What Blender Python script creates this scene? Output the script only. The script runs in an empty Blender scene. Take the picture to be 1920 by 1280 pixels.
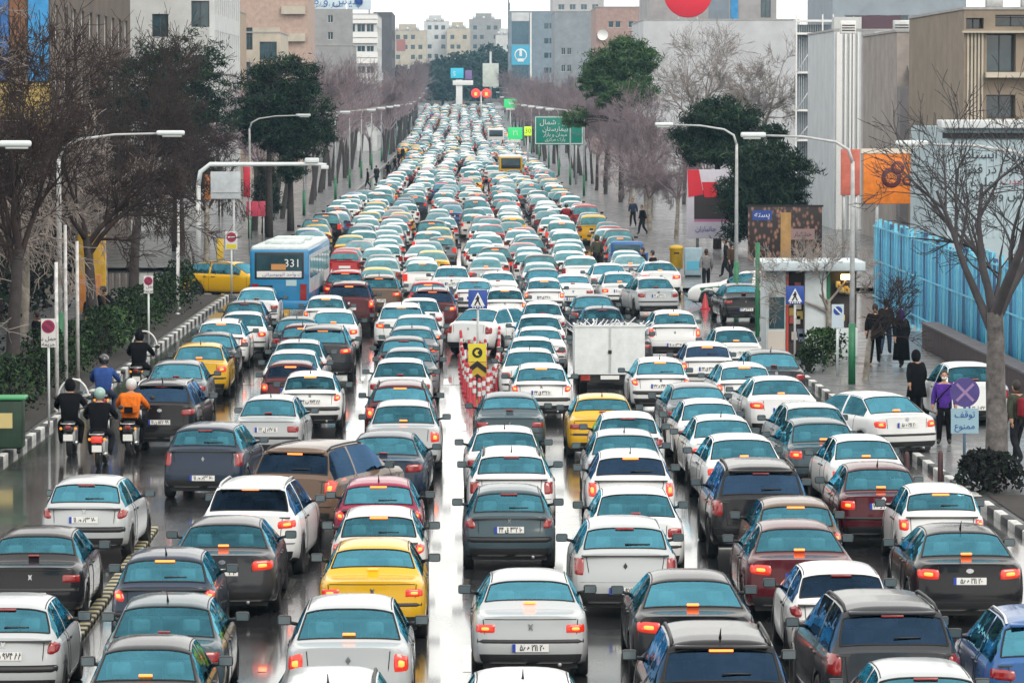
import bpy, bmesh, math, random
import numpy as np
from mathutils import Vector, Matrix
R = math.radians
SC = bpy.context.scene
COL = SC.collection
# ---------------------------------------------------------------- camera
F, CX, CY, VPX, VPY, HC = 8000.0, 960.0, 640.0, 862.0, 180.0, 8.4
PITCH = math.atan((CY - VPY) / F)
YAW = -math.atan((CX - VPX) / F * math.cos(PITCH))
cam_d = bpy.data.cameras.new('camera'); cam = bpy.data.objects.new('camera', cam_d); COL.objects.link(cam)
cam.location = (0, 0, HC); cam.rotation_euler = (math.pi / 2 - PITCH, 0, YAW)
cam_d.sensor_width = 36; cam_d.lens = F / 1920 * 36; cam_d.clip_start = 1; cam_d.clip_end = 6000
SC.camera = cam
SC.render.resolution_x, SC.render.resolution_y = 1024, 682
# ---------------------------------------------------------------- sky, sun, exposure (bright overcast winter afternoon)
SUN_EL, SUN_ROT = R(38), R(152)
w = bpy.data.worlds.new('World'); SC.world = w; w.use_nodes = True
nt = w.node_tree; bg = nt.nodes['Background']
sky = nt.nodes.new('ShaderNodeTexSky'); sky.sky_type = 'NISHITA'; sky.sun_disc = False
sky.sun_elevation = SUN_EL; sky.sun_rotation = SUN_ROT; sky.dust_density = 4.0; sky.air_density = 1.2
mx = nt.nodes.new('ShaderNodeMix'); mx.data_type = 'RGBA'; mx.inputs[0].default_value = 0.82
mx.inputs[7].default_value = (14.2, 13.8, 13.0, 1)          # even cloud layer
nt.links.new(sky.outputs[0], mx.inputs[6]); nt.links.new(mx.outputs[2], bg.inputs[0]); bg.inputs[1].default_value = 0.10
sd = bpy.data.lights.new('sun', 'SUN'); sun = bpy.data.objects.new('sun', sd); COL.objects.link(sun)
sd.energy = 0.9; sd.angle = R(25); sd.color = (1.0, 0.93, 0.82)
sun.rotation_euler = (R(90) - SUN_EL, 0, math.pi - SUN_ROT)
SC.view_settings.view_transform = 'Standard'; SC.view_settings.look = 'None'
SC.view_settings.exposure = 0.40; SC.view_settings.gamma = 1.0; SC.view_settings.use_curve_mapping = False
SC.cycles.use_denoising = True
SC.cycles.max_bounces = 6; SC.cycles.diffuse_bounces = 2; SC.cycles.glossy_bounces = 3
SC.cycles.transparent_max_bounces = 12; SC.cycles.transmission_bounces = 3; SC.cycles.volume_bounces = 0
SC.cycles.caustics_reflective = False; SC.cycles.caustics_refractive = False
SC.cycles.sample_clamp_indirect = 4.0
# ---------------------------------------------------------------- pixels -> places
_fw = np.array([-math.sin(YAW) * math.cos(PITCH), math.cos(YAW) * math.cos(PITCH), -math.sin(PITCH)])
_rt = np.array([math.cos(YAW), math.sin(YAW), 0.0]); _up = np.cross(_rt, _fw); C0 = np.array([0, 0, HC])
def ray(px, py): return _fw + _rt * (px - CX) / F + _up * (CY - py) / F
def onZ(px, py, z=0.0):
    d = ray(px, py); return C0 + d * ((z - HC) / d[2])
def onY(px, py, y):
    d = ray(px, py); return C0 + d * (y / d[1])
def onX(px, py, x):
    d = ray(px, py); return C0 + d * (x / d[0])
def toPx(p):
    v = np.array(p) - C0; z = v @ _fw; return CX + F * (v @ _rt) / z, CY - F * (v @ _up) / z
def gz(y):
    """road profile: level, then climbing gently far up the street"""
    if y < 620: return 0.0
    t = (y - 620) / 380.0
    return 4.3 * t ** 1.5 if t < 1 else 4.3 + (y - 1000) * 0.014
# ---------------------------------------------------------------- objects
def tag(o, label=None, cat=None, group=None, kind=None):
    if label: o['label'] = label
    if cat: o['category'] = cat
    if group: o['group'] = group
    if kind: o['kind'] = kind
    return o
def empty(name, loc=(0, 0, 0), rz=0.0, **k):
    o = bpy.data.objects.new(name, None); COL.objects.link(o); o.location = loc; o.rotation_euler = (0, 0, rz)
    o.empty_display_size = 0.2; return tag(o, **k)
def put(name, me, parent=None, loc=None, rz=0.0, **k):
    o = bpy.data.objects.new(name, me); COL.objects.link(o)
    if parent is not None: o.parent = parent
    if loc is not None: o.location = loc
    if rz: o.rotation_euler = (0, 0, rz)
    return tag(o, **k)
class MB:
    """collects faces, builds one mesh"""
    def __init__(s): s.v = []; s.f = []; s.m = []; s.sm = []
    def add(s, vs, fs, m=0, smooth=False):
        b = len(s.v); s.v += [tuple(map(float, p)) for p in vs]
        for f in fs: s.f.append(tuple(b + i for i in f)); s.m.append(m); s.sm.append(smooth)
        return s
    def box(s, x0, x1, y0, y1, z0, z1, m=0, M=None):
        vs = [(x, y, z) for z in (z0, z1) for y in (y0, y1) for x in (x0, x1)]
        if M is not None: vs = [tuple(M @ Vector(p)) for p in vs]
        return s.add(vs, [(0, 2, 3, 1), (4, 5, 7, 6), (0, 1, 5, 4), (2, 6, 7, 3), (0, 4, 6, 2), (1, 3, 7, 5)], m)
    def bbox(s, x0, x1, y0, y1, z0, z1, b=0.02, m=0):
        """box with bevelled edges"""
        bm = bmesh.new(); bmesh.ops.create_cube(bm, size=1)
        for v in bm.verts: v.co = ((x0 + x1) / 2 + v.co.x * (x1 - x0), (y0 + y1) / 2 + v.co.y * (y1 - y0), (z0 + z1) / 2 + v.co.z * (z1 - z0))
        bmesh.ops.bevel(bm, geom=bm.edges[:], offset=b, segments=2, affect='EDGES', profile=0.6)
        bm.verts.index_update(); s.add([v.co[:] for v in bm.verts], [[v.index for v in f.verts] for f in bm.faces], m, True); bm.free(); return s
    def tube(s, pts, rad, n=6, m=0, cap=True, smooth=True):
        pts = [Vector(p) for p in pts]; k = len(pts)
        if not hasattr(rad, '__len__'): rad = [rad] * k
        vs = []; a = None
        for i, p in enumerate(pts):
            t = (pts[min(i + 1, k - 1)] - pts[max(i - 1, 0)])
            t = t.normalized() if t.length > 1e-9 else Vector((0, 0, 1))
            if a is None: a = (Vector((1, 0, 0)) if abs(t.x) < .8 else Vector((0, 1, 0)))
            a = (a - t * a.dot(t))
            a = a.normalized() if a.length > 1e-6 else t.orthogonal().normalized()
            c = t.cross(a)
            for j in range(n):
                q = 2 * math.pi * j / n; vs.append(p + (a * math.cos(q) + c * math.sin(q)) * rad[i])
        fs = [(i * n + j, i * n + (j + 1) % n, (i + 1) * n + (j + 1) % n, (i + 1) * n + j) for i in range(k - 1) for j in range(n)]
        if cap: fs += [tuple(range(n - 1, -1, -1)), tuple(range((k - 1) * n, k * n))]
        return s.add(vs, fs, m, smooth)
    def lathe(s, prof, n=16, axis='z', o=(0, 0, 0), m=0, smooth=True, cap=False):
        """prof = [(r, h)] about an axis"""
        vs = []
        for r, h in prof:
            for j in range(n):
                q = 2 * math.pi * j / n; a, b = r * math.cos(q), r * math.sin(q)
                p = {'z': (a, b, h), 'x': (h, a, b), 'y': (a, h, b)}[axis]; vs.append((p[0] + o[0], p[1] + o[1], p[2] + o[2]))
        fs = [(i * n + j, i * n + (j + 1) % n, (i + 1) * n + (j + 1) % n, (i + 1) * n + j) for i in range(len(prof) - 1) for j in range(n)]
        if cap: fs += [tuple(range(n - 1, -1, -1)), tuple(range((len(prof) - 1) * n, len(prof) * n))]
        return s.add(vs, fs, m, smooth)
    def prism(s, poly, y0, y1, m=0):
        """polygon in (x, z) given a thickness along y"""
        n = len(poly); vs = [(x, y0, z) for x, z in poly] + [(x, y1, z) for x, z in poly]
        return s.add(vs, [tuple(range(n)), tuple(range(2 * n - 1, n - 1, -1))] + [(i, n + i, n + (i + 1) % n, (i + 1) % n) for i in range(n)], m)
    def ball(s, c, r, n=10, k=7, m=0, sq=(1, 1, 1)):
        pr = [(max(r * math.sin(math.pi * i / (k - 1)), 1e-4), -r * math.cos(math.pi * i / (k - 1))) for i in range(k)]
        b = len(s.v); s.lathe(pr, n, m=m)
        for i in range(b, len(s.v)): v = s.v[i]; s.v[i] = (c[0] + v[0] * sq[0], c[1] + v[1] * sq[1], c[2] + v[2] * sq[2])
        return s
    def mesh(s, name, mats, fix=False):
        me = bpy.data.meshes.new(name); me.from_pydata(s.v, [], s.f)
        for mt in (mats if isinstance(mats, (list, tuple)) else [mats]): me.materials.append(mt)
        me.polygons.foreach_set('material_index', s.m); me.polygons.foreach_set('use_smooth', s.sm)
        if fix:
            bm = bmesh.new(); bm.from_mesh(me); bmesh.ops.recalc_face_normals(bm, faces=bm.faces[:]); bm.to_mesh(me); bm.free()
        me.update(); return me
    def obj(s, name, mats, parent=None, loc=None, rz=0.0, fix=False, **k):
        return put(name, s.mesh(name, mats, fix), parent, loc, rz, **k)
def copy_tree(o, parent=None):
    c = o.copy(); COL.objects.link(c); c.parent = parent
    for ch in o.children: copy_tree(ch, c)
    return c
# ---------------------------------------------------------------- materials
_M = {}
def mat(name, col, rough=0.6, metal=0.0, spec=0.5, noise=0.0, nscale=3.0, bump=0.0, bscale=40.0, emit=None, es=0.0, coat=0.0, detail=4.0, col2=None):
    if name in _M: return _M[name]
    m = bpy.data.materials.new(name); m.use_nodes = True; t = m.node_tree; b = t.nodes['Principled BSDF']
    b.inputs['Base Color'].default_value = (*col, 1); b.inputs['Roughness'].default_value = rough; b.inputs['Metallic'].default_value = metal
    b.inputs['Specular IOR Level'].default_value = spec; b.inputs['Coat Weight'].default_value = coat
    if emit: b.inputs['Emission Color'].default_value = (*emit, 1); b.inputs['Emission Strength'].default_value = es
    if noise or bump:
        tc = t.nodes.new('ShaderNodeTexCoord')
    if noise:
        n = t.nodes.new('ShaderNodeTexNoise'); n.inputs['Scale'].default_value = nscale; n.inputs['Detail'].default_value = detail; n.inputs['Roughness'].default_value = .65
        t.links.new(tc.outputs['Object'], n.inputs['Vector'])
        r = t.nodes.new('ShaderNodeMapRange'); r.inputs[1].default_value = .3; r.inputs[2].default_value = .7
        t.links.new(n.outputs[0], r.inputs[0])
        x = t.nodes.new('ShaderNodeMix'); x.data_type = 'RGBA'
        a = [c * (1 - noise) for c in col]; d = [min(1, c * (1 + noise)) for c in col] if col2 is None else col2
        x.inputs[6].default_value = (*a, 1); x.inputs[7].default_value = (*d, 1); t.links.new(r.outputs[0], x.inputs[0]); t.links.new(x.outputs[2], b.inputs['Base Color'])
    if bump:
        n2 = t.nodes.new('ShaderNodeTexNoise'); n2.inputs['Scale'].default_value = bscale; n2.inputs['Detail'].default_value = 3; t.links.new(tc.outputs['Object'], n2.inputs['Vector'])
        bp = t.nodes.new('ShaderNodeBump'); bp.inputs['Strength'].default_value = bump; bp.inputs['Distance'].default_value = .02
        t.links.new(n2.outputs[0], bp.inputs['Height']); t.links.new(bp.outputs[0], b.inputs['Normal'])
    _M[name] = m; return m
def paint_mat(name, src):
    """car paint; colour comes from the object (or a face colour for the far mass)"""
    m = bpy.data.materials.new(name); m.use_nodes = True; t = m.node_tree; b = t.nodes['Principled BSDF']
    if src == 'object':
        c = t.nodes.new('ShaderNodeObjectInfo').outputs['Color']
    else:
        a = t.nodes.new('ShaderNodeAttribute'); a.attribute_name = 'paint'; c = a.outputs['Color']
    tc = t.nodes.new('ShaderNodeTexCoord'); n = t.nodes.new('ShaderNodeTexNoise'); n.inputs['Scale'].default_value = 5; n.inputs['Detail'].default_value = 5
    t.links.new(tc.outputs['Object'], n.inputs['Vector'])
    sx = t.nodes.new('ShaderNodeSeparateXYZ'); t.links.new(tc.outputs['Object'], sx.inputs[0])
    r = t.nodes.new('ShaderNodeMapRange'); r.inputs[1].default_value = .85; r.inputs[2].default_value = .2; r.inputs[3].default_value = 0; r.inputs[4].default_value = .26
    t.links.new(sx.outputs[2], r.inputs[0])
    mu = t.nodes.new('ShaderNodeMath'); mu.operation = 'MULTIPLY'; t.links.new(r.outputs[0], mu.inputs[0]); t.links.new(n.outputs[0], mu.inputs[1])
    x = t.nodes.new('ShaderNodeMix'); x.data_type = 'RGBA'; x.inputs[7].default_value = (.055, .053, .05, 1)      # road spray on the lower panels
    t.links.new(mu.outputs[0], x.inputs[0]); t.links.new(c, x.inputs[6]); t.links.new(x.outputs[2], b.inputs['Base Color'])
    r2 = t.nodes.new('ShaderNodeMapRange'); r2.inputs[3].default_value = .22; r2.inputs[4].default_value = .6; t.links.new(mu.outputs[0], r2.inputs[0]); t.links.new(r2.outputs[0], b.inputs['Roughness'])
    b.inputs['Coat Weight'].default_value = .45; b.inputs['Coat Roughness'].default_value = .06; b.inputs['Specular IOR Level'].default_value = .12
    return m
def glass_mat(name, tint, refl, fac, rough=0.03, vary=0.0):
    """thin tinted glass; vary adds misted and rain-streaked patches and a different sheen per car"""
    m = bpy.data.materials.new(name); m.use_nodes = True; t = m.node_tree; t.nodes.clear(); L = t.links.new
    out = t.nodes.new('ShaderNodeOutputMaterial'); tr = t.nodes.new('ShaderNodeBsdfTransparent'); tr.inputs[0].default_value = (*tint, 1)
    gl = t.nodes.new('ShaderNodeBsdfGlossy'); gl.inputs[0].default_value = (*refl, 1); gl.inputs['Roughness'].default_value = rough
    fr = t.nodes.new('ShaderNodeFresnel'); fr.inputs[0].default_value = 1.55
    mr = t.nodes.new('ShaderNodeMapRange'); mr.inputs[1].default_value = .04; mr.inputs[2].default_value = 1; mr.inputs[3].default_value = fac; mr.inputs[4].default_value = 1
    L(fr.outputs[0], mr.inputs[0]); mi = t.nodes.new('ShaderNodeMixShader'); f = mr.outputs[0]
    if vary:
        oi = t.nodes.new('ShaderNodeObjectInfo'); tc = t.nodes.new('ShaderNodeTexCoord'); ad = t.nodes.new('ShaderNodeVectorMath'); L(tc.outputs['Object'], ad.inputs[0]); L(oi.outputs['Random'], ad.inputs[1])
        sc = t.nodes.new('ShaderNodeVectorMath'); sc.operation = 'SCALE'; sc.inputs['Scale'].default_value = 9; L(oi.outputs['Random'], sc.inputs[0]); L(sc.outputs[0], ad.inputs[1])
        n = t.nodes.new('ShaderNodeTexNoise'); n.inputs['Scale'].default_value = 1.7; n.inputs['Detail'].default_value = 4; n.inputs['Roughness'].default_value = .6; L(ad.outputs[0], n.inputs['Vector'])
        r1 = t.nodes.new('ShaderNodeMapRange'); r1.inputs[1].default_value = .32; r1.inputs[2].default_value = .68; r1.inputs[3].default_value = -vary * .45; r1.inputs[4].default_value = vary * .45; L(n.outputs[0], r1.inputs[0])
        r2 = t.nodes.new('ShaderNodeMapRange'); r2.inputs[3].default_value = -vary * 1.3; r2.inputs[4].default_value = vary * 1.2; L(oi.outputs['Random'], r2.inputs[0])
        a1 = t.nodes.new('ShaderNodeMath'); L(f, a1.inputs[0]); L(r1.outputs[0], a1.inputs[1]); a2 = t.nodes.new('ShaderNodeMath'); a2.use_clamp = True; L(a1.outputs[0], a2.inputs[0]); L(r2.outputs[0], a2.inputs[1]); f = a2.outputs[0]
        n2 = t.nodes.new('ShaderNodeTexNoise'); n2.inputs['Scale'].default_value = 1.6; L(ad.outputs[0], n2.inputs['Vector']); bp = t.nodes.new('ShaderNodeBump'); bp.inputs['Strength'].default_value = .25; bp.inputs['Distance'].default_value = .08; L(n2.outputs[0], bp.inputs['Height']); L(bp.outputs[0], gl.inputs['Normal'])
    L(f, mi.inputs[0]); L(tr.outputs[0], mi.inputs[1]); L(gl.outputs[0], mi.inputs[2]); L(mi.outputs[0], out.inputs[0])
    return m
PAINT = paint_mat('car_paint', 'object'); PAINT_FAR = paint_mat('car_paint_far', 'attr')
GLASS = glass_mat('car_glass', (.40, .76, .84), (.24, .76, 1.0), .17, vary=.09)
GLASS_DARK = glass_mat('car_glass_privacy', (.03, .05, .09), (.25, .5, .9), .06, vary=.04)
PANE = mat('window_pane', (.03, .07, .09), rough=.08, spec=.9, noise=.5, nscale=.7)
BLACK = mat('black_plastic', (.018, .018, .02), rough=.5)
RUBBER = mat('rubber', (.012, .012, .013), rough=.75)
CHROME = mat('chrome', (.62, .64, .66), rough=.18, metal=1)
STEEL = mat('galvanised_steel', (.5, .52, .53), rough=.45, metal=.6, noise=.15, nscale=6)
TAIL = mat('tail_lens', (.28, .012, .012), rough=.12, coat=1)
TAIL_ON = mat('tail_lens_lit', (.5, .02, .01), rough=.2, emit=(1, .05, .012), es=.3, coat=1)
BULB = mat('brake_bulb', (.8, .2, .05), rough=.3, emit=(1, .15, .025), es=3.0)
AMBER = mat('amber_lens', (.75, .22, .02), rough=.2, emit=(1, .35, .04), es=.6)
CLEAR = mat('clear_lens', (.6, .6, .6), rough=.15)
PLATE = mat('plate_white', (.8, .81, .8), rough=.4)
PLATEB = mat('plate_blue', (.02, .06, .4), rough=.4)
INK = mat('ink', (.008, .008, .01), rough=.6)
CABIN = mat('cabin_trim', (.055, .058, .06), rough=.8)
SEATM = mat('seat_cloth', (.24, .25, .26), rough=.9, noise=.2, nscale=6)
WHITE = mat('white_paint', (.74, .75, .75), rough=.45, noise=.06, nscale=8)
# ================================================================ vehicles
def pw(tab, y):
    xs = [a for a, _ in tab]; return np.interp(y, xs, [b for _, b in tab])
def smooth_tab(tab, L, wdt=.07):
    yy = np.linspace(-.3, L + .3, int((L + .6) / .01)); z = pw(tab, yy); k = max(1, int(wdt / .01)); ker = np.ones(2 * k + 1) / (2 * k + 1)
    z2 = np.convolve(np.pad(z, k, mode='edge'), ker, mode='valid'); return lambda y: np.interp(y, yy, z2)
ARC_T = [0, .05, .13, .26, .45, .7, 1.0]
LOW = [(0, .90), (.07, .962), (.22, .99), (.45, 1.0), (.7, .993), (.88, .972), (.97, .945), (1.0, .92)]
class Car:
    def __init__(s, name, L, W, H, dz, deck, gl, roof, ws, hood, wr, tail, wheel=.30, ro=.78, fo=.82, hatch=False, zb=.2, kround=.07, rise=.03, sill=None):
        s.name, s.L, s.W, s.H = name, L, W, H; hw = W / 2
        s.y1, s.y2 = deck, deck + gl; s.y3 = s.y2 + roof; s.y4 = s.y3 + ws
        s.dz = dz
        top = [(-.01, dz - .015), (.05, dz), (s.y1, dz + rise), (s.y2, H - .045), (s.y2 + .35, H - .008), ((s.y2 + s.y3) / 2, H), (s.y3 - .2, H - .02), (s.y3, H - .045), (s.y4, hood + .10), (L - .35, hood), (L - .08, hood - .12), (L, hood - .26)]
        if hatch: top = [(-.01, dz), (.03, dz + .01)] + top[2:]
        s.top = smooth_tab(top, L, .05)
        s.sh = smooth_tab([(0, dz - .055), (max(s.y1, .4), dz - .035), (s.y4, min(dz - .05, hood + .04)), (L - .35, hood - .07), (L, hood - .32)], L, .15)
        s.wp = smooth_tab([(-.02, hw * .86), (.03, hw * .90), (.14, hw * .955), (.45, hw * .985), (1.1, hw), (L - 1.1, hw), (L - .4, hw * .95), (L - .1, hw * .84), (L, hw * .74)], L, .03)
        s.bot = smooth_tab([(0, zb + .07), (.45, zb), (L - .5, zb), (L, zb + .06)], L, .1)
        s.wr = wr; s.tail = tail; s.kr = kround; s.wheel = wheel; s.yr, s.yf = ro, L - fo; s.hatch = hatch; s.zb = zb
        s.shm = float(s.sh((s.y2 + s.y3) / 2)); s.track = hw - .105
    def warp(s, x, y, z):
        t = max(0.0, 1 - y / .55); t = t * t * (3 - 2 * t)
        return y + t * (float(pw(s.tail, z)) + s.kr * (abs(x) / (s.W / 2)) ** 2.5)
    def section(s, y):
        zt, zs, wv = float(s.top(y)), float(s.sh(y)), float(s.wp(y)); zb = float(s.bot(y)); za = zb
        for yc in (s.yr, s.yf):
            d = s.wheel + .05; 
            if abs(y - yc) < d: za = max(za, s.wheel + math.sqrt(d * d - (y - yc) ** 2))
        zs = min(zs, zt - .02); f = min(1, max(0, (zt - zs - .05) / (s.H - s.shm - .05)))
        P = [(0, za), (.45 * wv, za), (.8 * wv, za)]
        for q, k in LOW: P.append((wv * k, max(zb + (zs - zb) * q, za + .004 * q)))
        x6, z6 = P[-1]; x7 = (.865 * wv) * (1 - f) + s.wr * f; cr = .020 * (1 - f) + .080 * f; z7 = max(z6 + .004, zt - cr)
        for q in (.06, .36, .7): P.append((x6 + (x7 - x6) * q + .018 * f * math.sin(math.pi * q), z6 + (z7 - z6) * q))
        for q in ARC_T: P.append((x7 * (1 - q), z7 + (zt - z7) * (1 - (1 - q) ** 3.6)))
        return P        # 0-2 floor, 3-10 side, 11-13 greenhouse, 14-20 arc (20 = centre line)
    def stations(s, step=.13):
        k = [0, .02, .06, .12, s.y1, s.y1 + .05, s.y2 - .06, s.y2, s.y2 + .06, s.y3 - .05, s.y3, s.y3 + .06, s.y4 - .07, s.y4, s.L - .02, s.L]
        for yc in (s.yr, s.yf):
            k += [yc + (s.wheel + .05) * c for c in (-1, -.985, -.9, -.72, -.4, 0, .4, .72, .9, .985, 1)]
        k += list(np.arange(step, s.L, step)) + s.marks()
        k = sorted(v for v in k if 0 <= v <= s.L); out = [k[0]]
        for v in k[1:]:
            if v - out[-1] > .012: out.append(v)
        if out[-1] < s.L - .005: out.append(s.L)
        return out
    def marks(s):
        s.bp = s.y2 + (s.y3 - s.y2) * .44 + .05
        return [s.bp - .04, s.bp + .04, s.y1 + .34 * (s.y2 - s.y1), s.y3 + .55 * (s.y4 - s.y3)]
    def surface(s):
        """returns vertex grid and which faces are glass"""
        Y = s.stations(); S = [s.section(y) for y in Y]; n = len(S[0])
        V = []
        for y, P in zip(Y, S):
            row = [(x, z) for x, z in P] + [(-x, z) for x, z in P[-2:0:-1]]
            V.append([(x, s.warp(x, y, z), z) for x, z in row])
        return Y, S, V, n
    def outline(s, z):
        """half width against y at a height, for things set on the rear face"""
        if not hasattr(s, '_o'): s._o = {}
        k = round(z, 3)
        if k not in s._o:
            ys = np.linspace(0, .8, 41); o = []
            for y in ys:
                P = s.section(y)[2:12]; o.append(np.interp(z, [p[1] for p in P], [p[0] for p in P]))
            s._o[k] = (np.maximum.accumulate(np.array(o)), ys)
        return s._o[k]
    def rear(s, x, z):
        o, ys = s.outline(z); y = 0.0 if abs(x) <= o[0] else float(np.interp(abs(x), o, ys)); return s.warp(x, y, z)
    def patch(s, mb, c, off=.012, nx=8, nz=5, rnd=False, m=0, power=2):
        """c: four (x, z) corners bl br tr tl laid on the tail"""
        g = []
        for j in range(nz + 1):
            for i in range(nx + 1):
                a, b = 2 * i / nx - 1, 2 * j / nz - 1
                if rnd: a, b = a * math.sqrt(1 - rnd * b * b / 2), b * math.sqrt(1 - rnd * a * a / 2)
                a, b = (a + 1) / 2, (b + 1) / 2
                x = (c[0][0] * (1 - a) + c[1][0] * a) * (1 - b) + (c[3][0] * (1 - a) + c[2][0] * a) * b
                z = (c[0][1] * (1 - a) + c[1][1] * a) * (1 - b) + (c[3][1] * (1 - a) + c[2][1] * a) * b
                e = i in (0, nx) or j in (0, nz); y = s.rear(x, z); o = -.01 if e else off
                g.append((x * (1 + o * .25), y - o, z))
        w_ = nx + 1
        mb.add(g, [(j * w_ + i, j * w_ + i + 1, (j + 1) * w_ + i + 1, (j + 1) * w_ + i) for j in range(nz) for i in range(nx)], m, True); return mb
def mirror_poly(c): return [(-c[1][0], c[1][1]), (-c[0][0], c[0][1]), (-c[3][0], c[3][1]), (-c[2][0], c[2][1])]
_txt = {}
def text_mesh(body, size, mats, ext=0.0, align='CENTER', bold=0.0):
    k = (body, size, id(mats), align, bold)
    if k in _txt: return _txt[k]
    cu = bpy.data.curves.new('lettering', 'FONT'); cu.body = body; cu.size = size; cu.align_x = align; cu.align_y = 'CENTER'; cu.extrude = ext; cu.resolution_u = 2; cu.offset = bold
    o = bpy.data.objects.new('lettering', cu); COL.objects.link(o); dg = bpy.context.evaluated_depsgraph_get()
    me = bpy.data.meshes.new_from_object(o.evaluated_get(dg)); bpy.data.objects.remove(o)
    me.materials.clear(); me.materials.append(mats); _txt[k] = me; return me
def wheel_meshes(r, wd=.19):
    a = MB().lathe([(r * .60, -wd / 2), (r * .93, -wd / 2), (r, -wd * .38), (r, wd * .38), (r * .93, wd / 2), (r * .60, wd / 2), (r * .60, -wd / 2)], 20, 'x')
    b = MB().lathe([(.001, wd * .30), (r * .16, wd * .34), (r * .2, wd * .2), (r * .5, wd * .25), (r * .62, wd * .46), (r * .62, -wd * .46), (.001, -wd * .46)], 14, 'x')
    for k in range(5):
        q = 2 * math.pi * k / 5; p = Matrix.Rotation(q, 4, 'X'); b.box(wd * .22, wd * .36, -r * .07, r * .07, r * .12, r * .6, 1, p)
    return a.mesh('tyre', RUBBER), b.mesh('rim', [BLACK, CHROME])
MIRR = mat('mirror_glass', (.10, .14, .16), rough=.08, spec=.6)
PLATES = ['۱۱ ط ۶۲۳ ۷۰', '۲۲ ل ۶۲۷ ۱۱', '۴۴ ب ۹۷۴ ۸۸', '۱۱ ن ۵۲۸ ۹۹', '۳۲ ج ۸۱۶ ۲۲', '۷۷ د ۲۹۹ ۴۳', '۴۴ ق ۴۳۲ ۱۰', '۵۶ ه ۲۱۱ ۲۰']
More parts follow.
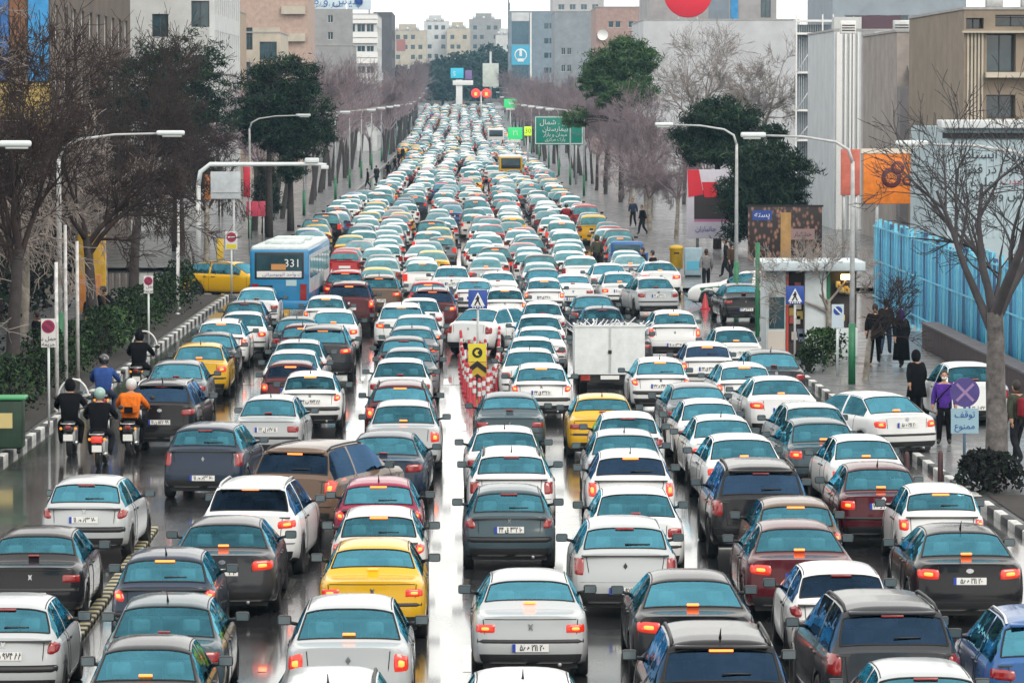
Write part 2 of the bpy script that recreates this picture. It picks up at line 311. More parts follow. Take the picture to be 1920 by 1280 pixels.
class Kit:
    """all meshes of one car model; make() puts a whole car together"""
    def __init__(k, car, lights, plate_z, brake, strip=None, seam=None, badge=None, rails=False, wiper=None, dark_low=None, glass=None, spoiler=None, antenna=True, deck_lamp=False, strip_mat=None):
        k.c = c = car; Y, S, V, n = c.surface(); N = len(V[0]); nY = len(Y)
        kinds = {}
        def kind(i, j):
            a, b = Y[i] + 1e-4, Y[i + 1] - 1e-4; jj = j if j < n - 1 else N - 1 - j if j != N - 1 else 0     # mirrored strip index
            if 14 <= jj <= 19 and not (jj == 14):
                if a >= c.y1 + (.02 if c.hatch else .045) - .001 and b <= c.y2 - .055: return 'rear_window'
                if a >= c.y3 + .055 - .001 and b <= c.y4 - .065: return 'windscreen'
            if 11 <= jj <= 13:
                sd = 'r' if j < n - 1 else 'l'
                if a >= c.y1 + .34 * (c.y2 - c.y1) - .001 and b <= c.bp - .035: return 'rear_side_window' + sd
                if a >= c.bp + .035 and b <= c.y3 + .55 * (c.y4 - c.y3) + .001: return 'front_side_window' + sd
            return 'body'
        acc = {}; flat = [p for row in V for p in row]
        for i in range(nY - 1):
            for j in range(N):
                acc.setdefault(kind(i, j), []).append((i * N + j, i * N + (j + 1) % N, (i + 1) * N + (j + 1) % N, (i + 1) * N + j))
        def sub(fs, mb=None, m=None):
            used = sorted({v for f in fs for v in f}); ix = {v: q for q, v in enumerate(used)}; mb = mb or MB()
            base = len(mb.v); mb.v += [flat[v] for v in used]
            for f in fs: mb.f.append(tuple(base + ix[v] for v in f)); mb.m.append(m(f) if m else 0); mb.sm.append(True)
            return mb
        lowz = c.zb + .12 if dark_low is None else dark_low
        def pm(f): return 1 if sum(flat[v][2] for v in f) / 4 < lowz - .09 or all(abs(flat[v][0]) < c.W * .42 for v in f) and sum(flat[v][2] for v in f) / 4 < c.wheel + .2 and False else 0
        body = sub(acc['body'], None, pm)
        # end caps as curved grids
        for e, sgn in ((0, 1), (nY - 1, -1)):
            P = S[e]; rows = [(x, z) for x, z in P]; g = []; nx = 10; zz = sorted(set(round(z, 4) for x, z in rows[2:]))
            rr = []
            for (x, z) in rows[2:]:
                rr.append([(x * (2 * q / nx - 1), z) for q in range(nx + 1)])
            base = len(body.v)
            for r_ in rr:
                for x, z in r_: body.v.append((x, c.warp(x, Y[e], z), z))
            for a in range(len(rr) - 1):
                for q in range(nx):
                    f = (base + a * (nx + 1) + q, base + a * (nx + 1) + q + 1, base + (a + 1) * (nx + 1) + q + 1, base + (a + 1) * (nx + 1) + q)
                    body.f.append(f if sgn > 0 else f[::-1]); body.m.append(1 if rr[a][0][1] < lowz else 0); body.sm.append(True)
        me = body.mesh('body', [PAINT, BLACK])
        bm = bmesh.new(); bm.from_mesh(me); bmesh.ops.remove_doubles(bm, verts=bm.verts[:], dist=.0015); bmesh.ops.recalc_face_normals(bm, faces=bm.faces[:]); bm.to_mesh(me); bm.free()
        k.body = me; g = glass or GLASS
        k.glass = {q: sub([f[::-1] for f in fs]).mesh(q, g) for q, fs in acc.items() if q != 'body'}
        # rubber seals round front and back glass
        k.seal = []
        for q in ('rear_window', 'windscreen'):
            sl = MB(); fs = acc[q]; cnt = {}
            for f in fs:
                for a, b in zip(f, f[1:] + f[:1]): cnt[(min(a, b), max(a, b))] = cnt.get((min(a, b), max(a, b)), 0) + 1
            for (a, b), v in cnt.items():
                if v == 1: sl.tube([flat[a], flat[b]], .014, 4, cap=False)
            k.seal.append(sl.mesh('window_seal', RUBBER))
        # lamps
        k.lamps = []; k.lamps_on = []
        for i, (sh, rnd, amber) in enumerate(lights):
            for cc in (sh, mirror_poly(sh)):
                k.lamps.append(c.patch(MB(), cc, .016, 8, 6, rnd).mesh('tail_light', TAIL))
                mb = c.patch(MB(), cc, .016, 8, 6, rnd); mx_, mz_ = sum(p[0] for p in cc) / 4, sum(p[1] for p in cc) / 4
                b2 = [(mx_ + (p[0] - mx_) * .5, mz_ + (p[1] - mz_) * .5) for p in cc]; c.patch(mb, b2, .026, 6, 4, 1.0, 1)
                k.lamps_on.append(mb.mesh('tail_light_lit', [TAIL_ON, BULB]))
        k.nl = len(lights)
        def topsurf(x, y):
            P = c.section(y); xs = [p[0] for p in P[10:]][::-1]; zs = [p[1] for p in P[10:]][::-1]; return float(np.interp(abs(x), xs, zs))
        k.topz = topsurf
        yb = c.y1 + .09 if brake == 'low' else c.y2 - .10
        if brake == 'deck': yb = .10
        zb_ = topsurf(0, yb) + (.012 if brake != 'deck' else .004)
        bw = .085 if brake == 'low' else .15
        mbk = MB().bbox(-bw, bw, yb - .03, yb + .02, zb_, zb_ + .03, .008)
        for i, v in enumerate(mbk.v): mbk.v[i] = (v[0], c.warp(v[0], v[1], v[2]) , v[2] - .12 * v[0] ** 2)
        k.brake = mbk.mesh('brake_light', TAIL); mbk.m = [0] * len(mbk.f); k.brake_on = mbk.mesh('brake_light_lit', BULB)
        # bumper strip, dark seams, badge
        k.extra = []
        if strip:
            z0, z1 = strip; xw = c.W * .49
            mb = c.patch(MB(), [(-xw, z0), (xw, z0), (xw, z1), (-xw, z1)], .022, 22, 3); k.extra.append(('bumper_strip', mb.mesh('bumper_strip', strip_mat or BLACK)))
        sm_ = MB()
        for (x0, z0), (x1, z1) in (seam or []):
            for sg in ((1, -1) if abs(x0) + abs(x1) > 0 and not (x0 == -x1) else (1,)):
                pts = []
                for q in np.linspace(0, 1, 9):
                    x, z = sg * (x0 + (x1 - x0) * q), z0 + (z1 - z0) * q; pts.append((x, c.rear(x, z) - .001, z))
                sm_.tube(pts, .0065, 4, cap=False)
        for sg in (1, -1):                                        # door gaps along the sides
            for yv in (c.bp + .0, c.yr + c.wheel * 1.25, c.yf - c.wheel * 1.28):
                P = c.section(yv); sm_.tube([(sg * (x + .0005), yv, z) for x, z in P[4:12]], .006, 4, cap=False)
        for sg in (1, -1):
            sm_.tube([(sg * P_[15][0], y_, P_[15][1] + .001) for y_, P_ in ((q, c.section(q)) for q in np.linspace(c.y2 + .02, c.y3, 9))], .009, 4, cap=False)
        xg = c.W * .485; sm_.tube([(x, c.rear(x, .605) - .001, .605 + .0) for x in np.linspace(-xg, xg, 21)], .007, 4, cap=False)
        k.extra.append(('panel_gap', sm_.mesh('panel_gap', INK)))
        if badge:
            bz, kind_ = badge; y = c.rear(0, bz) - .008
            poly = {'diamond': [(0, -.055), (.035, 0), (0, .055), (-.035, 0)], 'oval': [(.06 * math.cos(q), .038 * math.sin(q)) for q in np.linspace(0, 6.283, 13)[:-1]],
                    'lion': [(-.03, -.05), (.0, -.02), (.03, -.05), (.02, .01), (.035, .05), (0, .03), (-.03, .05), (-.02, .0)], 'ring': [(.045 * math.cos(q), .045 * math.sin(q)) for q in np.linspace(0, 6.283, 11)[:-1]]}[kind_]
            k.extra.append(('emblem', MB().prism([(a, b + bz) for a, b in poly], y - .006, y + .02).mesh('emblem', CHROME)))
        pz, recess = plate_z if isinstance(plate_z, tuple) else (plate_z, True)
        if recess:
            mb = c.patch(MB(), [(-.33, pz - .085), (.33, pz - .085), (.30, pz + .095), (-.30, pz + .095)], .003, 6, 2); k.extra.append(('plate_recess', mb.mesh('plate_recess', BLACK if recess == 'dark' else PAINT)))
        py_ = min(c.rear(0, pz), c.rear(.2, pz - .05)) - .022
        k.plate = MB().box(-.26, .26, py_, py_ + .014, pz - .056, pz + .056).box(-.262, -.215, py_ - .003, py_ + .01, pz - .057, pz + .057, 1).mesh('number_plate', [PLATE, PLATEB]); k.plate_at = (.02, py_ - .004, pz)
        if rails:
            for sg in (1, -1):
                pts = []; mb = MB()
                for y in np.linspace(c.y2 + .05, c.y3 - .15, 9):
                    P = c.section(y); x, z = P[15]; e = .045 if .1 < (y - c.y2) / (c.y3 - c.y2) < .85 else .01; pts.append((sg * x * .985, y, z + e))
                mb.tube(pts, .02, 6)
                k.extra.append(('roof_rail', mb.mesh('roof_rail', rails if not isinstance(rails, bool) else BLACK)))
        if spoiler:
            mb = MB(); y = c.y2 - .02; hw = c.wr * .9
            zt = topsurf(0, y); mb.bbox(-hw, hw, y - spoiler, y + .1, zt - .02, zt + .022, .016)
            for i, v in enumerate(mb.v): mb.v[i] = (v[0], c.warp(v[0], v[1], v[2]), v[2] - .12 * v[0] ** 2)
            k.spoiler = mb.mesh('spoiler', PAINT)
        else: k.spoiler = None
        if wiper is not None:
            y0 = c.y1 + .06; pts = [(wiper * q, c.warp(0, y0 + .02 + .03 * abs(q), 1.2), topsurf(wiper * q, y0 + .04) + .02) for q in (0, .3, .7, 1)]
            k.extra.append(('wiper', MB().tube(pts, .011, 5).mesh('wiper', BLACK)))
        if antenna:
            ya = c.y2 + .18; za = topsurf(0, ya); k.extra.append(('antenna', MB().tube([(0, ya, za - .01), (0, ya - .05, za + .05), (0, ya - .18, za + .14)], [.022, .012, .005], 5).mesh('antenna', BLACK)))
        # outside mirrors
        ym = c.y3 + .42 * (c.y4 - c.y3); P = c.section(ym); xm, zm = P[11]
        k.mirrors = []
        for sg in (1, -1):
            mb = MB().bbox(*sorted((sg * (xm + .07), sg * (xm + .265))), ym - .05, ym + .055, zm + .02, zm + .155, .035); mb.tube([(sg * (xm - .02), ym, zm + .03), (sg * (xm + .12), ym, zm + .06)], .028, 6)
            mb.box(*sorted((sg * (xm + .085), sg * (xm + .25))), ym - .054, ym - .048, zm + .038, zm + .138, 1); k.mirrors.append(mb.mesh('door_mirror', [BLACK, MIRR]))
        # cabin
        zf = c.dz - .30; hw = c.W / 2 - .12; mb = MB()
        mb.box(-hw, hw, c.y1 + .25, c.y4 - .25, zf - .05, zf)
        mb.box(-hw * .93, hw * .93, c.y1 + .03, c.y1 + .48, c.dz - .05, c.dz - .03)
        mb.bbox(-hw * .93, hw * .93, c.y4 - .55, c.y4 - .12, c.dz - .2, c.dz + .01, .04)
        mb.lathe([(.17, -.015), (.19, 0), (.17, .015), (.155, 0), (.17, -.015)], 16, 'y', (-hw * .48, c.y4 - .62, c.dz + .0))
        k.cabin = mb.mesh('cabin_trim', CABIN)
        def seat(x, y, wd, hd, hr):
            mb = MB().bbox(x - wd, x + wd, y, y + .14, zf, c.dz + hd, .05)
            for q in hr: mb.bbox(x + q - .12, x + q + .12, y + .01, y + .11, c.dz + hd + .05, c.dz + hd + .23, .045); mb.tube([(x + q - .04, y + .06, c.dz + hd - .05), (x + q - .04, y + .06, c.dz + hd + .1)], .008, 4); mb.tube([(x + q + .04, y + .06, c.dz + hd - .05), (x + q + .04, y + .06, c.dz + hd + .1)], .008, 4)
            return mb.mesh('seat', SEATM)
        yfs = c.bp + .12; yrs = max(c.y1 + .5, c.bp - .85)
        k.seats = [seat(-.36, yfs, .24, .12, [0]), seat(.36, yfs, .24, .12, [0]), seat(0, yrs, hw * .9, .0, [-.34, .34])]
        k.tyre, k.rim = wheel_meshes(c.wheel)
        k.exh = MB().tube([(.42, -.02 + .05, c.zb + .05), (.42, .4, c.zb + .06)], .028, 8).mesh('exhaust', STEEL)
        k.under = MB().box(-c.W * .40, c.W * .40, .2, c.L - .2, c.zb - .02, c.zb + .12).mesh('underbody', BLACK)
        k.handles = []
        for sg in (1, -1):
            for yv in (c.bp - .28, c.bp + .12 + .55 * 0):
                P = c.section(yv); x, z = P[8]; k.handles.append(MB().bbox(*sorted((sg * (x - .01), sg * (x + .022))), yv, yv + .17, z - .015, z + .015, .008).mesh('door_handle', BLACK))
        k._lod = {}
    def make(k, name, x, y, rz, col, lit=False, dark=False, plate=0, pz=0.0, trim=None, **tags):
        """full car standing with its tail at (x, y)"""
        root = empty(name, (x, y, pz), rz, **tags); cl = (*col, 1)
        def pt(nm, me, par=root):
            o = put(nm, me, par); o.color = cl; return o
        b = pt('body', k.body)
        for nm, me in k.glass.items():
            o = pt(nm.rstrip('rl') if nm.endswith(('windowr', 'windowl')) else nm, me)
            if dark and nm != 'windscreen': o.material_slots[0].link = 'OBJECT'; o.material_slots[0].material = GLASS_DARK
        for me in k.seal: pt('window_seal', me)
        for me in (k.lamps_on if lit else k.lamps): pt('tail_light', me)
        pt('brake_light', k.brake_on if lit else k.brake)
        for nm, me in k.extra:
            if nm == 'antenna' and (int(x * 37 + y * 13) % 5) > 1: continue
            o = pt(nm, me)
            if nm == 'panel_gap': o['kind'] = 'stuff'
        if k.spoiler: pt('spoiler', k.spoiler)
        p = pt('number_plate', k.plate)
        if plate is not None:
            t = put('plate_lettering', text_mesh(PLATES[plate % len(PLATES)], .122, INK, bold=.0035), p); t.location = k.plate_at; t.rotation_euler = (math.pi / 2, 0, 0); t.scale = (.72, 1, 1)
        for me in k.mirrors: pt('door_mirror', me)
        for me in k.handles: pt('door_handle', me)
        pt('cabin', k.cabin); pt('underbody', k.under); pt('exhaust', k.exh)
        for me in k.seats: pt('seat', me)
        for sx in (1, -1):
            for yy in (k.c.yr, k.c.yf):
                wv = put('wheel', k.tyre, root); wv.location = (sx * k.c.track, yy, k.c.wheel); wv.rotation_euler = (random.random() * 3, 0, 0 if sx > 0 else math.pi); put('rim', k.rim, wv)
        return root
    def lod(k, lit):
        """one light mesh of the whole car for the far queue; slots: paint, glass, black, lamp, bulb"""
        if lit in k._lod: return k._lod[lit]
        c = k.c; Yk = [0, .05, .14, c.y1, c.y1 + .06, (c.y1 + c.y2) / 2, c.y2 - .05, c.y2 + .04, (c.y2 + c.y3) / 2, c.y3 - .03, c.y3 + .06, c.y4 - .06, c.y4 + .03, c.L - .3, c.L]
        idx = [2, 4, 6, 9, 10, 12, 14, 16, 18, 20]; mb = MB(); R_ = []
        for y in Yk:
            P = c.section(y); P = [P[i] for i in idx]; P[0] = (P[0][0], c.zb); P[1] = (P[1][0], c.zb + .05); row = P + [(-x, z) for x, z in P[-2::-1]]; R_.append([(x, c.warp(x, y, z), z) for x, z in row])
        N = len(R_[0]); flat = [p for r in R_ for p in r]; b0 = len(mb.v); mb.v += flat
        for i in range(len(Yk) - 1):
            for j in range(N - 1):
                jj = min(j, N - 2 - j); a, b = Yk[i], Yk[i + 1]; m = 0
                if jj >= 6 and ((a >= c.y1 - .01 and b <= c.y2) or (a >= c.y3 and b <= c.y4)) and b - a > .08: m = 1
                if jj in (4, 5) and a >= c.y1 + .3 * (c.y2 - c.y1) and b <= c.y4 - .1 and b - a > .1: m = 1
                mb.f.append((i * N + j, i * N + j + 1, (i + 1) * N + j + 1, (i + 1) * N + j)); mb.m.append(m); mb.sm.append(True)
        h = len(idx)
        for a in range(h - 1):
            mb.f.append((a, N - 1 - a, N - 2 - a, a + 1) if a < h - 2 else (a, N - 1 - a, h - 1)); mb.m.append(2 if a == 0 else 0); mb.sm.append(False)
        mb.box(-c.W * .47, c.W * .47, c.yr - .28, c.yr + .28, 0, c.zb + .1, 2); mb.box(-c.W * .47, c.W * .47, c.yf - .28, c.yf + .28, 0, c.zb + .1, 2)
        for me in (k.lamps_on if lit else k.lamps):
            co = np.array([v.co[:] for v in me.vertices]); lo, hi = co.min(0), co.max(0); mb.box(lo[0], hi[0], lo[1] - .01, hi[1], lo[2], hi[2], 3)
        me = k.brake; co = np.array([v.co[:] for v in me.vertices]); lo, hi = co.min(0), co.max(0)
        if lit: mb.box(lo[0], hi[0], lo[1], hi[1], lo[2], hi[2], 4)
        z = k.plate_at[2]; mb.box(-.26, .26, k.plate_at[1], k.plate_at[1] + .02, z - .055, z + .055, 5)
        for sg in (1, -1):
            P = c.section(c.y3 + .3); mb.box(*sorted((sg * (P[11][0] + .05), sg * (P[11][0] + .25))), c.y3 + .25, c.y3 + .35, P[11][1] + .02, P[11][1] + .14, 2)
        k._lod[lit] = mb; return mb
    def lod_mesh(k, lit):
        q = ('m', lit)
        if q not in k._lod: k._lod[q] = k.lod(lit).mesh('far_car', [PAINT, GLASS_FAR, BLACK, TAIL_ON if lit else TAIL, BULB, PLATE], fix=True)
        return k._lod[q]
GLASS_FAR = mat('car_glass_far', (.03, .16, .19), rough=.2, spec=.5, coat=.15, noise=.5, nscale=2)
def P4(x0, x1, z0, z1, s0=0, s1=0): return [(x0, z0), (x1, z0 + s0), (x1, z1 + s1), (x0, z1)]
TS = [(.2, .10), (.30, .03), (.36, 0), (.58, 0), (.60, .045), (.95, .075), (1.4, .10)]
TH = [(.2, .10), (.30, .03), (.36, 0), (.60, 0), (.62, .035), (.95, .12), (1.4, .2)]
TV = [(.2, .10), (.34, .03), (.42, 0), (.62, 0), (.64, .03), (1.1, .07), (1.7, .12)]
K = {}
K['boxy_sedan'] = Kit(Car('boxy_sedan', 4.40, 1.70, 1.41, .96, .60, .62, 1.42, .72, .86, .56, TS), [(P4(.50, .795, .70, .835), 0, 1)], (.50, False), 'low', strip=(.55, .655),
    seam=[((-.66, .90), (.66, .90)), ((.68, .9), (.66, .66)), ((-.66, .66), (.66, .66))], badge=(.79, 'lion'))
K['round_sedan'] = Kit(Car('round_sedan', 4.50, 1.72, 1.46, .99, .52, .68, 1.40, .78, .88, .57, TS, kround=.10), [(P4(.52, .80, .70, .90, .03, .0), .45, 1)], (.79, 'dark'), 'low', strip=(.53, .61),
    seam=[((.52, .93), (.50, .66)), ((-.5, .66), (.5, .66))], badge=(.92, 'ring'))
K['small_sedan'] = Kit(Car('small_sedan', 3.94, 1.61, 1.455, .98, .42, .58, 1.25, .70, .86, .53, TS, wheel=.275, ro=.68, fo=.72), [(P4(.46, .75, .66, .84), .15, 1)], (.745, 'dark'), 'low', strip=(.52, .61),
    seam=[((-.62, .92), (.62, .92)), ((-.6, .64), (.6, .64))], badge=None)
K['tall_sedan'] = Kit(Car('tall_sedan', 4.25, 1.74, 1.53, 1.04, .42, .60, 1.45, .72, .92, .58, TS, wheel=.31, ro=.70), [(P4(.60, .82, .66, .98, .03, -.06), .3, 1)], (.47, False), 'low',
    seam=[((.56, .98), (.53, .66)), ((-.53, .66), (.53, .66))], badge=(.86, 'diamond'))
K['large_sedan'] = Kit(Car('large_sedan', 4.75, 1.82, 1.46, 1.02, .48, .78, 1.38, .85, .90, .56, TS, wheel=.33, ro=.95, fo=.90, kround=.13), [(P4(.46, .84, .74, .93, .03, .01), .5, 1)], (.74, True), 'low',
    seam=[((.50, .97), (.47, .66)), ((-.47, .66), (.47, .66))], badge=(.90, 'oval'))
K['round_hatch'] = Kit(Car('round_hatch', 3.84, 1.655, 1.435, .97, .06, .46, 1.50, .80, .86, .55, TH, wheel=.29, ro=.62, fo=.78, hatch=True, kround=.12), [([(.57, .72), (.77, .76), (.79, .90), (.63, .95)], 1.0, 1)], (.735, True), 'top', strip=(.50, .61),
    seam=[((.56, .93), (.54, .64)), ((-.54, .64), (.54, .64))], badge=(.88, 'lion'), wiper=.34)
K['tall_hatch'] = Kit(Car('tall_hatch', 4.02, 1.75, 1.53, 1.06, .07, .46, 1.62, .78, .92, .58, TH, wheel=.31, ro=.66, hatch=True), [(P4(.66, .83, .66, 1.02, .03, .0), .4, 1)], (.47, False), 'top',
    seam=[((.63, 1.02), (.57, .64)), ((-.57, .64), (.57, .64))], badge=(.86, 'diamond'), wiper=.4)
K['small_hatch'] = Kit(Car('small_hatch', 3.55, 1.61, 1.46, .99, .05, .36, 1.45, .70, .86, .545, TH, wheel=.275, ro=.52, fo=.72, hatch=True), [(P4(.58, .765, .70, .93), .6, 1)], (.74, 'dark'), 'top', strip=(.50, .61),
    seam=[((.56, .95), (.55, .63)), ((-.55, .63), (.55, .63))], wiper=.3)
K['crossover'] = Kit(Car('crossover', 4.40, 1.82, 1.63, 1.09, .07, .48, 1.85, .80, 1.0, .59, TV, wheel=.345, ro=.80, fo=.85, hatch=True, zb=.24, kround=.12), [(P4(.50, .86, .84, 1.0, .03, .03), .5, 1)], (.70, True), 'top',
    seam=[((.60, 1.04), (.56, .66)), ((-.56, .66), (.56, .66))], badge=(.98, 'oval'), spoiler=.12, rails=CHROME, dark_low=.42)
K['suv'] = Kit(Car('suv', 4.70, 1.90, 1.72, 1.12, .06, .40, 2.15, .80, 1.05, .64, TV, wheel=.37, ro=.85, fo=.88, hatch=True, zb=.26), [(P4(.70, .90, .80, 1.10, .02, .0), .3, 1)], (.80, True), 'top',
    seam=[((.66, 1.08), (.62, .66)), ((-.62, .66), (.62, .66))], badge=(.99, 'ring'), spoiler=.14, rails=True, wiper=.36, dark_low=.46)
K['wagon'] = Kit(Car('wagon', 4.45, 1.74, 1.50, 1.02, .06, .42, 1.95, .80, .9, .57, TH, wheel=.31, ro=.78, hatch=True), [(P4(.62, .82, .66, .96, .02, .0), .3, 1)], (.78, True), 'top', seam=[((.58, .98), (.56, .64)), ((-.56, .64), (.56, .64))], rails=True)
# ================================================================ ground, road, pavements
def kl(y): return float(np.interp(y, [60, 97, 177, 310, 2000], [-10.9, -10.5, -9.6, -9.0, -9.0]))
def kr(y): return float(np.interp(y, [60, 90, 177, 330, 2000], [11.0, 10.6, 9.5, 8.8, 8.8]))
YS = [-30, 20, 50] + list(range(60, 400, 6)) + list(range(400, 620, 20)) + list(range(620, 1020, 20)) + [1060, 1120, 1200, 1400, 1700, 2400]
def strip(fx0, fx1, y0, y1, dz, n=1):
    ys = [y0] + [y for y in YS if y0 < y < y1] + [y1]; mb = MB(); vs = []
    for y in ys:
        a, b = fx0(y), fx1(y)
        for i in range(n + 1): vs.append((a + (b - a) * i / n, y, gz(y) + dz))
    k = n + 1
    mb.add(vs, [(r * k + i, r * k + i + 1, (r + 1) * k + i + 1, (r + 1) * k + i) for r in range(len(ys) - 1) for i in range(n)], 0, True); return mb
def wet(name, col, r0, r1, scale, bump, stretch=.25, coat=1.0):
    m = bpy.data.materials.new(name); m.use_nodes = True; t = m.node_tree; b = t.nodes['Principled BSDF']; L = t.links.new
    tc = t.nodes.new('ShaderNodeTexCoord'); mp = t.nodes.new('ShaderNodeMapping'); mp.inputs['Scale'].default_value = (1, stretch, 1); L(tc.outputs['Object'], mp.inputs[0])
    n1 = t.nodes.new('ShaderNodeTexNoise'); n1.inputs['Scale'].default_value = scale; n1.inputs['Detail'].default_value = 6; n1.inputs['Roughness'].default_value = .6; L(mp.outputs[0], n1.inputs['Vector'])
    n2 = t.nodes.new('ShaderNodeTexNoise'); n2.inputs['Scale'].default_value = 60; n2.inputs['Detail'].default_value = 3; L(tc.outputs['Object'], n2.inputs['Vector'])
    mr = t.nodes.new('ShaderNodeMapRange'); mr.inputs[1].default_value = .38; mr.inputs[2].default_value = .66; mr.inputs[3].default_value = r0; mr.inputs[4].default_value = r1; L(n1.outputs[0], mr.inputs[0]); L(mr.outputs[0], b.inputs['Roughness'])
    mix = t.nodes.new('ShaderNodeMix'); mix.data_type = 'RGBA'; mix.inputs[6].default_value = (*[c * .6 for c in col], 1); mix.inputs[7].default_value = (*[c * 1.35 for c in col], 1); L(n1.outputs[0], mix.inputs[0]); L(mix.outputs[2], b.inputs['Base Color'])
    bp = t.nodes.new('ShaderNodeBump'); bp.inputs['Strength'].default_value = bump; bp.inputs['Distance'].default_value = .012; L(n2.outputs[0], bp.inputs['Height'])
    bp2 = t.nodes.new('ShaderNodeBump'); bp2.inputs['Strength'].default_value = bump * .8; bp2.inputs['Distance'].default_value = .03; L(n1.outputs[0], bp2.inputs['Height']); L(bp.outputs[0], bp2.inputs['Normal'])
    L(bp2.outputs[0], b.inputs['Normal']); b.inputs['Specular IOR Level'].default_value = .5; b.inputs['IOR'].default_value = 1.42
    b.inputs['Coat Weight'].default_value = coat; b.inputs['Coat Roughness'].default_value = .07; b.inputs['Coat IOR'].default_value = 1.33
    return m
ASPHALT = wet('wet_asphalt', (.045, .046, .05), .06, .34, .55, .13)
SLABS = wet('wet_paving', (.10, .105, .11), .25, .6, .8, .25, 1.0, .3)
GROUND = mat('bare_ground', (.07, .065, .06), rough=.9, noise=.3, nscale=.3)
strip(lambda y: -900, lambda y: 900, -30, 2400, -.03).obj('ground', GROUND, kind='structure')
road = strip(kl, kr, -30, 1160, .0, 4).obj('road', ASPHALT, kind='structure')
# side streets open off both kerbs
GAPL, GAPR = (178, 206), (150, 184)
MB().box(-70, kl(190) + .05, GAPL[0], GAPL[1], -.02, .004).obj('side_street_west', ASPHALT, kind='structure')
MB().box(kr(165) - .05, 70, GAPR[0], GAPR[1], -.02, .004).obj('side_street_east', ASPHALT, kind='structure')
for nm, rng in (('pavement_west', [(-30, GAPL[0]), (GAPL[1], 1160)]), ('pavement_east', [(-30, GAPR[0]), (GAPR[1], 1160)])):
    w_ = nm.endswith('west')
    for a, b in rng:
        (strip(lambda y: -24, lambda y: kl(y) - .16, a, b, .13) if w_ else strip(lambda y: kr(y) + .16, lambda y: 30, a, b, .13)).obj(nm, SLABS, kind='structure')
KERB_W = mat('kerb_white', (.55, .56, .55), rough=.6, noise=.35, nscale=5, bump=.3); KERB_B = mat('kerb_black', (.03, .032, .035), rough=.6, noise=.4, nscale=5, bump=.3); KERB_G = mat('kerb_grey', (.2, .2, .2), rough=.6, noise=.3, nscale=4)
st_me = [MB().bbox(-.09, .09, -.46, .46, -.1, .16, .025).mesh('kerb_stone', m_) for m_ in (KERB_W, KERB_B)]
def kerb(nm, fx, y0, y1, sgn, each=True, label='', **kw):
    root = empty(nm, (fx((y0 + y1) / 2), (y0 + y1) / 2, 0), kind='structure')
    if each:
        n = 0; y = y0 + .5
        while y < min(y1, 205):
            o = put('kerb_stone', st_me[n % 2], root); o.location = (fx(y) - sgn * .0 - root.location.x + sgn * .07, y - root.location.y, 0); o.rotation_euler = (0, 0, math.atan((fx(y - .5) - fx(y + .5)))); n += 1; y += .98
        y0 = y - .4
    if y1 > y0:
        m_ = strip(lambda y: fx(y) - .02 if sgn > 0 else fx(y) - .16, lambda y: fx(y) + .16 if sgn > 0 else fx(y) + .02, y0, y1, .15); m2 = strip(lambda y: fx(y) - sgn * .02, lambda y: fx(y) - sgn * .021, y0, y1, 0)
        b = len(m_.v)
        ys = [y0] + [y for y in YS if y0 < y < y1] + [y1]
        vs = [(fx(y) - sgn * .02, y, gz(y) + h) for y in ys for h in (-.02, .15)]
        m_.add(vs, [(2 * i, 2 * i + 1, 2 * i + 3, 2 * i + 2) for i in range(len(ys) - 1)])
        m_.v = [(v[0] - root.location.x, v[1] - root.location.y, v[2]) for v in m_.v]
        m_.obj('kerb_run', KERB_G, root)
kerb('kerb_west', kl, 84, GAPL[0], -1); kerb('kerb_west', kl, GAPL[1], 1160, -1)
kerb('kerb_east', kr, 72, GAPR[0], 1); kerb('kerb_east', kr, GAPR[1], 1160, 1)
SOIL = mat('planting_soil', (.022, .018, .015), rough=.9, noise=.5, nscale=3, bump=.5, bscale=12)
strip(lambda y: kl(y) - 4.6, lambda y: kl(y) - .3, 80, GAPL[0] - 1, .15).obj('planting_bed_west', SOIL, kind='structure')
strip(lambda y: kr(y) + .3, lambda y: kr(y) + 2.2, 40, 88, .15).obj('planting_bed_east', SOIL, kind='structure')
# open gutter beside the west kerb and worn lane dashes
LINE = mat('worn_road_paint', (.22, .22, .21), rough=.15, noise=.45, nscale=9, spec=.6, coat=1.0)
mk = MB()
for lx in (-5.35, -2.9, .1, 2.7, 5.3, 7.8):
    for y in np.arange(62, 320, 9.0): mk.add([(lx - .06, y, .005), (lx + .06, y, .005), (lx + .06, y + 3, .005), (lx - .06, y + 3, .005)], [(0, 1, 2, 3)])
tag(mk.obj('lane_marking', LINE), kind='structure')
mk = MB()
for lx in np.arange(-9.5, 9.5, 1.0):
    mk.add([(lx, 124 + 0, .006), (lx + .5, 124, .006), (lx + .5, 127.5, .006), (lx, 127.5, .006)], [(0, 1, 2, 3)])
tag(mk.obj('crossing_marking', LINE), kind='structure')
# low rubber lane divider (bus lane)
DY = mat('divider_yellow', (.34, .30, .16), rough=.5, noise=.3, nscale=8)
dv = empty('lane_divider', (-5.95, 60, 0), label='low black and yellow rubber divider strip marking off the bus lane', cat='lane divider')
dm = [MB().bbox(-.10, .10, -.13, .13, 0, .07, .03).mesh('divider_block', m_) for m_ in (RUBBER, DY)]
for i in range(84):
    o = put('divider_block', dm[i % 2], dv); o.location = (.0, i * .27, .002)
MB().box(.55, .75, 0, 24, .006, .01).obj('guide_line', LINE, dv)
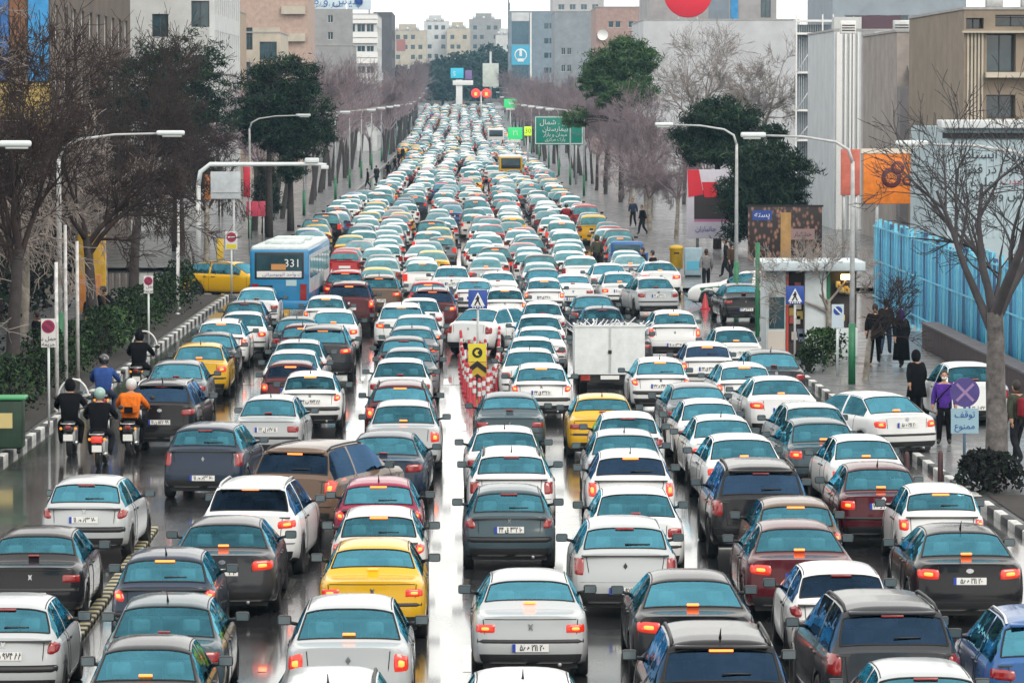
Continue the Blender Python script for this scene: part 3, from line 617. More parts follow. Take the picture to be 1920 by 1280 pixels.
# ================================================================ buildings
def wall_mesh(mb, o, ux, W, H, holes, depth, nrm, m=0, mr=0):
    """vertical wall with openings; o lower corner, ux along the wall, nrm outward"""
    us = sorted({0, W, *[h[0] for h in holes], *[h[1] for h in holes]}); vs_ = sorted({0, H, *[h[2] for h in holes], *[h[3] for h in holes]})
    o, ux, nrm = Vector(o), Vector(ux), Vector(nrm); up = Vector((0, 0, 1))
    P = lambda a, b, d=0: o + ux * a + up * b - nrm * d
    for a0, a1 in zip(us, us[1:]):
        # merge cells in a column between holes
        run = None
        for b0, b1 in list(zip(vs_, vs_[1:])) + [(None, None)]:
            ins = b0 is not None and any(h[0] <= a0 + 1e-6 and a1 <= h[1] + 1e-6 and h[2] <= b0 + 1e-6 and b1 <= h[3] + 1e-6 for h in holes)
            if b0 is not None and not ins: run = (run[0], b1) if run else (b0, b1)
            elif run: mb.add([P(a0, run[0]), P(a1, run[0]), P(a1, run[1]), P(a0, run[1])], [(0, 1, 2, 3)], m); run = None
    for a0, a1, b0, b1 in holes:
        c = [P(a0, b0), P(a1, b0), P(a1, b1), P(a0, b1)]; d = [P(a0, b0, depth), P(a1, b0, depth), P(a1, b1, depth), P(a0, b1, depth)]
        mb.add(c + d, [(i, (i + 1) % 4, 4 + (i + 1) % 4, 4 + i) for i in range(4)], mr)
_wm = {}
def window_mesh(w_, h_, fm, mull):
    k = (round(w_, 2), round(h_, 2), fm.name, mull)
    if k not in _wm:
        t = .05; f = MB().box(0, w_, 0, .05, 0, t).box(0, w_, 0, .05, h_ - t, h_).box(0, t, 0, .05, t, h_ - t).box(w_ - t, w_, 0, .05, t, h_ - t)
        for i in range(1, mull): f.box(w_ * i / mull - .025, w_ * i / mull + .025, .002, .048, t, h_ - t)
        _wm[k] = (f.mesh('window_frame', fm), MB().box(t * .5, w_ - t * .5, .055, .065, t * .5, h_ - t * .5).mesh('pane', PANE))
    return _wm[k]
FRAME_W = mat('frame_white', (.6, .6, .6), rough=.5); FRAME_D = mat('frame_dark', (.06, .06, .065), rough=.5)
def building(name, label, x0, x1, y0, y1, z1, wm, front=(), side=(), sgn=0, z0=None, fm=None, mull=2, depth=.18, parapet=True, **kw):
    """box with real openings in the wall facing the camera (front) and in the wall facing the street (side)"""
    z0 = gz(y0) - .3 if z0 is None else z0; fm = fm or FRAME_W
    root = empty(name, (x0, y0, z0), label=label, cat=kw.pop('cat', 'building'), **kw)
    W, D, H = x1 - x0, y1 - y0, z1 - z0; mb = MB()
    wall_mesh(mb, (0, 0, 0), (1, 0, 0), W, H, list(front), depth, (0, -1, 0))
    sx = W if sgn < 0 else 0                    # sgn -1: stands west of the road, its east wall faces the street
    if sgn < 0: wall_mesh(mb, (W, 0, 0), (0, 1, 0), D, H, list(side), depth, (1, 0, 0)); mb.add([(0, 0, 0), (0, 0, H), (0, D, H), (0, D, 0)], [(0, 1, 2, 3)])
    else: wall_mesh(mb, (0, 0, 0), (0, 1, 0), D, H, list(side), depth, (-1, 0, 0)); mb.add([(W, 0, 0), (W, D, 0), (W, D, H), (W, 0, H)], [(0, 1, 2, 3)])
    mb.add([(0, D, 0), (0, D, H), (W, D, H), (W, D, 0)], [(0, 1, 2, 3)])
    mb.obj('wall', wm, root)
    rf = MB().box(.05, W - .05, .05, D - .05, H - .35, H - .3)
    rf.obj('roof', mat('roof_felt', (.12, .12, .125), rough=.8, noise=.2), root)
    if parapet:
        c = MB()
        c.box(-.06, W + .06, -.06, .25, H - .003, H + .12).box(-.06, .2, .25, D, H - .003, H + .12).box(W - .2, W + .06, .25, D, H - .003, H + .12); c.obj('coping', mat('coping_stone', (.34, .34, .34), rough=.7, noise=.2), root)
    for a0, a1, b0, b1 in front:
        f, p = window_mesh(a1 - a0, b1 - b0, fm, mull); o = put('window', f, root, (a0, depth - .06, b0)); put('pane', p, o)
    for a0, a1, b0, b1 in side:
        f, p = window_mesh(a1 - a0, b1 - b0, fm, mull); o = put('window', f, root)
        if sgn < 0: o.location = (W - depth + .06, a0, b0); o.rotation_euler = (0, 0, math.pi / 2)
        else: o.location = (depth - .06, a1, b0); o.rotation_euler = (0, 0, -math.pi / 2)
        put('pane', p, o)
    return root, W, H, D
def wgrid(W, H, nx, st, ww, wh, sill=1.0, z0=.3, top=.6, mx=.8, skip=None):
    out = []; k = 0; z = z0 + sill
    while z + wh < H - top:
        for i in range(nx):
            c = mx + (W - 2 * mx) * (i + .5) / nx
            if not (skip and skip(i, k)): out.append((c - ww / 2, c + ww / 2, z, z + wh))
        k += 1; z += st
    return out
def bx(p0, p1, y): return onY(p0, 300, y)[0], onY(p1, 300, y)[0]
def zt(py, y): return onY(960, py, y)[2]
def wallmat(nm, col, n=.18, sc=.6, rough=.85): return mat(nm, col, rough=rough, noise=n, nscale=sc, bump=.25, bscale=14, detail=8)
CREAM = wallmat('cream_render', (.46, .42, .35)); TAN = wallmat('tan_brick', (.36, .28, .21), .22, 1.5); GREYW = wallmat('grey_render', (.30, .31, .32)); PALE = wallmat('pale_render', (.55, .57, .58), .14)
BLUEG = wallmat('blue_grey_cladding', (.20, .25, .30)); PINK = wallmat('pink_brick', (.34, .24, .22), .2, 2); DARKG = wallmat('dark_grey_stone', (.10, .105, .12)); BROWN = wallmat('brown_stone', (.11, .085, .07), .3); BEIGE = wallmat('beige_render', (.33, .295, .275), .25); CONC = wallmat('raw_concrete', (.33, .33, .34), .25, .4); OCHRE = wallmat('ochre_render', (.38, .28, .08), .3, .8)
def panel(root, nm, x0, x1, z0, z1, m, y=-.05, t=.06): return MB().box(x0, x1, y - t, y, z0, z1).obj(nm, m, root)
# --- west side
x0, x1 = bx(-330, 95, 205); r, W, H, D = building('office_block', 'dark brown office block with blue and ochre wall panels behind bare trees', x0, x1, 205, 255, 22, BROWN, sgn=-1, front=[(W_, W_ + 1.2, z, z + 1.5) for W_ in (1.5, 3.6, 5.6) for z in (2, 5.4, 8.8, 12.2, 15.6)], side=wgrid(50, 22, 10, 3.4, 2.2, 1.6))
PB = mat('panel_blue', (.02, .11, .33), rough=.4, noise=.3); PBL = mat('panel_bright_blue', (.03, .25, .55), rough=.4, noise=.25)
for a, b, t_, u, m_ in ((-40, 18, -60, 150, PB), (55, 93, -60, 152, PBL), (20, 50, -60, 100, mat('panel_rust', (.16, .07, .03), rough=.6, noise=.3)), (40, 94, 156, 290, OCHRE), (-20, 34, 156, 230, OCHRE)):
    q0, q1 = bx(a, b, 205); panel(r, 'wall_panel', q0 - x0, q1 - x0, zt(u, 205) - r.location.z, min(zt(t_, 205) - r.location.z, H - .2), m_)
x0, x1 = bx(95, 272, 262); r, W, H, D = building('apartment_house', 'tall off-white apartment house with a plain side wall behind bare twigs', x0, x1, 262, 284, 24, PALE, sgn=-1, front=[(W - 2.2, W - 1.1, z, z + 1.6) for z in np.arange(3, 20, 3.3)] + [(W - 4.6, W - 3.6, z, z + 1.4) for z in np.arange(9, 20, 3.3)], side=wgrid(22, 24, 6, 3.3, 1.6, 1.7), fm=FRAME_D)
x0, x1 = bx(268, 326, 290); r, W, H, D = building('glass_fronted_block', 'narrow block faced with green, yellow and turquoise vertical glass panels', x0, x1, 290, 320, 24, GREYW, sgn=-1, side=wgrid(30, 24, 7, 3.3, 2.2, 1.9))
for i, (c_, a, b) in enumerate((((.02, .22, .14), .06, .42), ((.5, .48, .08), .05, .9), ((.06, .42, .45), .95, 1.9), ((.12, .5, .55), 1.95, W - .05))):
    if i != 1: panel(r, 'glass_panel', a, b, 1, H - .4, mat('panel_%d' % i, c_, rough=.2, noise=.2, spec=.8))
    else: panel(r, 'glass_panel', a, b, 8, 13.5, mat('panel_%d' % i, c_, rough=.3, noise=.2), y=-.13)
x0, x1 = bx(326, 403, 345); r, W, H, D = building('ribbed_office_block', 'pale office block with rows of tall vertical concrete fins', x0, x1, 345, 385, 25, PALE, sgn=-1, front=[(a, a + .42, z, z + 2.6) for z in np.arange(4.5, 22, 3.5) for a in np.arange(.35, W - .5, .82)], side=wgrid(40, 25, 12, 3.5, 1.4, 2.2), mull=1, fm=FRAME_D, depth=.35)
for i, a in enumerate(np.arange(.08, W, .82)): MB().box(a, a + .2, -.3, -.002, 4, H - .2).obj('fin', PALE, r)
x0, x1 = bx(402, 448, 405); r, W, H, D = building('brick_house', 'tan brick house with a blank side wall and rusty roof edge', x0, x1, 405, 420, zt(22, 405), TAN, sgn=-1)
x0, x1 = bx(446, 526, 425); r, W, H, D = building('terraced_house', 'cream house with dark stepped terraces and small windows', x0, x1, 425, 445, zt(62, 425), CREAM, sgn=-1, front=[(.5, 1.5, H - 3.4, H - 1.2), (2.2, 3.9, H - 4.4, H - 2.6), (.6, 1.3, H - 6.6, H - 4.6), (2.4, 3.8, H - 7.6, H - 6)], mull=3, fm=FRAME_D)
panel(r, 'balcony_wall', 1.6, 4.1, H - 5.8, H - 4.6, CREAM, y=-.05, t=.5)
x0, x1 = bx(440, 578, 520); r, W, H, D = building('brick_apartments', 'pinkish brick apartments with stacked loggias and a flat roof', x0, x1, 520, 545, zt(-20, 520), wallmat('rose_brick', (.42, .31, .26), .2, 2), sgn=-1, front=[(a, a + 1.5, z, z + 1.7) for a in (W - 3.0, W - 5.4, W - 7.8) for z in np.arange(6, H - 1, 3.3)])
for z in np.arange(5.6, H - 1, 3.3): panel(r, 'balcony', W - 3.2, W - .3, z - .2, z + .75, CREAM, t=.6)
x0, x1 = bx(530, 662, 560); r, W, H, D = building('grey_low_block', 'plain grey rendered block below the white banded offices', x0, x1, 560, 580, zt(86, 560), GREYW, sgn=-1, front=[(W - 3, W - 2.3, H - 3.4, H - 2.4), (W - 3, W - 2.3, H - 5.6, H - 4.6), (2, 3.2, H - 3, H - 1.6)])
Y6 = 640; x0, x1 = bx(575, 707, Y6); b6, W6, H6, D6 = building('banded_office', 'white office block with long ribbon windows and rooftop hoardings', x0, x1, Y6, Y6 + 40, zt(27, Y6), PALE, sgn=-1, front=[(a, a + w_, zt(p1, Y6) + .3, zt(p0, Y6) + .3) for p0, p1 in ((46, 61), (87, 98), (125, 138), (162, 175)) for a, w_ in ((.3, 1.3), (1.8, 1.5), (3.5, .35), (4.1, .35), (4.7, 1.2), (6.3, 1.0), (7.6, 1.2), (9.0, 1.1))], side=wgrid(40, 20, 8, 3.3, 2.8, 1.3), fm=FRAME_W)
for p0, p1 in ((30, 45), (62, 82), (99, 120), (139, 158)):
    MB().box(-.15, W6 + .15, -.35, -.003, zt(p1, Y6) + .3, zt((p0 + p1) / 2 + 1, Y6) + .3).box(-.15, W6 + .15, -.22, -.003, zt((p0 + p1) / 2 - 1, Y6) + .3, zt(p0, Y6) + .3).obj('facade_band', WHITE, b6)
x0, x1 = bx(701, 735, 760); r, W, H, D = building('slim_dark_block', 'slim dark grey block closing the row of white offices', x0, x1, 760, 800, zt(24, 760), DARKG, sgn=-1, side=wgrid(40, 20, 8, 3.3, 2.4, 1.5))
for z, c_ in ((8.5, (.6, .1, .1)), (6.2, (.5, .62, .62)), (10.5, (.5, .5, .55))): panel(r, 'shop_sign', .4, 1.7, z, z + 1.3, mat('sign_%g' % z, c_, rough=.4), t=.4)
for i, (a, b, yy, tp) in enumerate(((600, 690, 860, 118), (660, 735, 960, 128))):
    x0, x1 = bx(a, b, yy); building('street_house', ['low grey house behind the mauve bare trees', 'low pale house near the end of the tree row'][i], x0, x1, yy, yy + 40, zt(tp, yy), [GREYW, PALE][i], sgn=-1, side=wgrid(40, 14, 9, 3.3, 2, 1.5))
# --- closing the street far up the hill
for i, (a, b, yy, tp, m_, lb) in enumerate(((735, 800, 1380, 58, CREAM, 'cream apartment block with a red roof sign panel at the street end'), (795, 842, 1440, 41, PALE, 'stepped white apartment block rising behind the far trees'), (838, 882, 1420, 54, CREAM, 'low cream apartments in the gap behind the far round tree'), (880, 940, 1460, 37, GREYW, 'grey apartment block with a rooftop shed far up the street'), (930, 965, 1400, 66, PALE, 'small white block tucked beside the blue-grey tower'))):
    x0, x1 = bx(a, b, yy); z1 = zt(tp, yy); z0 = gz(yy) - .5; W = x1 - x0; H = z1 - z0
    r, W, H, D = building('far_apartment', lb, x0, x1, yy, yy + 30, z1, m_, front=wgrid(W, H, max(2, int(W / 2.6)), 3.2, 1.3, 1.4, skip=lambda q, k: (q * 7 + k * 3 + i) % 4 == 0), mull=1, fm=FRAME_D)
    MB().box(W * .2, W * .7, 3, 9, H - .3, H + 2.2).obj('roof_shed', m_, r)
    for q in range(3): MB().lathe([(.5, 0), (.5, 1.2), (.3, 1.5)], 8, o=(W * (.15 + .3 * q), 1.5, H - .3), cap=True).obj('water_tank', STEEL, r)
    if i == 0: panel(r, 'red_panel', 1.5, 4.4, H - 6.5, H - 2.8, mat('faded_red', (.35, .14, .13), rough=.6))
# --- east side
Y1 = 980; x0, x1 = bx(955, 1038, Y1); r, W, H, D = building('blue_grey_tower', 'blue-grey office tower with a lit emblem board and dark glass strip', x0, x1, Y1, Y1 + 30, zt(22, Y1), BLUEG, sgn=1, front=[(a, a + 1.0, zt(p + 5, Y1) - gz(Y1) + .3, zt(p - 5, Y1) - gz(Y1) + .3) for p in (49, 77, 104, 132, 160) for a in (8.0, 9.2)], mull=1, fm=FRAME_D, side=wgrid(30, 30, 6, 3.3, 2.4, 1.6))
b = lambda p: zt(p, Y1) - r.location.z
panel(r, 'white_top_panel', .5, 4.6, b(40), b(24), PALE); panel(r, 'glass_strip', .6, 4.4, b(82), b(41), mat('dark_strip_glass', (.03, .09, .13), rough=.1, spec=.9, noise=.3)); panel(r, 'glass_strip', .6, 4.4, b(165), b(124), mat('dark_strip_glass', (.03, .09, .13)))
eb = panel(r, 'emblem_board', .5, 4.7, b(122), b(85), mat('emblem_board', (.03, .2, .32), rough=.3, emit=(.1, .6, .8), es=.25), t=.3)
MB().lathe([(1.2, 0), (1.2, .1), (1.45, .1), (1.45, 0), (1.2, 0)], 20, 'y', (2.6, -.47, (b(122) + b(85)) / 2)).obj('emblem_ring', WHITE, eb); MB().box(1.9, 3.3, -.5, -.36, b(116), b(110)).box(2.3, 2.9, -.5, -.36, b(106), b(93)).obj('emblem_mark', WHITE, eb)
MB().box(4.75, 5.1, -.4, -.002, b(160), b(24)).obj('white_mullion', WHITE, r)
x0, x1 = bx(1036, 1132, 1100); building('pale_tower', 'pale grey tower rising behind the blue-grey offices', x0, x1, 1100, 1130, zt(-30, 1100), wallmat('light_panel', (.44, .43, .44), .1), sgn=1, front=wgrid(x1 - x0, 38, 4, 3.4, 1.6, 1.4))
x0, x1 = bx(1040, 1125, 800); building('plain_grey_flats', 'plain slate-grey flats with few windows behind the mauve trees', x0, x1, 800, 830, zt(22, 800), wallmat('slate_render', (.24, .27, .30)), sgn=1, front=[(1.2, 2.0, 15, 16.3), (2.3, 3.1, 15, 16.3), (1.2, 2.0, 11.8, 13.1), (2.3, 3.1, 11.8, 13.1), (5.2, 6.2, 12, 13.6)])
Y2 = 620; x0, x1 = bx(1118, 1222, Y2); r, W, H, D = building('pink_brick_flats', 'pinkish brick flats with a white corner balcony and satellite dish', x0, x1, Y2, Y2 + 26, zt(14, Y2), PINK, sgn=1, front=[(a, a + .8, zt(p + 6, Y2) + .3, zt(p - 6, Y2) + .3) for p in (46, 88, 130) for a in (1.7, 2.7, 4.6, 5.6)], mull=1)
for p in (58, 100): MB().box(5.4, W + .1, -1.0, -.003, zt(p + 9, Y2) + .3, zt(p, Y2) + .3).obj('balcony', WHITE, r)
MB().lathe([(.02, .12), (.5, .1), (.8, -.12)], 12, 'y', (.9, -.5, H - 4)).obj('satellite_dish', WHITE, r)
Y3 = 440; x0, x1 = bx(1206, 1497, Y3); r3, W, H, D = building('long_grey_wall_building', 'long building with a blank pale grey side wall behind bare trees', x0, x1, Y3, Y3 + 30, zt(38, Y3), wallmat('blank_wall', (.48, .50, .53), .16, .35), sgn=1, side=wgrid(30, 15, 6, 3.3, 2.4, 1.6))
x0, x1 = bx(1216, 1455, 470); r, W, H, D = building('setback_storey', 'concrete upper storey with a blue door and dark opening over the blank wall', x0, x1, 470, 495, zt(-40, 470), CONC, sgn=1, z0=zt(40, 470), front=[(7.0, 7.6, .3, 3.6), (12.3, 13.4, .4, 4.4), (3.0, 3.8, 1.5, 3.2)], fm=FRAME_D)
panel(r, 'blue_door', 9.0, 9.8, .1, 3.2, PBL); panel(r, 'grey_cladding', 6.6, 8.8, .2, 4.6, BLUEG, y=-.02, t=.02)
# red round roof sign
ys = 462; c_ = onY(1290, -12, ys); rs = empty('round_roof_sign', (c_[0], ys, c_[2]), label='big red round sign on the roof of the long grey building', cat='sign')
MB().lathe([(.01, -.15), (2.5, -.15), (2.62, 0), (2.5, .15), (.01, .15)], 40, 'y').obj('disc', mat('sign_red', (.55, .02, .04), rough=.35, emit=(1, .03, .06), es=.15), rs)
MB().tube([(-1, .2, -1.5), (-1, .4, -5.0)], .09).tube([(1, .2, -1.5), (1, .4, -5.0)], .09).obj('support', STEEL, rs)
x0, x1 = bx(1560, 1810, 345); building('steel_clad_hall', 'bluish steel-clad hall with pipes showing over the nearer roofs', x0, x1, 345, 370, zt(-30, 345), wallmat('steel_sheet', (.28, .33, .38), .15), sgn=1, front=wgrid(x1 - x0, 16, 5, 3.2, 1.5, 1.1), fm=FRAME_W)
# steel stair tower
Y4 = 300; x0, x1 = bx(1491, 1563, Y4); st = empty('stair_tower', (x0, Y4, 0), label='open steel stair tower with vertical rods and diagonal braces', cat='tower'); W = x1 - x0; H = zt(38, Y4)
MB().box(.15, W - .1, 1.2, 1.4, 0, H - .3).obj('back_wall', wallmat('stair_wall', (.20, .24, .28)), st)
for z in (.2, zt(262, Y4), zt(206, Y4), zt(135, Y4), zt(62, Y4), H): MB().box(-.05, W + .05, -.05, 1.15, z - .12, z + .03).obj('landing', WHITE, st)
for a in (0, W * .68, W - .12): MB().box(a, a + .1, -.12, -.052, 0, H + .4).obj('post', WHITE, st)
for a in np.arange(.12, W * .66, .16): MB().tube([(a, .25, .2), (a, .25, H)], .018, 5).obj('rod', STEEL, st)
for z0_, z1_ in ((zt(206, Y4), zt(135, Y4)), (zt(135, Y4), zt(62, Y4)), (zt(262, Y4), zt(206, Y4))): MB().tube([(.1, -.17, z0_), (W * .66, -.17, z1_)], .04, 6).obj('brace', WHITE, st)
MB().box(W * .42, W * .64, .9, 1.19, zt(212, Y4), zt(160, Y4)).obj('door', FRAME_D, st)
Y5 = 265; x0, x1 = bx(1563, 1682, Y5); r, W, H, D = building('white_ribbed_block', 'narrow white block with long vertical ribs and a plum roof strip', x0, x1, Y5, Y5 + 20, zt(58, Y5), wallmat('ribbed_white', (.56, .60, .63), .12), sgn=1)
for a, w_ in ((.15, .35), (.65, .12), (.95, .12), (1.15, .12), (1.45, .1), (2.62, .9)): MB().box(a, a + w_, -.16, -.002, .4, H - .1).obj('rib', WHITE, r)
MB().box(1.72, 2.5, -.05, -.002, .4, H - .05).obj('grey_bay', CONC, r); MB().box(-.0, 1.7, -.02, 1.5, H + .13, H + .85).obj('roof_upstand', PALE, r); MB().box(1.75, 4.2, .3, 1.5, H + .13, H + .95).obj('plum_cladding', mat('plum', (.09, .05, .07), rough=.6), r)
Y6e = 236; x0, x1 = bx(1681, 1812, Y6e); r, W, H, D = building('beige_blank_house', 'beige house with a blank side wall and a little tin canopy', x0, x1, Y6e, Y6e + 20, zt(60, Y6e), BEIGE, sgn=1, front=[(.2, .75, zt(262, Y6e), zt(222, Y6e))], fm=FRAME_D)
MB().box(.02, 2.3, -1.6, -.003, 0, zt(152, Y6e)).obj('lower_block', wallmat('dull_grey', (.20, .19, .20), .2), r)
cn = MB(); zc = zt(137, Y6e); cn.add([(.6, -1.5, zc), (3.7, -1.5, zc), (3.7, -.01, zc + .75), (.6, -.01, zc + .75), (.6, -1.5, zc - .06), (3.7, -1.5, zc - .06), (3.7, -.01, zc + .69), (.6, -.01, zc + .69)], [(0, 1, 2, 3), (7, 6, 5, 4), (0, 4, 5, 1), (1, 5, 6, 2), (3, 2, 6, 7), (0, 3, 7, 4)])
for a in np.arange(.65, 3.7, .12): cn.tube([(a, -1.5, zc + .01), (a, -.03, zc + .74)], .025, 4, cap=False)
cn.obj('canopy', mat('tin', (.45, .47, .5), rough=.35, metal=.6), r); MB().box(.65, .72, -1.45, -1.38, zc - .8, zc - .06).box(1.15, 1.22, -1.45, -1.38, zc - .8, zc - .06).obj('canopy_post', FRAME_D, r)
Y7 = 205; x0, x1 = bx(1806, 2010, Y7); r, W, H, D = building('balcony_apartments', 'brown stone apartments with deep balconies and vertical bar screen', x0, x1, Y7, Y7 + 25, zt(18, Y7), wallmat('sandy_stone', (.25, .205, .16), .22), sgn=1, front=[(1.1, 2.5, zt(135, Y7) + .3, zt(64, Y7) + .3), (1.1, 2.5, zt(222, Y7) + .3, zt(178, Y7) + .3), (.1, .95, zt(54, Y7) + .3, zt(34, Y7) + .3), (1.5, 3.2, zt(50, Y7) + .3, zt(28, Y7) + .3), (2.9, 4.4, zt(135, Y7) + .3, zt(64, Y7) + .3)], depth=.9, fm=FRAME_D)
for a in (.15, .33, .5, .67, .84): MB().box(a, a + .09, -.1, -.003, .5, zt(62, Y7) + .3).obj('bar', CREAM, r)
for z in (zt(136, Y7) + .3, zt(223, Y7) + .3): MB().box(1.0, 4.6, -.7, -.003, z - .25, z + .0).obj('balcony_slab', CREAM, r)
MB().box(-.1, W, -.35, -.003, zt(62, Y7) + .3, zt(58, Y7) + .3).obj('cornice', CREAM, r)
for a, z in ((1.2, .12), (2.9, .12)): MB().bbox(a, a + .8, 1, 1.6, H + z, H + z + .7, .04).obj('cooler', STEEL, r)
# rooftop clutter in front of the hall
for i, (p, q) in enumerate(((1690, 58), (1725, 50), (1760, 56), (1590, 36), (1775, 40))):
    c_ = onY(p, q, 240 + 4 * i); o = empty('air_cooler', (c_[0], 240 + 4 * i, zt(60, 240 + 4 * i) - .1), label=['squat grey rooftop air cooler beside the tin canopy house', 'tall dark rooftop air cooler next to a pipe', 'greenish rooftop air cooler on the beige house', 'small pale rooftop air cooler above the ribbed block', 'black rooftop air cooler below the balcony apartments'][i], cat='air cooler')
    MB().bbox(-.45, .45, -.3, .4, 0, .75 + .1 * (i % 3), .04).obj('case', [STEEL, FRAME_D, mat('cooler_green', (.15, .25, .22), rough=.5), WHITE, FRAME_D][i], o)
    for z in (.15, .3, .45): MB().box(-.38, .38, -.33, -.3, z, z + .06).obj('louvre', BLACK, o)
# ================================================================ trees and planting
BARK_P = mat('plane_bark', (.22, .19, .16), rough=.85, noise=.45, nscale=3, bump=.4, bscale=20, col2=(.42, .39, .34))
BARK_D = mat('dark_bark', (.05, .042, .042), rough=.9, noise=.3, nscale=6, bump=.5)
TWIG = mat('twig_bark', (.05, .036, .034), rough=.9, spec=.15, noise=.35, nscale=2); TWIG_M = mat('mauve_twigs', (.25, .205, .225), rough=.9, spec=.15, noise=.3, nscale=1)
TWIG_L = mat('pale_twigs', (.26, .225, .205), rough=.9, noise=.35, nscale=2)
def bare_tree(seed, h, trunk_r, spread=1.0, levels=5, fork=.32, twig=1.0, droop=0.0, up=.35, kids=(3, 4)):
    """returns (trunk mesh builder, crown mesh builder) of a leafless tree"""
    rnd = random.Random(seed); T, Cn = MB(), MB()
    def branch(p, d, L, r, lev):
        n = 5 if lev == 0 else 4 if lev < 3 else 3; pts = [p]; rs = [r]; q = Vector(p); dd = Vector(d)
        for i in range(n):
            j = Vector((rnd.uniform(-1, 1), rnd.uniform(-1, 1), rnd.uniform(-1, 1))) * (.06 if lev == 0 else .20)
            dd = (dd + j + Vector((0, 0, up * .12 if lev > 0 else .05)) - Vector((0, 0, droop * .1 * lev))).normalized()
            q = q + dd * (L / n); pts.append(q.copy()); rs.append(r * (1 - (.35 if lev == 0 else .72) * (i + 1) / n))
        sides = 9 if lev == 0 else 6 if lev == 1 else 4 if lev == 2 else 3
        (T if lev == 0 else Cn).tube(pts, [max(v, .007) for v in rs], sides, cap=False)
        if lev >= levels: return
        k = rnd.randint(*kids) + (1 if lev in (1, 2) else 0)
        if lev == 0: k += 1
        for i in range(k):
            t = (rnd.uniform(.78, 1.0) if lev == 0 else rnd.uniform(.22, .98)); a = t * n; i0 = min(int(a), n - 1); pp = pts[i0].lerp(pts[i0 + 1], a - i0)
            ang = rnd.uniform(.35, .85) * spread; az = rnd.uniform(0, 6.283) + i * 2.4
            tt = (pts[i0 + 1] - pts[i0]).normalized(); o = tt.orthogonal().normalized(); o = Matrix.Rotation(az, 3, tt) @ o
            nd = tt * math.cos(ang) + o * math.sin(ang)
            branch(pp, nd, L * (rnd.uniform(.72, 1.05) if lev == 0 else rnd.uniform(.42, .72)), max(rs[i0] * rnd.uniform(.5, .72), .007), lev + 1)
    branch(Vector((0, 0, -.1)), Vector((rnd.uniform(-.06, .06), rnd.uniform(-.06, .06), 1)), h * fork + .1, trunk_r, 0); return T, Cn
def leaf_quad(mb, c, s, rnd, m=0, up=.3, thin=.5):
    a = Vector((rnd.gauss(0, 1), rnd.gauss(0, 1), rnd.gauss(0, 1) + up)).normalized(); b = a.orthogonal().normalized(); b = Matrix.Rotation(rnd.uniform(0, 6.28), 3, a) @ b; e = a.cross(b)
    mb.add([c - b * s, c + e * s * thin, c + b * s, c - e * s * thin], [(0, 1, 2, 3)], m)
def pine(seed, trunk_h, crown, n_clump, leaf=.16, per=46, lean=(0, 0), flat=.75):
    """crown: list of (x, y, z, rx, rz) lobes; needle tufts on limbs"""
    rnd = random.Random(seed); T, Cn, Lb = MB(), MB(), MB()
    top = max(c[2] + c[4] * .5 for c in crown); T.tube([(0, 0, -.1), (lean[0] * .3, lean[1] * .3, trunk_h * .4), (lean[0] * .7, 0, trunk_h * .8), (lean[0], lean[1], top)], [.24, .2, .16, .05], 8)
    wsum = sum(c[3] ** 2 * c[4] for c in crown)
    for (x, y, z, rx, rz) in crown:
        k = max(8, int(n_clump * rx ** 2 * rz / wsum))
        for i in range(k):
            while True:
                v = Vector((rnd.uniform(-1, 1), rnd.uniform(-1, 1), rnd.uniform(-1, 1)))
                if .45 < v.length < 1: break
            v = v * rnd.uniform(.8, 1.28); c = Vector((x + v.x * rx, y + v.y * rx, z + v.z * rz)); cs = rnd.uniform(.3, .68) * min(1, rx / 2 + .3)
            if i % 3 == 0: Lb.tube([(lean[0] * .8, 0, max(trunk_h * .6, z - rz * .5)), c.lerp(Vector((lean[0], 0, z)), .5), c], [.06, .04, .015], 4, cap=False)
            for j in range(per):
                g = Vector((rnd.gauss(0, 1), rnd.gauss(0, 1), rnd.gauss(0, .55))) * cs * .5; leaf_quad(Cn, c + g, leaf * rnd.uniform(.6, 1.4), rnd, 0 if rnd.random() < .72 else 1, up=.2, thin=.16)
    return T, Lb, Cn
PINE_D = mat('pine_needles', (.014, .028, .022), rough=.7, spec=.12, noise=.4, nscale=1.2); PINE_L = mat('pine_needles_young', (.045, .085, .04), rough=.7, spec=.12, noise=.4, nscale=1.2)
CED_D = mat('bright_needles', (.04, .085, .035), rough=.7, spec=.12, noise=.4, nscale=1.0); CED_L = mat('bright_needles_young', (.09, .16, .06), rough=.7, spec=.12, noise=.3, nscale=1.0)
FAR_LEAF = mat('far_foliage', (.03, .06, .05), rough=.8, spec=.12, noise=.35, nscale=.4)
def place_bare(tr, x, y, s, rz, label, group, tm, cm, sz=1.0):
    root = empty('bare_tree', (x, y, gz(y) + .12), rz, label=label, cat='tree', group=group); root.scale = (s, s, s * sz)
    o = put('trunk', tr[0], root); o2 = put('branches', tr[1], root)
    for q, m_ in ((o, tm), (o2, cm)): q.material_slots[0].link = 'OBJECT'; q.material_slots[0].material = m_
    return root
def mk_bare(*a, **k): T, C_ = bare_tree(*a, **k); return T.mesh('trunk', BARK_P), C_.mesh('branches', TWIG)
BT = [mk_bare(11, 10, .15, 1.15, 5, .26, kids=(4, 5), up=.1), mk_bare(23, 10, .14, 1.3, 5, .22, kids=(4, 5), up=.05), mk_bare(37, 10, .16, 1.0, 5, .30, kids=(4, 5), up=.15), mk_bare(41, 10, .13, 1.35, 5, .22, kids=(4, 4), droop=.5)]
BF = [mk_bare(5, 10, .14, .8, 5, .28, kids=(3, 4)), mk_bare(6, 10, .14, .9, 5, .24, kids=(3, 4)), mk_bare(8, 10, .14, .75, 5, .3, kids=(4, 4))]
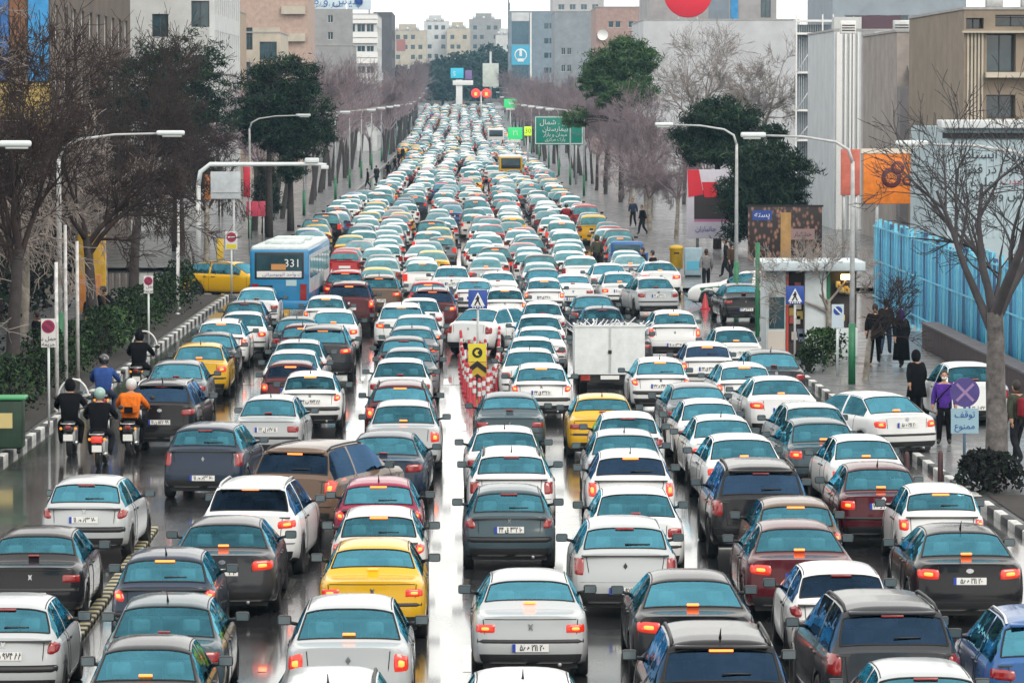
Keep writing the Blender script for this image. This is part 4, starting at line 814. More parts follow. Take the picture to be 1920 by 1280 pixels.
# near trees on the west pavement (their twigs fill the corner of the view)
near = [(-12.6, 84, .8, 2), (-14.6, 96, .95, 3), (-13.2, 92, .86, 0), (-15.0, 104, 1.0, 1), (-12.2, 116, .92, 2), (-14.6, 126, 1.05, 3), (-12.0, 140, .95, 0), (-15.4, 150, 1.05, 1), (-12.4, 162, .95, 2), (-14.4, 172, 1.0, 3), (-17.5, 118, 1.15, 2), (-18.0, 140, 1.2, 0), (-16.8, 165, 1.1, 1), (-12.6, 212, .9, 3), (-14.5, 222, 1.0, 0)]
for i, (x, y, s, v) in enumerate(near):
    place_bare(BT[v], x, y, s * 1.5, i * 1.7, 'leafless plane tree with tangled twigs on the planted west pavement', 'bare trees on the west pavement', BARK_P if i % 2 else BARK_D, [TWIG_L, TWIG, TWIG_L, TWIG, TWIG][i % 5])
# receding rows
rw = random.Random(3)
y = 262.0; i = 0
while y < 1010:
    x = -12.2 + rw.uniform(-.8, .8) + (2.2 if y > 500 else 0); s = rw.uniform(1.35, 1.7) * (1.0 if y < 600 else 1.1)
    place_bare(BF[i % 3], x, y, s, i * 2.1, 'mauve-brown leafless street tree in the west row', 'bare trees lining the west side', BARK_D, TWIG_M); i += 1; y += 13 if y < 500 else 20
    if i % 3 == 0: place_bare(BF[(i + 1) % 3], x - 4.5, y - 6, s, i * 1.3, 'mauve-brown leafless tree standing behind the west row', 'bare trees behind the west row', BARK_D, TWIG_M)
y = 248.0; i = 0
while y < 1010:
    x = 12.4 + rw.uniform(-.8, .8) - (1.2 if y > 500 else 0); s = rw.uniform(1.3, 1.65) * (1 if y > 420 else .82 if y > 330 else .70)
    place_bare(BF[i % 3] if y > 300 else BT[i % 4], x, y, s, i * 1.9, 'mauve-brown leafless street tree in the east row', 'bare trees lining the east side', BARK_P if y < 330 else BARK_D, TWIG_M); i += 1; y += 14 if y < 500 else 21
    if i % 3 == 0: place_bare(BF[(i + 1) % 3], x + 4.5, y - 6, s * 1.1, i * 1.1, 'mauve-brown leafless tree standing behind the east row', 'bare trees behind the east row', BARK_D, TWIG_M)
# tall grey trees against the blank wall
for i, (px, py, yy, tp) in enumerate(((1310, 330, 400, 60), (1425, 330, 380, 35))):
    x = onY(px, py, yy)[0]; h = zt(tp, yy); o = place_bare(BT[2 - 2 * i], x, yy, h / 7.4, 1 + i, ['tall grey leafless tree against the blank pale wall', 'taller grey leafless tree beside the steel stair tower'][i], None, BARK_P, TWIG_L)

def big_tree(name_lab, seed, px, py_base, h, r, kw, cm, tm=BARK_P):
    b = onZ(px, py_base, .13); T, C_ = bare_tree(seed, h, r, **kw); root = empty('bare_tree', (b[0], b[1], .12), label=name_lab, cat='tree')
    T.obj('trunk', tm, root); C_.obj('branches', cm, root); return root
big_tree('gnarled leafless tree with a thick mottled trunk beside the no-stopping sign', 77, 1868, 905, 10.2, .27, dict(spread=1.0, levels=5, fork=.36, kids=(3, 4), up=.2), mat('dark_wet_twigs', (.05, .045, .05), rough=.8, noise=.4, nscale=2), mat('wet_bark', (.06, .055, .055), rough=.7, noise=.5, nscale=4, bump=.6, bscale=14, col2=(.17, .155, .15)))
big_tree('small pollarded tree with a painted foot in front of the kiosk', 78, 1622, 712, 4.6, .10, dict(spread=1.1, levels=4, fork=.32, kids=(3, 4)), TWIG)
big_tree('bushy leafless tree beside the kiosk window', 79, 1560, 668, 5.4, .11, dict(spread=1.1, levels=5, fork=.34, kids=(3, 4)), TWIG_L)
# pines
def put_pine(lab, seed, px, py, yy, crown_px, n, trunk_to=0.0, mats=(PINE_D, PINE_L), leaf=.17, name='pine_tree', per=74):
    x, _, z = onY(px, py, yy); s = yy / 8000.0; cr = []
    for (cx, cy, rx, ry) in crown_px:
        p = onY(cx, cy, yy); cr.append((p[0] - x, random.Random(cx).uniform(-1, 1), p[2] - gz(yy), rx * s, ry * s))
    T, Lb, Cn = pine(seed, min(c[2] for c in cr), cr, n, leaf, per); root = empty(name, (x, yy, gz(yy) + .1), label=lab, cat='tree')
    T.obj('trunk', BARK_D, root); Lb.obj('limbs', BARK_D, root); Cn.obj('crown', list(mats), root); return root
put_pine('broad dark pine with layered crown behind the west street lamp', 1, 330, 400, 228, [(330, 105, 70, 42), (395, 150, 48, 40), (260, 165, 80, 52), (340, 190, 95, 60), (400, 235, 40, 40), (270, 250, 85, 50), (200, 200, 45, 40), (300, 320, 80, 60), (380, 330, 45, 45), (220, 330, 55, 60)], 460)
put_pine('tall pine with a dense round crown on a bare trunk above the blue bus', 2, 505, 440, 250, [(530, 150, 68, 42), (500, 200, 62, 42), (565, 200, 55, 42), (530, 245, 85, 38), (470, 235, 34, 32), (600, 250, 30, 34), (560, 280, 55, 16)], 420)
put_pine('small round clipped evergreen on a thick stem beyond the bus', 3, 545, 425, 262, [(545, 322, 24, 22), (535, 310, 16, 14)], 60, leaf=.11)
put_pine('dark narrow evergreen between the pine trunk and the shop fronts', 4, 497, 410, 258, [(500, 335, 22, 30), (492, 365, 24, 30), (505, 385, 20, 24)], 90, leaf=.12)
put_pine('bright green spreading pine standing over the mauve trees', 5, 1165, 260, 345, [(1175, 110, 48, 34), (1135, 140, 40, 36), (1195, 130, 30, 40), (1170, 175, 55, 28), (1110, 160, 22, 22), (1080, 222, 26, 20)], 420, mats=(CED_D, CED_L), leaf=.22, per=70)
put_pine('round topped pine above the red and white hoarding', 6, 1345, 420, 231, [(1345, 225, 62, 34), (1310, 262, 45, 32), (1385, 255, 45, 38), (1345, 290, 60, 24)], 300)
put_pine('shaggy dark pine between the two hoardings', 7, 1450, 460, 221, [(1450, 262, 32, 26), (1425, 310, 62, 36), (1480, 330, 46, 42), (1400, 370, 50, 50), (1455, 385, 60, 40), (1395, 420, 45, 30)], 420)
# evergreen woods far up the street
for i, (px, py, yy, rx, ry, lb) in enumerate(((862, 128, 1200, 62, 40, 'hazy round evergreen at the head of the street'), (925, 118, 1240, 46, 34, 'hazy evergreen beside the far white hoarding'), (790, 150, 1180, 44, 34, 'hazy dark evergreen left of the far billboard mast'), (745, 150, 900, 24, 26, 'hazy pointed evergreen rising over the west tree row'), (735, 185, 820, 26, 24, 'hazy bushy evergreen inside the west tree row'), (830, 165, 1150, 40, 26, 'hazy wide evergreen behind the far footbridge'), (905, 165, 1190, 40, 26, 'hazy low evergreen behind the red signal board'))):
    s = yy / 8000; x, _, z = onY(px, py, yy); z -= gz(yy); rnd = random.Random(50 + i); Cn = MB(); lobes = [(rnd.uniform(-.5, .5) * rx * s, rnd.uniform(-.3, .5) * ry * s - ry * s * .1, rnd.uniform(.4, .7)) for _ in range(9)]
    for lx, lz, q in lobes:
        for j in range(420):
            v = Vector((rnd.gauss(0, 1), rnd.gauss(0, 1), rnd.gauss(0, 1))).normalized() * rnd.uniform(.75, 1.05); leaf_quad(Cn, Vector((lx + v.x * rx * s * q, v.y * 3.5, z + lz + v.z * ry * s * q)), .55 * rnd.uniform(.5, 1.3), rnd, 0, thin=.7)
    for j in range(500): leaf_quad(Cn, Vector((rnd.gauss(0, .5) * rx * s, rnd.uniform(-3, 3), rnd.uniform(1, z))), .7, rnd, 0, thin=.7)
    root = empty('evergreen_tree', (x, yy, gz(yy)), label=lb, cat='tree'); Cn.obj('crown', FAR_LEAF, root); MB().tube([(0, 0, -.2), (0, 0, z)], [.4, .2], 7).obj('trunk', BARK_D, root)
# hedges and shrubs
HEDGE = mat('hedge_leaf', (.035, .075, .025), rough=.7, spec=.12, noise=.5, nscale=2); HEDGE2 = mat('hedge_leaf_dark', (.012, .022, .014), rough=.75, spec=.12, noise=.4, nscale=2); SPIKE = mat('winter_hedge', (.014, .014, .016), rough=.9, spec=.12, noise=.4, nscale=3)
def shrub(lab, x, y, rx, ry, h, n, ms, seed, leaf=.06, name='shrub', group=None, z=.13):
    rnd = random.Random(seed); mb = MB(); st_ = MB()
    for i in range(n):
        a = rnd.uniform(0, 6.283); rr = math.sqrt(rnd.random()); zz = h * (rnd.random() ** .6); k = math.sqrt(max(.05, 1 - (zz / h) ** 3 * .8)); bump = 1 + .18 * math.sin(a * 3 + seed) + .1 * math.sin(a * 7)
        leaf_quad(mb, Vector((math.cos(a) * rr * rx * k * bump, math.sin(a) * rr * ry * k * bump, zz)), leaf * rnd.uniform(.6, 1.5), rnd, 0 if rnd.random() < .7 else 1, thin=.55)
    for i in range(9): a = rnd.uniform(0, 6.28); st_.tube([(0, 0, -.05), (math.cos(a) * rx * .5, math.sin(a) * ry * .5, h * .8)], [.02, .008], 4, cap=False)
    root = empty(name, (x, y, z), label=lab, cat='shrub', group=group); mb.obj('foliage', list(ms), root); st_.obj('stems', BARK_D, root); return root
for i, y in enumerate(np.arange(101, 176, 4.2)):
    shrub('dark clipped evergreen shrub in the west kerbside planting', kl(y) - 1.3 - .3 * (i % 2), y, .8, 1.9, 1.15 + .25 * ((i * 7) % 3), 900, (HEDGE2, HEDGE) if i % 3 else (HEDGE, HEDGE2), 100 + i, group='shrubs along the west kerb')
for i, y in enumerate(np.arange(98, 176, 7)):
    shrub('tall dark evergreen shrub against the west shop fronts', -16.6 - (i % 2), y, 2.0, 3.2, 4.6 + 1.1 * (i % 3), 2600, (HEDGE2, SPIKE), 160 + i, .12, group='tall shrubs along the west shop fronts')
shrub('bright green bushy shrub behind the motorcycles', onZ(205, 672)[0], onZ(205, 672)[1], .9, 1.2, 1.5, 1000, (CED_D, CED_L), 31)
shrub('dense green box shrub at the foot of the kiosk', onZ(1545, 690)[0], onZ(1545, 690)[1], .75, 1.0, 1.1, 1300, (HEDGE, HEDGE2), 32)
shrub('darker low shrub next to the box shrub by the kiosk', onZ(1515, 705)[0], onZ(1515, 705)[1], .5, .8, .75, 700, (HEDGE2, HEDGE), 33)
shrub('spiky black winter hedge at the foot of the gnarled tree', onZ(1850, 930)[0], onZ(1850, 930)[1], .75, 1.6, .8, 1500, (SPIKE, HEDGE2), 34, .07)
for i, y in enumerate((62, 67, 72, 77, 82)): shrub('spiky black winter hedge in the east kerb bed', 11.9, y, .7, 2.6, .7, 1100, (SPIKE, HEDGE2), 40 + i, .07, group='winter hedge along the east kerb')
# ================================================================ lettering helper (joined Persian letters)
_FORMS = {'ا': 0xFE8D, 'ب': 0xFE8F, 'ت': 0xFE95, 'ج': 0xFE9D, 'ح': 0xFEA1, 'خ': 0xFEA5, 'د': 0xFEA9, 'ر': 0xFEAD, 'ز': 0xFEAF, 'س': 0xFEB1, 'ش': 0xFEB5, 'ص': 0xFEB9, 'ط': 0xFEC1, 'ع': 0xFEC9, 'ف': 0xFED1, 'ق': 0xFED5, 'ل': 0xFEDD, 'م': 0xFEE1, 'ن': 0xFEE5, 'ه': 0xFEE9, 'و': 0xFEED, 'ی': 0xFBFC, 'ک': 0xFB8E, 'گ': 0xFB92, 'پ': 0xFB56, 'چ': 0xFB7A}
_RJ = set('ادرزو')            # letters that do not join to the next
def fa(s):
    out = []
    for i, ch in enumerate(s):
        if ch not in _FORMS: out.append(ch); continue
        pj = i > 0 and s[i - 1] in _FORMS and s[i - 1] not in _RJ; nj = i + 1 < len(s) and s[i + 1] in _FORMS and ch not in _RJ
        out.append(chr(_FORMS[ch] + (3 if pj and nj else 2 if nj else 1 if pj else 0)))
    return ''.join(out[::-1])
def letters(nm, body, size, m, parent, loc, rz=0.0, sx=1.0):
    o = put(nm, text_mesh(body, size, m, .004), parent); o.location = loc; o.rotation_euler = (math.pi / 2, 0, rz); o.scale = (sx, 1, 1); return o
BLUE = mat('sign_blue', (.015, .06, .30), rough=.4); SWHITE = mat('sign_white', (.7, .71, .71), rough=.45, noise=.08, nscale=6); SRED = mat('sign_red_print', (.32, .02, .07), rough=.45); GREENP = mat('pole_green', (.02, .16, .07), rough=.5, noise=.2, nscale=4)
LAMPM = mat('lamp_head', (.62, .68, .70), rough=.35, noise=.1); POLE = mat('pole_paint', (.45, .47, .48), rough=.5, noise=.2, nscale=5)
# ================================================================ street lamps
def lamp_meshes(h, arm, rise):
    p = MB().tube([(0, 0, 0), (0, 0, h * .9), (0, 0, h)], [.085, .06, .05], 10); b = MB().tube([(0, 0, 0), (0, 0, 1.75)], [.105, .10], 10)
    a = MB().tube([(0, 0, h - .05), (.12, 0, h + rise * .45), (.5, 0, h + rise * .75), (arm * .55, 0, h + rise * .95), (arm, 0, h + rise)], [.05, .045, .04, .035, .03], 8)
    hd = MB().bbox(arm - .1, arm + .62, -.15, .15, h + rise - .06, h + rise + .09, .06); hd2 = MB().bbox(arm + .05, arm + .55, -.12, .12, h + rise - .11, h + rise - .055, .02)
    return p.mesh('pole', POLE), b.mesh('painted_foot', GREENP), a.mesh('arm', POLE), hd.mesh('lamp_head', LAMPM), hd2.mesh('diffuser', mat('lamp_diffuser', (.5, .53, .52), rough=.2))
LM = lamp_meshes(6.4, 2.6, .75)
def lamp(lab, x, y, sgn, s=1.0, group=None, both=False):
    r = empty('street_lamp', (x, y, gz(y) + .12), 0 if sgn > 0 else math.pi, label=lab, cat='street lamp', group=group); r.scale = (s, 1, 1)
    for nm, me in zip(('pole', 'painted_foot'), LM[:2]): put(nm, me, r)
    a = put('arm', LM[2], r); h = put('lamp_head', LM[3], r); put('diffuser', LM[4], h)
    if both:
        for nm, me in (('arm', LM[2]), ('lamp_head', LM[3])): o = put(nm, me, r); o.rotation_euler = (0, 0, R(14)); 
    return r
lamp('grey street lamp with green foot and long arm among the bare twigs', -12.1, 129, 1, 1.18)
lamp('street lamp reaching over the parked motorcycles by the west kerb', -13.4, 100, 1, 1.05)
lamp('double street lamp in front of the tall round pine', -12.2, 248, 1, 1.1, both=True)
lamp('grey street lamp with green foot standing beside the pollarded tree', onZ(1597, 728)[0], onZ(1597, 728)[1], -1, 1.0)
lamp('street lamp whose arm crosses in front of the orange hoarding', 13.6, 100, -1, 1.05)
lamp('street lamp beside the red and white hoarding', 10.9, 168, -1, 1.0)
for i, y in enumerate((296, 340, 384, 430, 480, 540, 600, 670, 740, 820, 900)):
    lamp('street lamp rising out of the bare west tree row', -10.8 + (.9 if y > 330 else 0), y, 1, 1, 'street lamps along the west row')
    if i: lamp('street lamp rising out of the bare east tree row', 10.3, y + 14, -1, 1, 'street lamps along the east row')
# cantilever signal arm over the bus lane
g = empty('gantry_pole', (onY(372, 400, 200)[0], 200, .12), label='white cantilever arm with camera boxes over the bus lane', cat='gantry'); xa = onY(612, 315, 200)[0] - g.location.x; za = zt(313, 200)
MB().tube([(0, 0, 0), (0, 0, za - 1.0)], [.13, .11], 10).obj('pole', POLE, g); MB().tube([(0, 0, za - 1.0), (.1, 0, za - .35), (.55, 0, za), (xa - .6, 0, za + .02), (xa, 0, za - .02)], [.11, .11, .11, .08, .07], 10).obj('arm', LAMPM, g)
MB().bbox(xa - 1.0, xa - .35, -.16, .16, za + .08, za + .3, .03).obj('camera_box', LAMPM, g); MB().bbox(xa - .25, xa + .1, -.14, .14, za - .22, za - .05, .03).obj('camera_box', LAMPM, g)
# back of a hoarding on a post
b_ = onZ(437, 520, .12); h = empty('notice_board', (onY(423, 350, 190)[0], 190, .12), label='grey board seen from behind below the cantilever arm', cat='board'); s = 190 / 8000
MB().bbox(-28 * s, 28 * s, -.05, .05, zt(378, 190), zt(327, 190), .02).obj('panel', mat('board_back', (.42, .46, .5), rough=.6, noise=.15), h); MB().tube([(15 * s, .08, 0), (15 * s, .08, zt(330, 190))], .05, 8).obj('post', POLE, h); MB().box(-26 * s, 26 * s, -.09, -.051, zt(366, 190), zt(364, 190)).obj('brace', STEEL, h)
# ================================================================ signs
def disc(mb, r, y0, y1, c=(0, 0), n=28, m=0): return mb.prism([(c[0] + r * math.cos(6.2832 * i / n), c[1] + r * math.sin(6.2832 * i / n)) for i in range(n)], y0, y1, m)
def no_parking(lab, px, py_base, w_=.62, h_=1.2, top=None):
    b = onZ(px, py_base, .13); r = empty('no_parking_sign', (b[0], b[1], .12), label=lab, cat='sign'); zt_ = top
    MB().tube([(0, 0, 0), (0, 0, zt_ - h_ * .5)], .032, 8).obj('post', LAMPM, r); p = MB().box(-w_ / 2, w_ / 2, -.05, -.03, zt_ - h_, zt_).obj('plate', SWHITE, r); c = zt_ - w_ * .55
    disc(MB(), w_ * .46, -.058, -.051, (0, c)).obj('red_ring', SRED, p); disc(MB(), w_ * .34, -.066, -.059, (0, c)).obj('blue_field', mat('purple_field', (.16, .02, .08), rough=.4), p)
    MB().box(-w_ * .4, w_ * .4, -.074, -.067, -.035, .035, 0, Matrix.Translation((0, 0, c)) @ Matrix.Rotation(R(40), 4, 'Y')).obj('slash', SRED, p)
    letters('lettering', fa('حمل با'), .15, INK, p, (0, -.056, zt_ - h_ + .22)); letters('lettering', fa('جرثقیل') if 'ث' in _FORMS else fa('جریمه'), .14, INK, p, (0, -.056, zt_ - h_ + .08)); return r
def wtop(px, py, base): return onY(px, py, onZ(px, base, .13)[1])[2] - .12
no_parking('no-parking tow-away sign on a thin white post by the motorcycles', 92, 800, .36, .72, wtop(97, 597, 800))
no_parking('smaller no-parking sign on a thin post beside the dark hedge', 279, 662, .30, .56, wtop(284, 517, 662))
def crossing(lab, px, pyb, top, w_, extra=False):
    b = onZ(px, pyb, .02); r = empty('crossing_sign', (b[0], b[1], .0), label=lab, cat='sign'); z = onY(px, top, b[1])[2]
    MB().tube([(0, 0, 0), (0, 0, z - .1)], .035, 8).obj('post', POLE, r); p = MB().bbox(-w_ / 2, w_ / 2, -.06, -.035, z - w_, z, .008).obj('plate', BLUE, r)
    MB().prism([(-w_ * .38, z - w_ * .86), (w_ * .38, z - w_ * .86), (0, z - w_ * .12)], -.068, -.061).obj('triangle', SWHITE, p)
    q = MB(); c = z - w_ * .5; disc(q, w_ * .045, -.076, -.069, (0, c + w_ * .16), 10); q.prism([(-.02, c + .08), (.05, c + .06), (.03, c - .04), (.09, c - .17), (.05, c - .18), (0, c - .06), (-.07, c - .18), (-.11, c - .17), (-.03, c - .02), (-.08, c + .0)], -.076, -.069); q.obj('walker', INK, p)
    q = MB()
    for i in range(5): q.box(-w_ * .3 + i * w_ * .13, -w_ * .3 + i * w_ * .13 + w_ * .07, -.076, -.069, z - w_ * .95, z - w_ * .88)
    q.obj('stripes', SWHITE, p); return r, z
crossing('blue pedestrian crossing sign on a post in front of the kiosk', 1490, 690, 536, .56)
isl, zi = crossing('blue pedestrian crossing sign standing among the red delineators', 896, 722, 543, .55)
YB = mat('sign_yellow', (.62, .42, .04), rough=.5, noise=.15)
yb = isl.location.y - .4; ch = empty('chevron_board', (onY(895, 700, yb)[0], yb, 0), label='yellow and black chevron board at the head of the red delineators', cat='sign')
z0_, z1_ = zt(716, yb), zt(684, yb); bd = MB().box(-.27, .27, -.03, .0, max(z0_ - .25, .25), z1_ + .08).obj('board', YB, ch)
for z in (z0_ - .12, z0_ + .25): MB().prism([(-.26, z), (0, z + .2), (.26, z), (.26, z + .17), (0, z + .37), (-.26, z + .17)], -.045, -.031).obj('chevron', INK, bd)
tp = MB().box(-.26, .26, -.03, .0, z1_ + .1, z1_ + .62).obj('top_plate', mat('plate_yellow', (.7, .6, .04), rough=.5), ch); disc(MB(), .15, -.04, -.031, (0, z1_ + .36), 20).obj('disc', INK, tp); MB().prism([(-.03, z1_ + .28), (.06, z1_ + .28), (.0, z1_ + .36), (.06, z1_ + .44), (-.03, z1_ + .44), (-.09, z1_ + .36)], -.05, -.041).obj('arrow', mat('plate_yellow', (.7, .6, .04)), tp)
MB().tube([(0, .04, 0), (0, .04, z1_ + .6)], .04, 8).obj('post', POLE, ch)
# red and white flexible delineators round the island head
DR = mat('delineator_red', (.42, .015, .03), rough=.4, noise=.15); DW = mat('delineator_white', (.72, .72, .72), rough=.4)
dl = [MB().lathe([(.11, 0), (.11, .03), (.05, .06), (.045, .85), (.03, .9), (.001, .9)], 10).mesh('stem', DR), MB().lathe([(.052, .42), (.052, .55)], 10).mesh('band', DW), MB().lathe([(.052, .66), (.052, .78)], 10).mesh('band', DW)]
ring = []
for i in range(15): ring += [(onZ(905 - 6 - 36 * (1 - math.exp(-i / 3.2)), 772 - i * 8.8, 0)), (onZ(905 + 2 + 30 * (1 - math.exp(-i / 3.2)), 772 - i * 8.8, 0))]
ring += [onZ(868 + 9 * i, 642, 0) for i in range(8)] + [onZ(880 + 10 * i, 690, 0) for i in range(4)]
for i, p in enumerate(ring):
    r = empty('delineator_post', (p[0], p[1], 0), label='red flexible delineator with white bands round the traffic island', cat='delineator', group='red delineators round the traffic island')
    s_ = put('stem', dl[0], r); put('band', dl[1], r); put('band', dl[2], r); r.scale = (1, 1, 1 + .08 * math.sin(i * 2.3))
# no-stopping sign with two faces on the east pavement
b = onZ(1808, 872, .13); r = empty('no_stopping_sign', (b[0], b[1], .12), label='purple-blue no-stopping sign with a text plate beside the man in purple', cat='sign'); zc = onY(1805, 735, b[1])[2] - .12
MB().tube([(0, 0, 0), (0, 0, zc)], .035, 8).obj('post', mat('post_blue', (.12, .2, .28), rough=.5), r); p = disc(MB(), .33, -.06, -.035, (0, zc)).obj('plate', mat('purple_sign', (.07, .05, .22), rough=.45, noise=.2), r)
q = MB(); [q.box(-.27, .27, -.07, -.061, -.03, .03, 0, Matrix.Translation((0, 0, zc)) @ Matrix.Rotation(R(a), 4, 'Y')) for a in (45,)]; q.box(-.27, .27, -.0715, -.0705, -.03, .03, 0, Matrix.Translation((0, 0, zc)) @ Matrix.Rotation(R(-45), 4, 'Y')); q.obj('cross', mat('mauve_line', (.3, .2, .4), rough=.5), p)
t_ = MB().box(-.31, .31, -.058, -.035, zc - .92, zc - .36).obj('text_plate', mat('pale_blue_plate', (.28, .45, .55), rough=.5), r); letters('lettering', fa('توقف'), .2, BLUE, t_, (0, -.064, zc - .5)); letters('lettering', fa('ممنوع'), .19, BLUE, t_, (0, -.064, zc - .76))
b = onZ(1570, 705, .13); r = empty('parking_rule_sign', (b[0], b[1], .12), label='small white sign with a blue cross disc beside the pollarded tree', cat='sign'); zc = onY(1566, 600, b[1])[2]
MB().tube([(0, 0, 0), (0, 0, zc)], .04, 8).obj('post', LAMPM, r); p = MB().box(-.18, .18, -.06, -.04, zc - .35, zc + .35).obj('plate', mat('pale_sign', (.5, .6, .68), rough=.5), r); disc(MB(), .13, -.068, -.061, (0, zc + .16), 18).obj('disc', BLUE, p); MB().box(-.13, .13, -.074, -.069, -.02, .02, 0, Matrix.Translation((0, 0, zc + .16)) @ Matrix.Rotation(R(45), 4, 'Y')).obj('cross', SWHITE, p)
# green direction sign
Yg = 400; c = onY(1048, 247, Yg); gsn = empty('direction_sign', (c[0], Yg, .12), label='green road direction sign with white Persian lettering and border', cat='sign'); s = Yg / 8000; zc = c[2]
GS = mat('sign_green', (.0, .20, .15), rough=.4, noise=.1, nscale=1); p = MB().bbox(-46 * s, 46 * s, -.06, 0, zc - 27 * s, zc + 27 * s, .02).obj('plate', GS, gsn)
q = MB(); a_, h_ = 44.5 * s, 25.5 * s
q.box(-a_, a_, -.072, -.061, zc + h_ - .07, zc + h_).box(-a_, a_, -.072, -.061, zc - h_, zc - h_ + .07).box(-a_, -a_ + .07, -.071, -.061, zc - h_ + .07, zc + h_ - .07).box(a_ - .07, a_, -.071, -.061, zc - h_ + .07, zc + h_ - .07); q.obj('border', SWHITE, p)
for z, t_, sz in ((.75, fa('ص . شمال'), .66), (.12, fa('بیمارستان'), .6), (-.4, fa('میدان و بازار'), .46), (-.85, fa('پارک مرکزی'), .42)): letters('lettering', t_, sz, SWHITE, p, (-.35, -.075, zc + z))
MB().tube([(1.6, .1, 0), (1.6, .1, zc + 1)], .1, 8).obj('post', STEEL, gsn)
# bollards, bins, boxes
for i, (px, py, lb) in enumerate(((1700, 905, 'thin dark bollard behind the white small sedan by the east kerb'), (1763, 912, 'taller dark bollard in front of the man in purple'))):
    b = onZ(px, py, .13); r = empty('bollard', (b[0], b[1], .12), label=lb, cat='bollard'); MB().lathe([(.06, 0), (.055, .62 + .1 * i), (.03, .68 + .1 * i), (.001, .68 + .1 * i)], 10).obj('post', mat('bollard_rust', (.06, .02, .025), rough=.5, noise=.3), r); MB().lathe([(.085, 0), (.085, .03), (.06, .04)], 10).obj('base', BLACK, r)
b = onZ(22, 850, .13); r = empty('waste_bin', (b[0] - .3, b[1], .12), label='dark green waste container with a yellow notice beside the west kerb', cat='bin'); MB().bbox(-.55, .55, 0, .7, .12, 1.25, .05).obj('tub', mat('bin_green', (.012, .04, .022), rough=.5, noise=.3), r); MB().bbox(-.6, .62, -.05, .75, 1.25, 1.33, .03).obj('lid', mat('lid_green', (.05, .3, .12), rough=.45), r); MB().box(-.2, .32, -.012, -.004, .6, .95).obj('notice', mat('notice_yellow', (.6, .5, .22), rough=.6), r)
for sx in (-.45, .45): MB().lathe([(.02, -.04), (.07, -.04), (.07, .04), (.02, .04)], 10, 'x', (sx, .1, .07)).obj('castor', RUBBER, r)
b = onZ(1268, 518, .13); r = empty('post_box', (b[0], b[1], .12), label='yellow cylindrical post box on the east pavement', cat='post box'); MB().lathe([(.28, .35), (.3, .4), (.3, 1.25), (.34, 1.28), (.3, 1.4), (.01, 1.46)], 16).obj('drum', mat('postbox_yellow', (.55, .34, .02), rough=.45, noise=.2), r); MB().tube([(0, 0, 0), (0, 0, .4)], .09, 8).obj('foot', STEEL, r); MB().box(-.12, .12, -.31, -.29, 1.05, 1.12).obj('slot', INK, r)
b = onZ(1300, 520, .13); r = empty('utility_cabinet', (b[0], b[1], .12), label='grey-blue utility cabinet next to the yellow post box', cat='cabinet'); MB().bbox(-.4, .4, 0, .5, .1, 1.35, .03).obj('case', mat('cabinet', (.25, .36, .42), rough=.5, noise=.15), r); MB().box(-.3, .3, -.012, -.003, .35, .75).obj('door_panel', mat('cabinet_blue', (.08, .35, .5), rough=.5), r); MB().box(-.35, .35, .05, .45, 0, .1).obj('plinth', BLACK, r)
# ================================================================ hoardings and shop fronts
def hoarding(name, lab, p0, p1, q0, q1, yy, m, legs=True, t=.18):
    a, c = onY(p0, q1, yy), onY(p1, q0, yy); r = empty(name, (a[0], yy, .1), label=lab, cat='billboard'); W, z0, z1 = c[0] - a[0], a[2] - .1, c[2] - .1
    p = MB().bbox(0, W, -t, 0, z0, z1, .02).obj('panel', m, r)
    if legs:
        for k in (.18, .82): MB().tube([(W * k, .02, 0), (W * k, .02, z1 - .1)], .08, 8).obj('leg', STEEL, r)
    return r, p, W, z0, z1, -t
ORG = mat('print_orange', (.72, .20, .015), rough=.5, noise=.22, nscale=3)
r, p, W, z0, z1, f = hoarding('orange_billboard', 'orange hoarding with a dark round swirl printed on it', 1618, 1764, 288, 382, 192, ORG); MB().box(-.1, W + .1, f - .02, .02, z1 + .005, z1 + .22).obj('top_rail', mat('rail_cream', (.7, .64, .55), rough=.5), r)
SW = mat('print_maroon', (.13, .02, .03), rough=.5, noise=.5, nscale=4)
for k, (cx, cz, rr) in enumerate(((.36, .52, .46), (.44, .72, .3), (.56, .46, .22))): q = MB(); q.lathe([(rr * .55, -.004), (rr, -.004), (rr, .004), (rr * .55, .004), (rr * .55, -.004)], 24, 'y', (W * cx, f - .006 * (k + 1) - .003, z0 + (z1 - z0) * cz)); q.obj('printed_swirl', SW, p)
MB().tube([(W * .55, f - .03, z0 + .9), (W * .75, f - .03, z0 + .75), (W * .88, f - .03, z0 + 1.3), (W * .75, f - .03, z0 + 1.6)], .05, 5).obj('printed_swirl', SW, p)
r, p, W, z0, z1, f = hoarding('salmon_panel', 'faded salmon wall panel next to the orange hoarding', 1576, 1612, 280, 366, 200, mat('print_salmon', (.50, .13, .09), rough=.6, noise=.25, nscale=2)); 
r, p, W, z0, z1, f = hoarding('hoarding', 'white hoarding with red blocks and a dark brown picture on the east pavement', 1288, 1397, 318, 447, 226, mat('print_lilac', (.55, .53, .62), rough=.5, noise=.06)); H = z1 - z0
def pr(nm, x0, x1, a0, a1, m, k=1): return MB().box(W * x0, W * x1, f - .004 - .006 * k, f - .004 - .006 * (k - 1), z0 + H * (1 - a1), z0 + H * (1 - a0)).obj(nm, m, p)
pr('printed_picture', .12, .985, .30, .72, mat('print_brown', (.028, .018, .02), rough=.5)); pr('printed_band', .12, .98, .725, .755, mat('print_pink', (.5, .12, .3), rough=.5)); RB = mat('print_red', (.6, .015, .035), rough=.45)
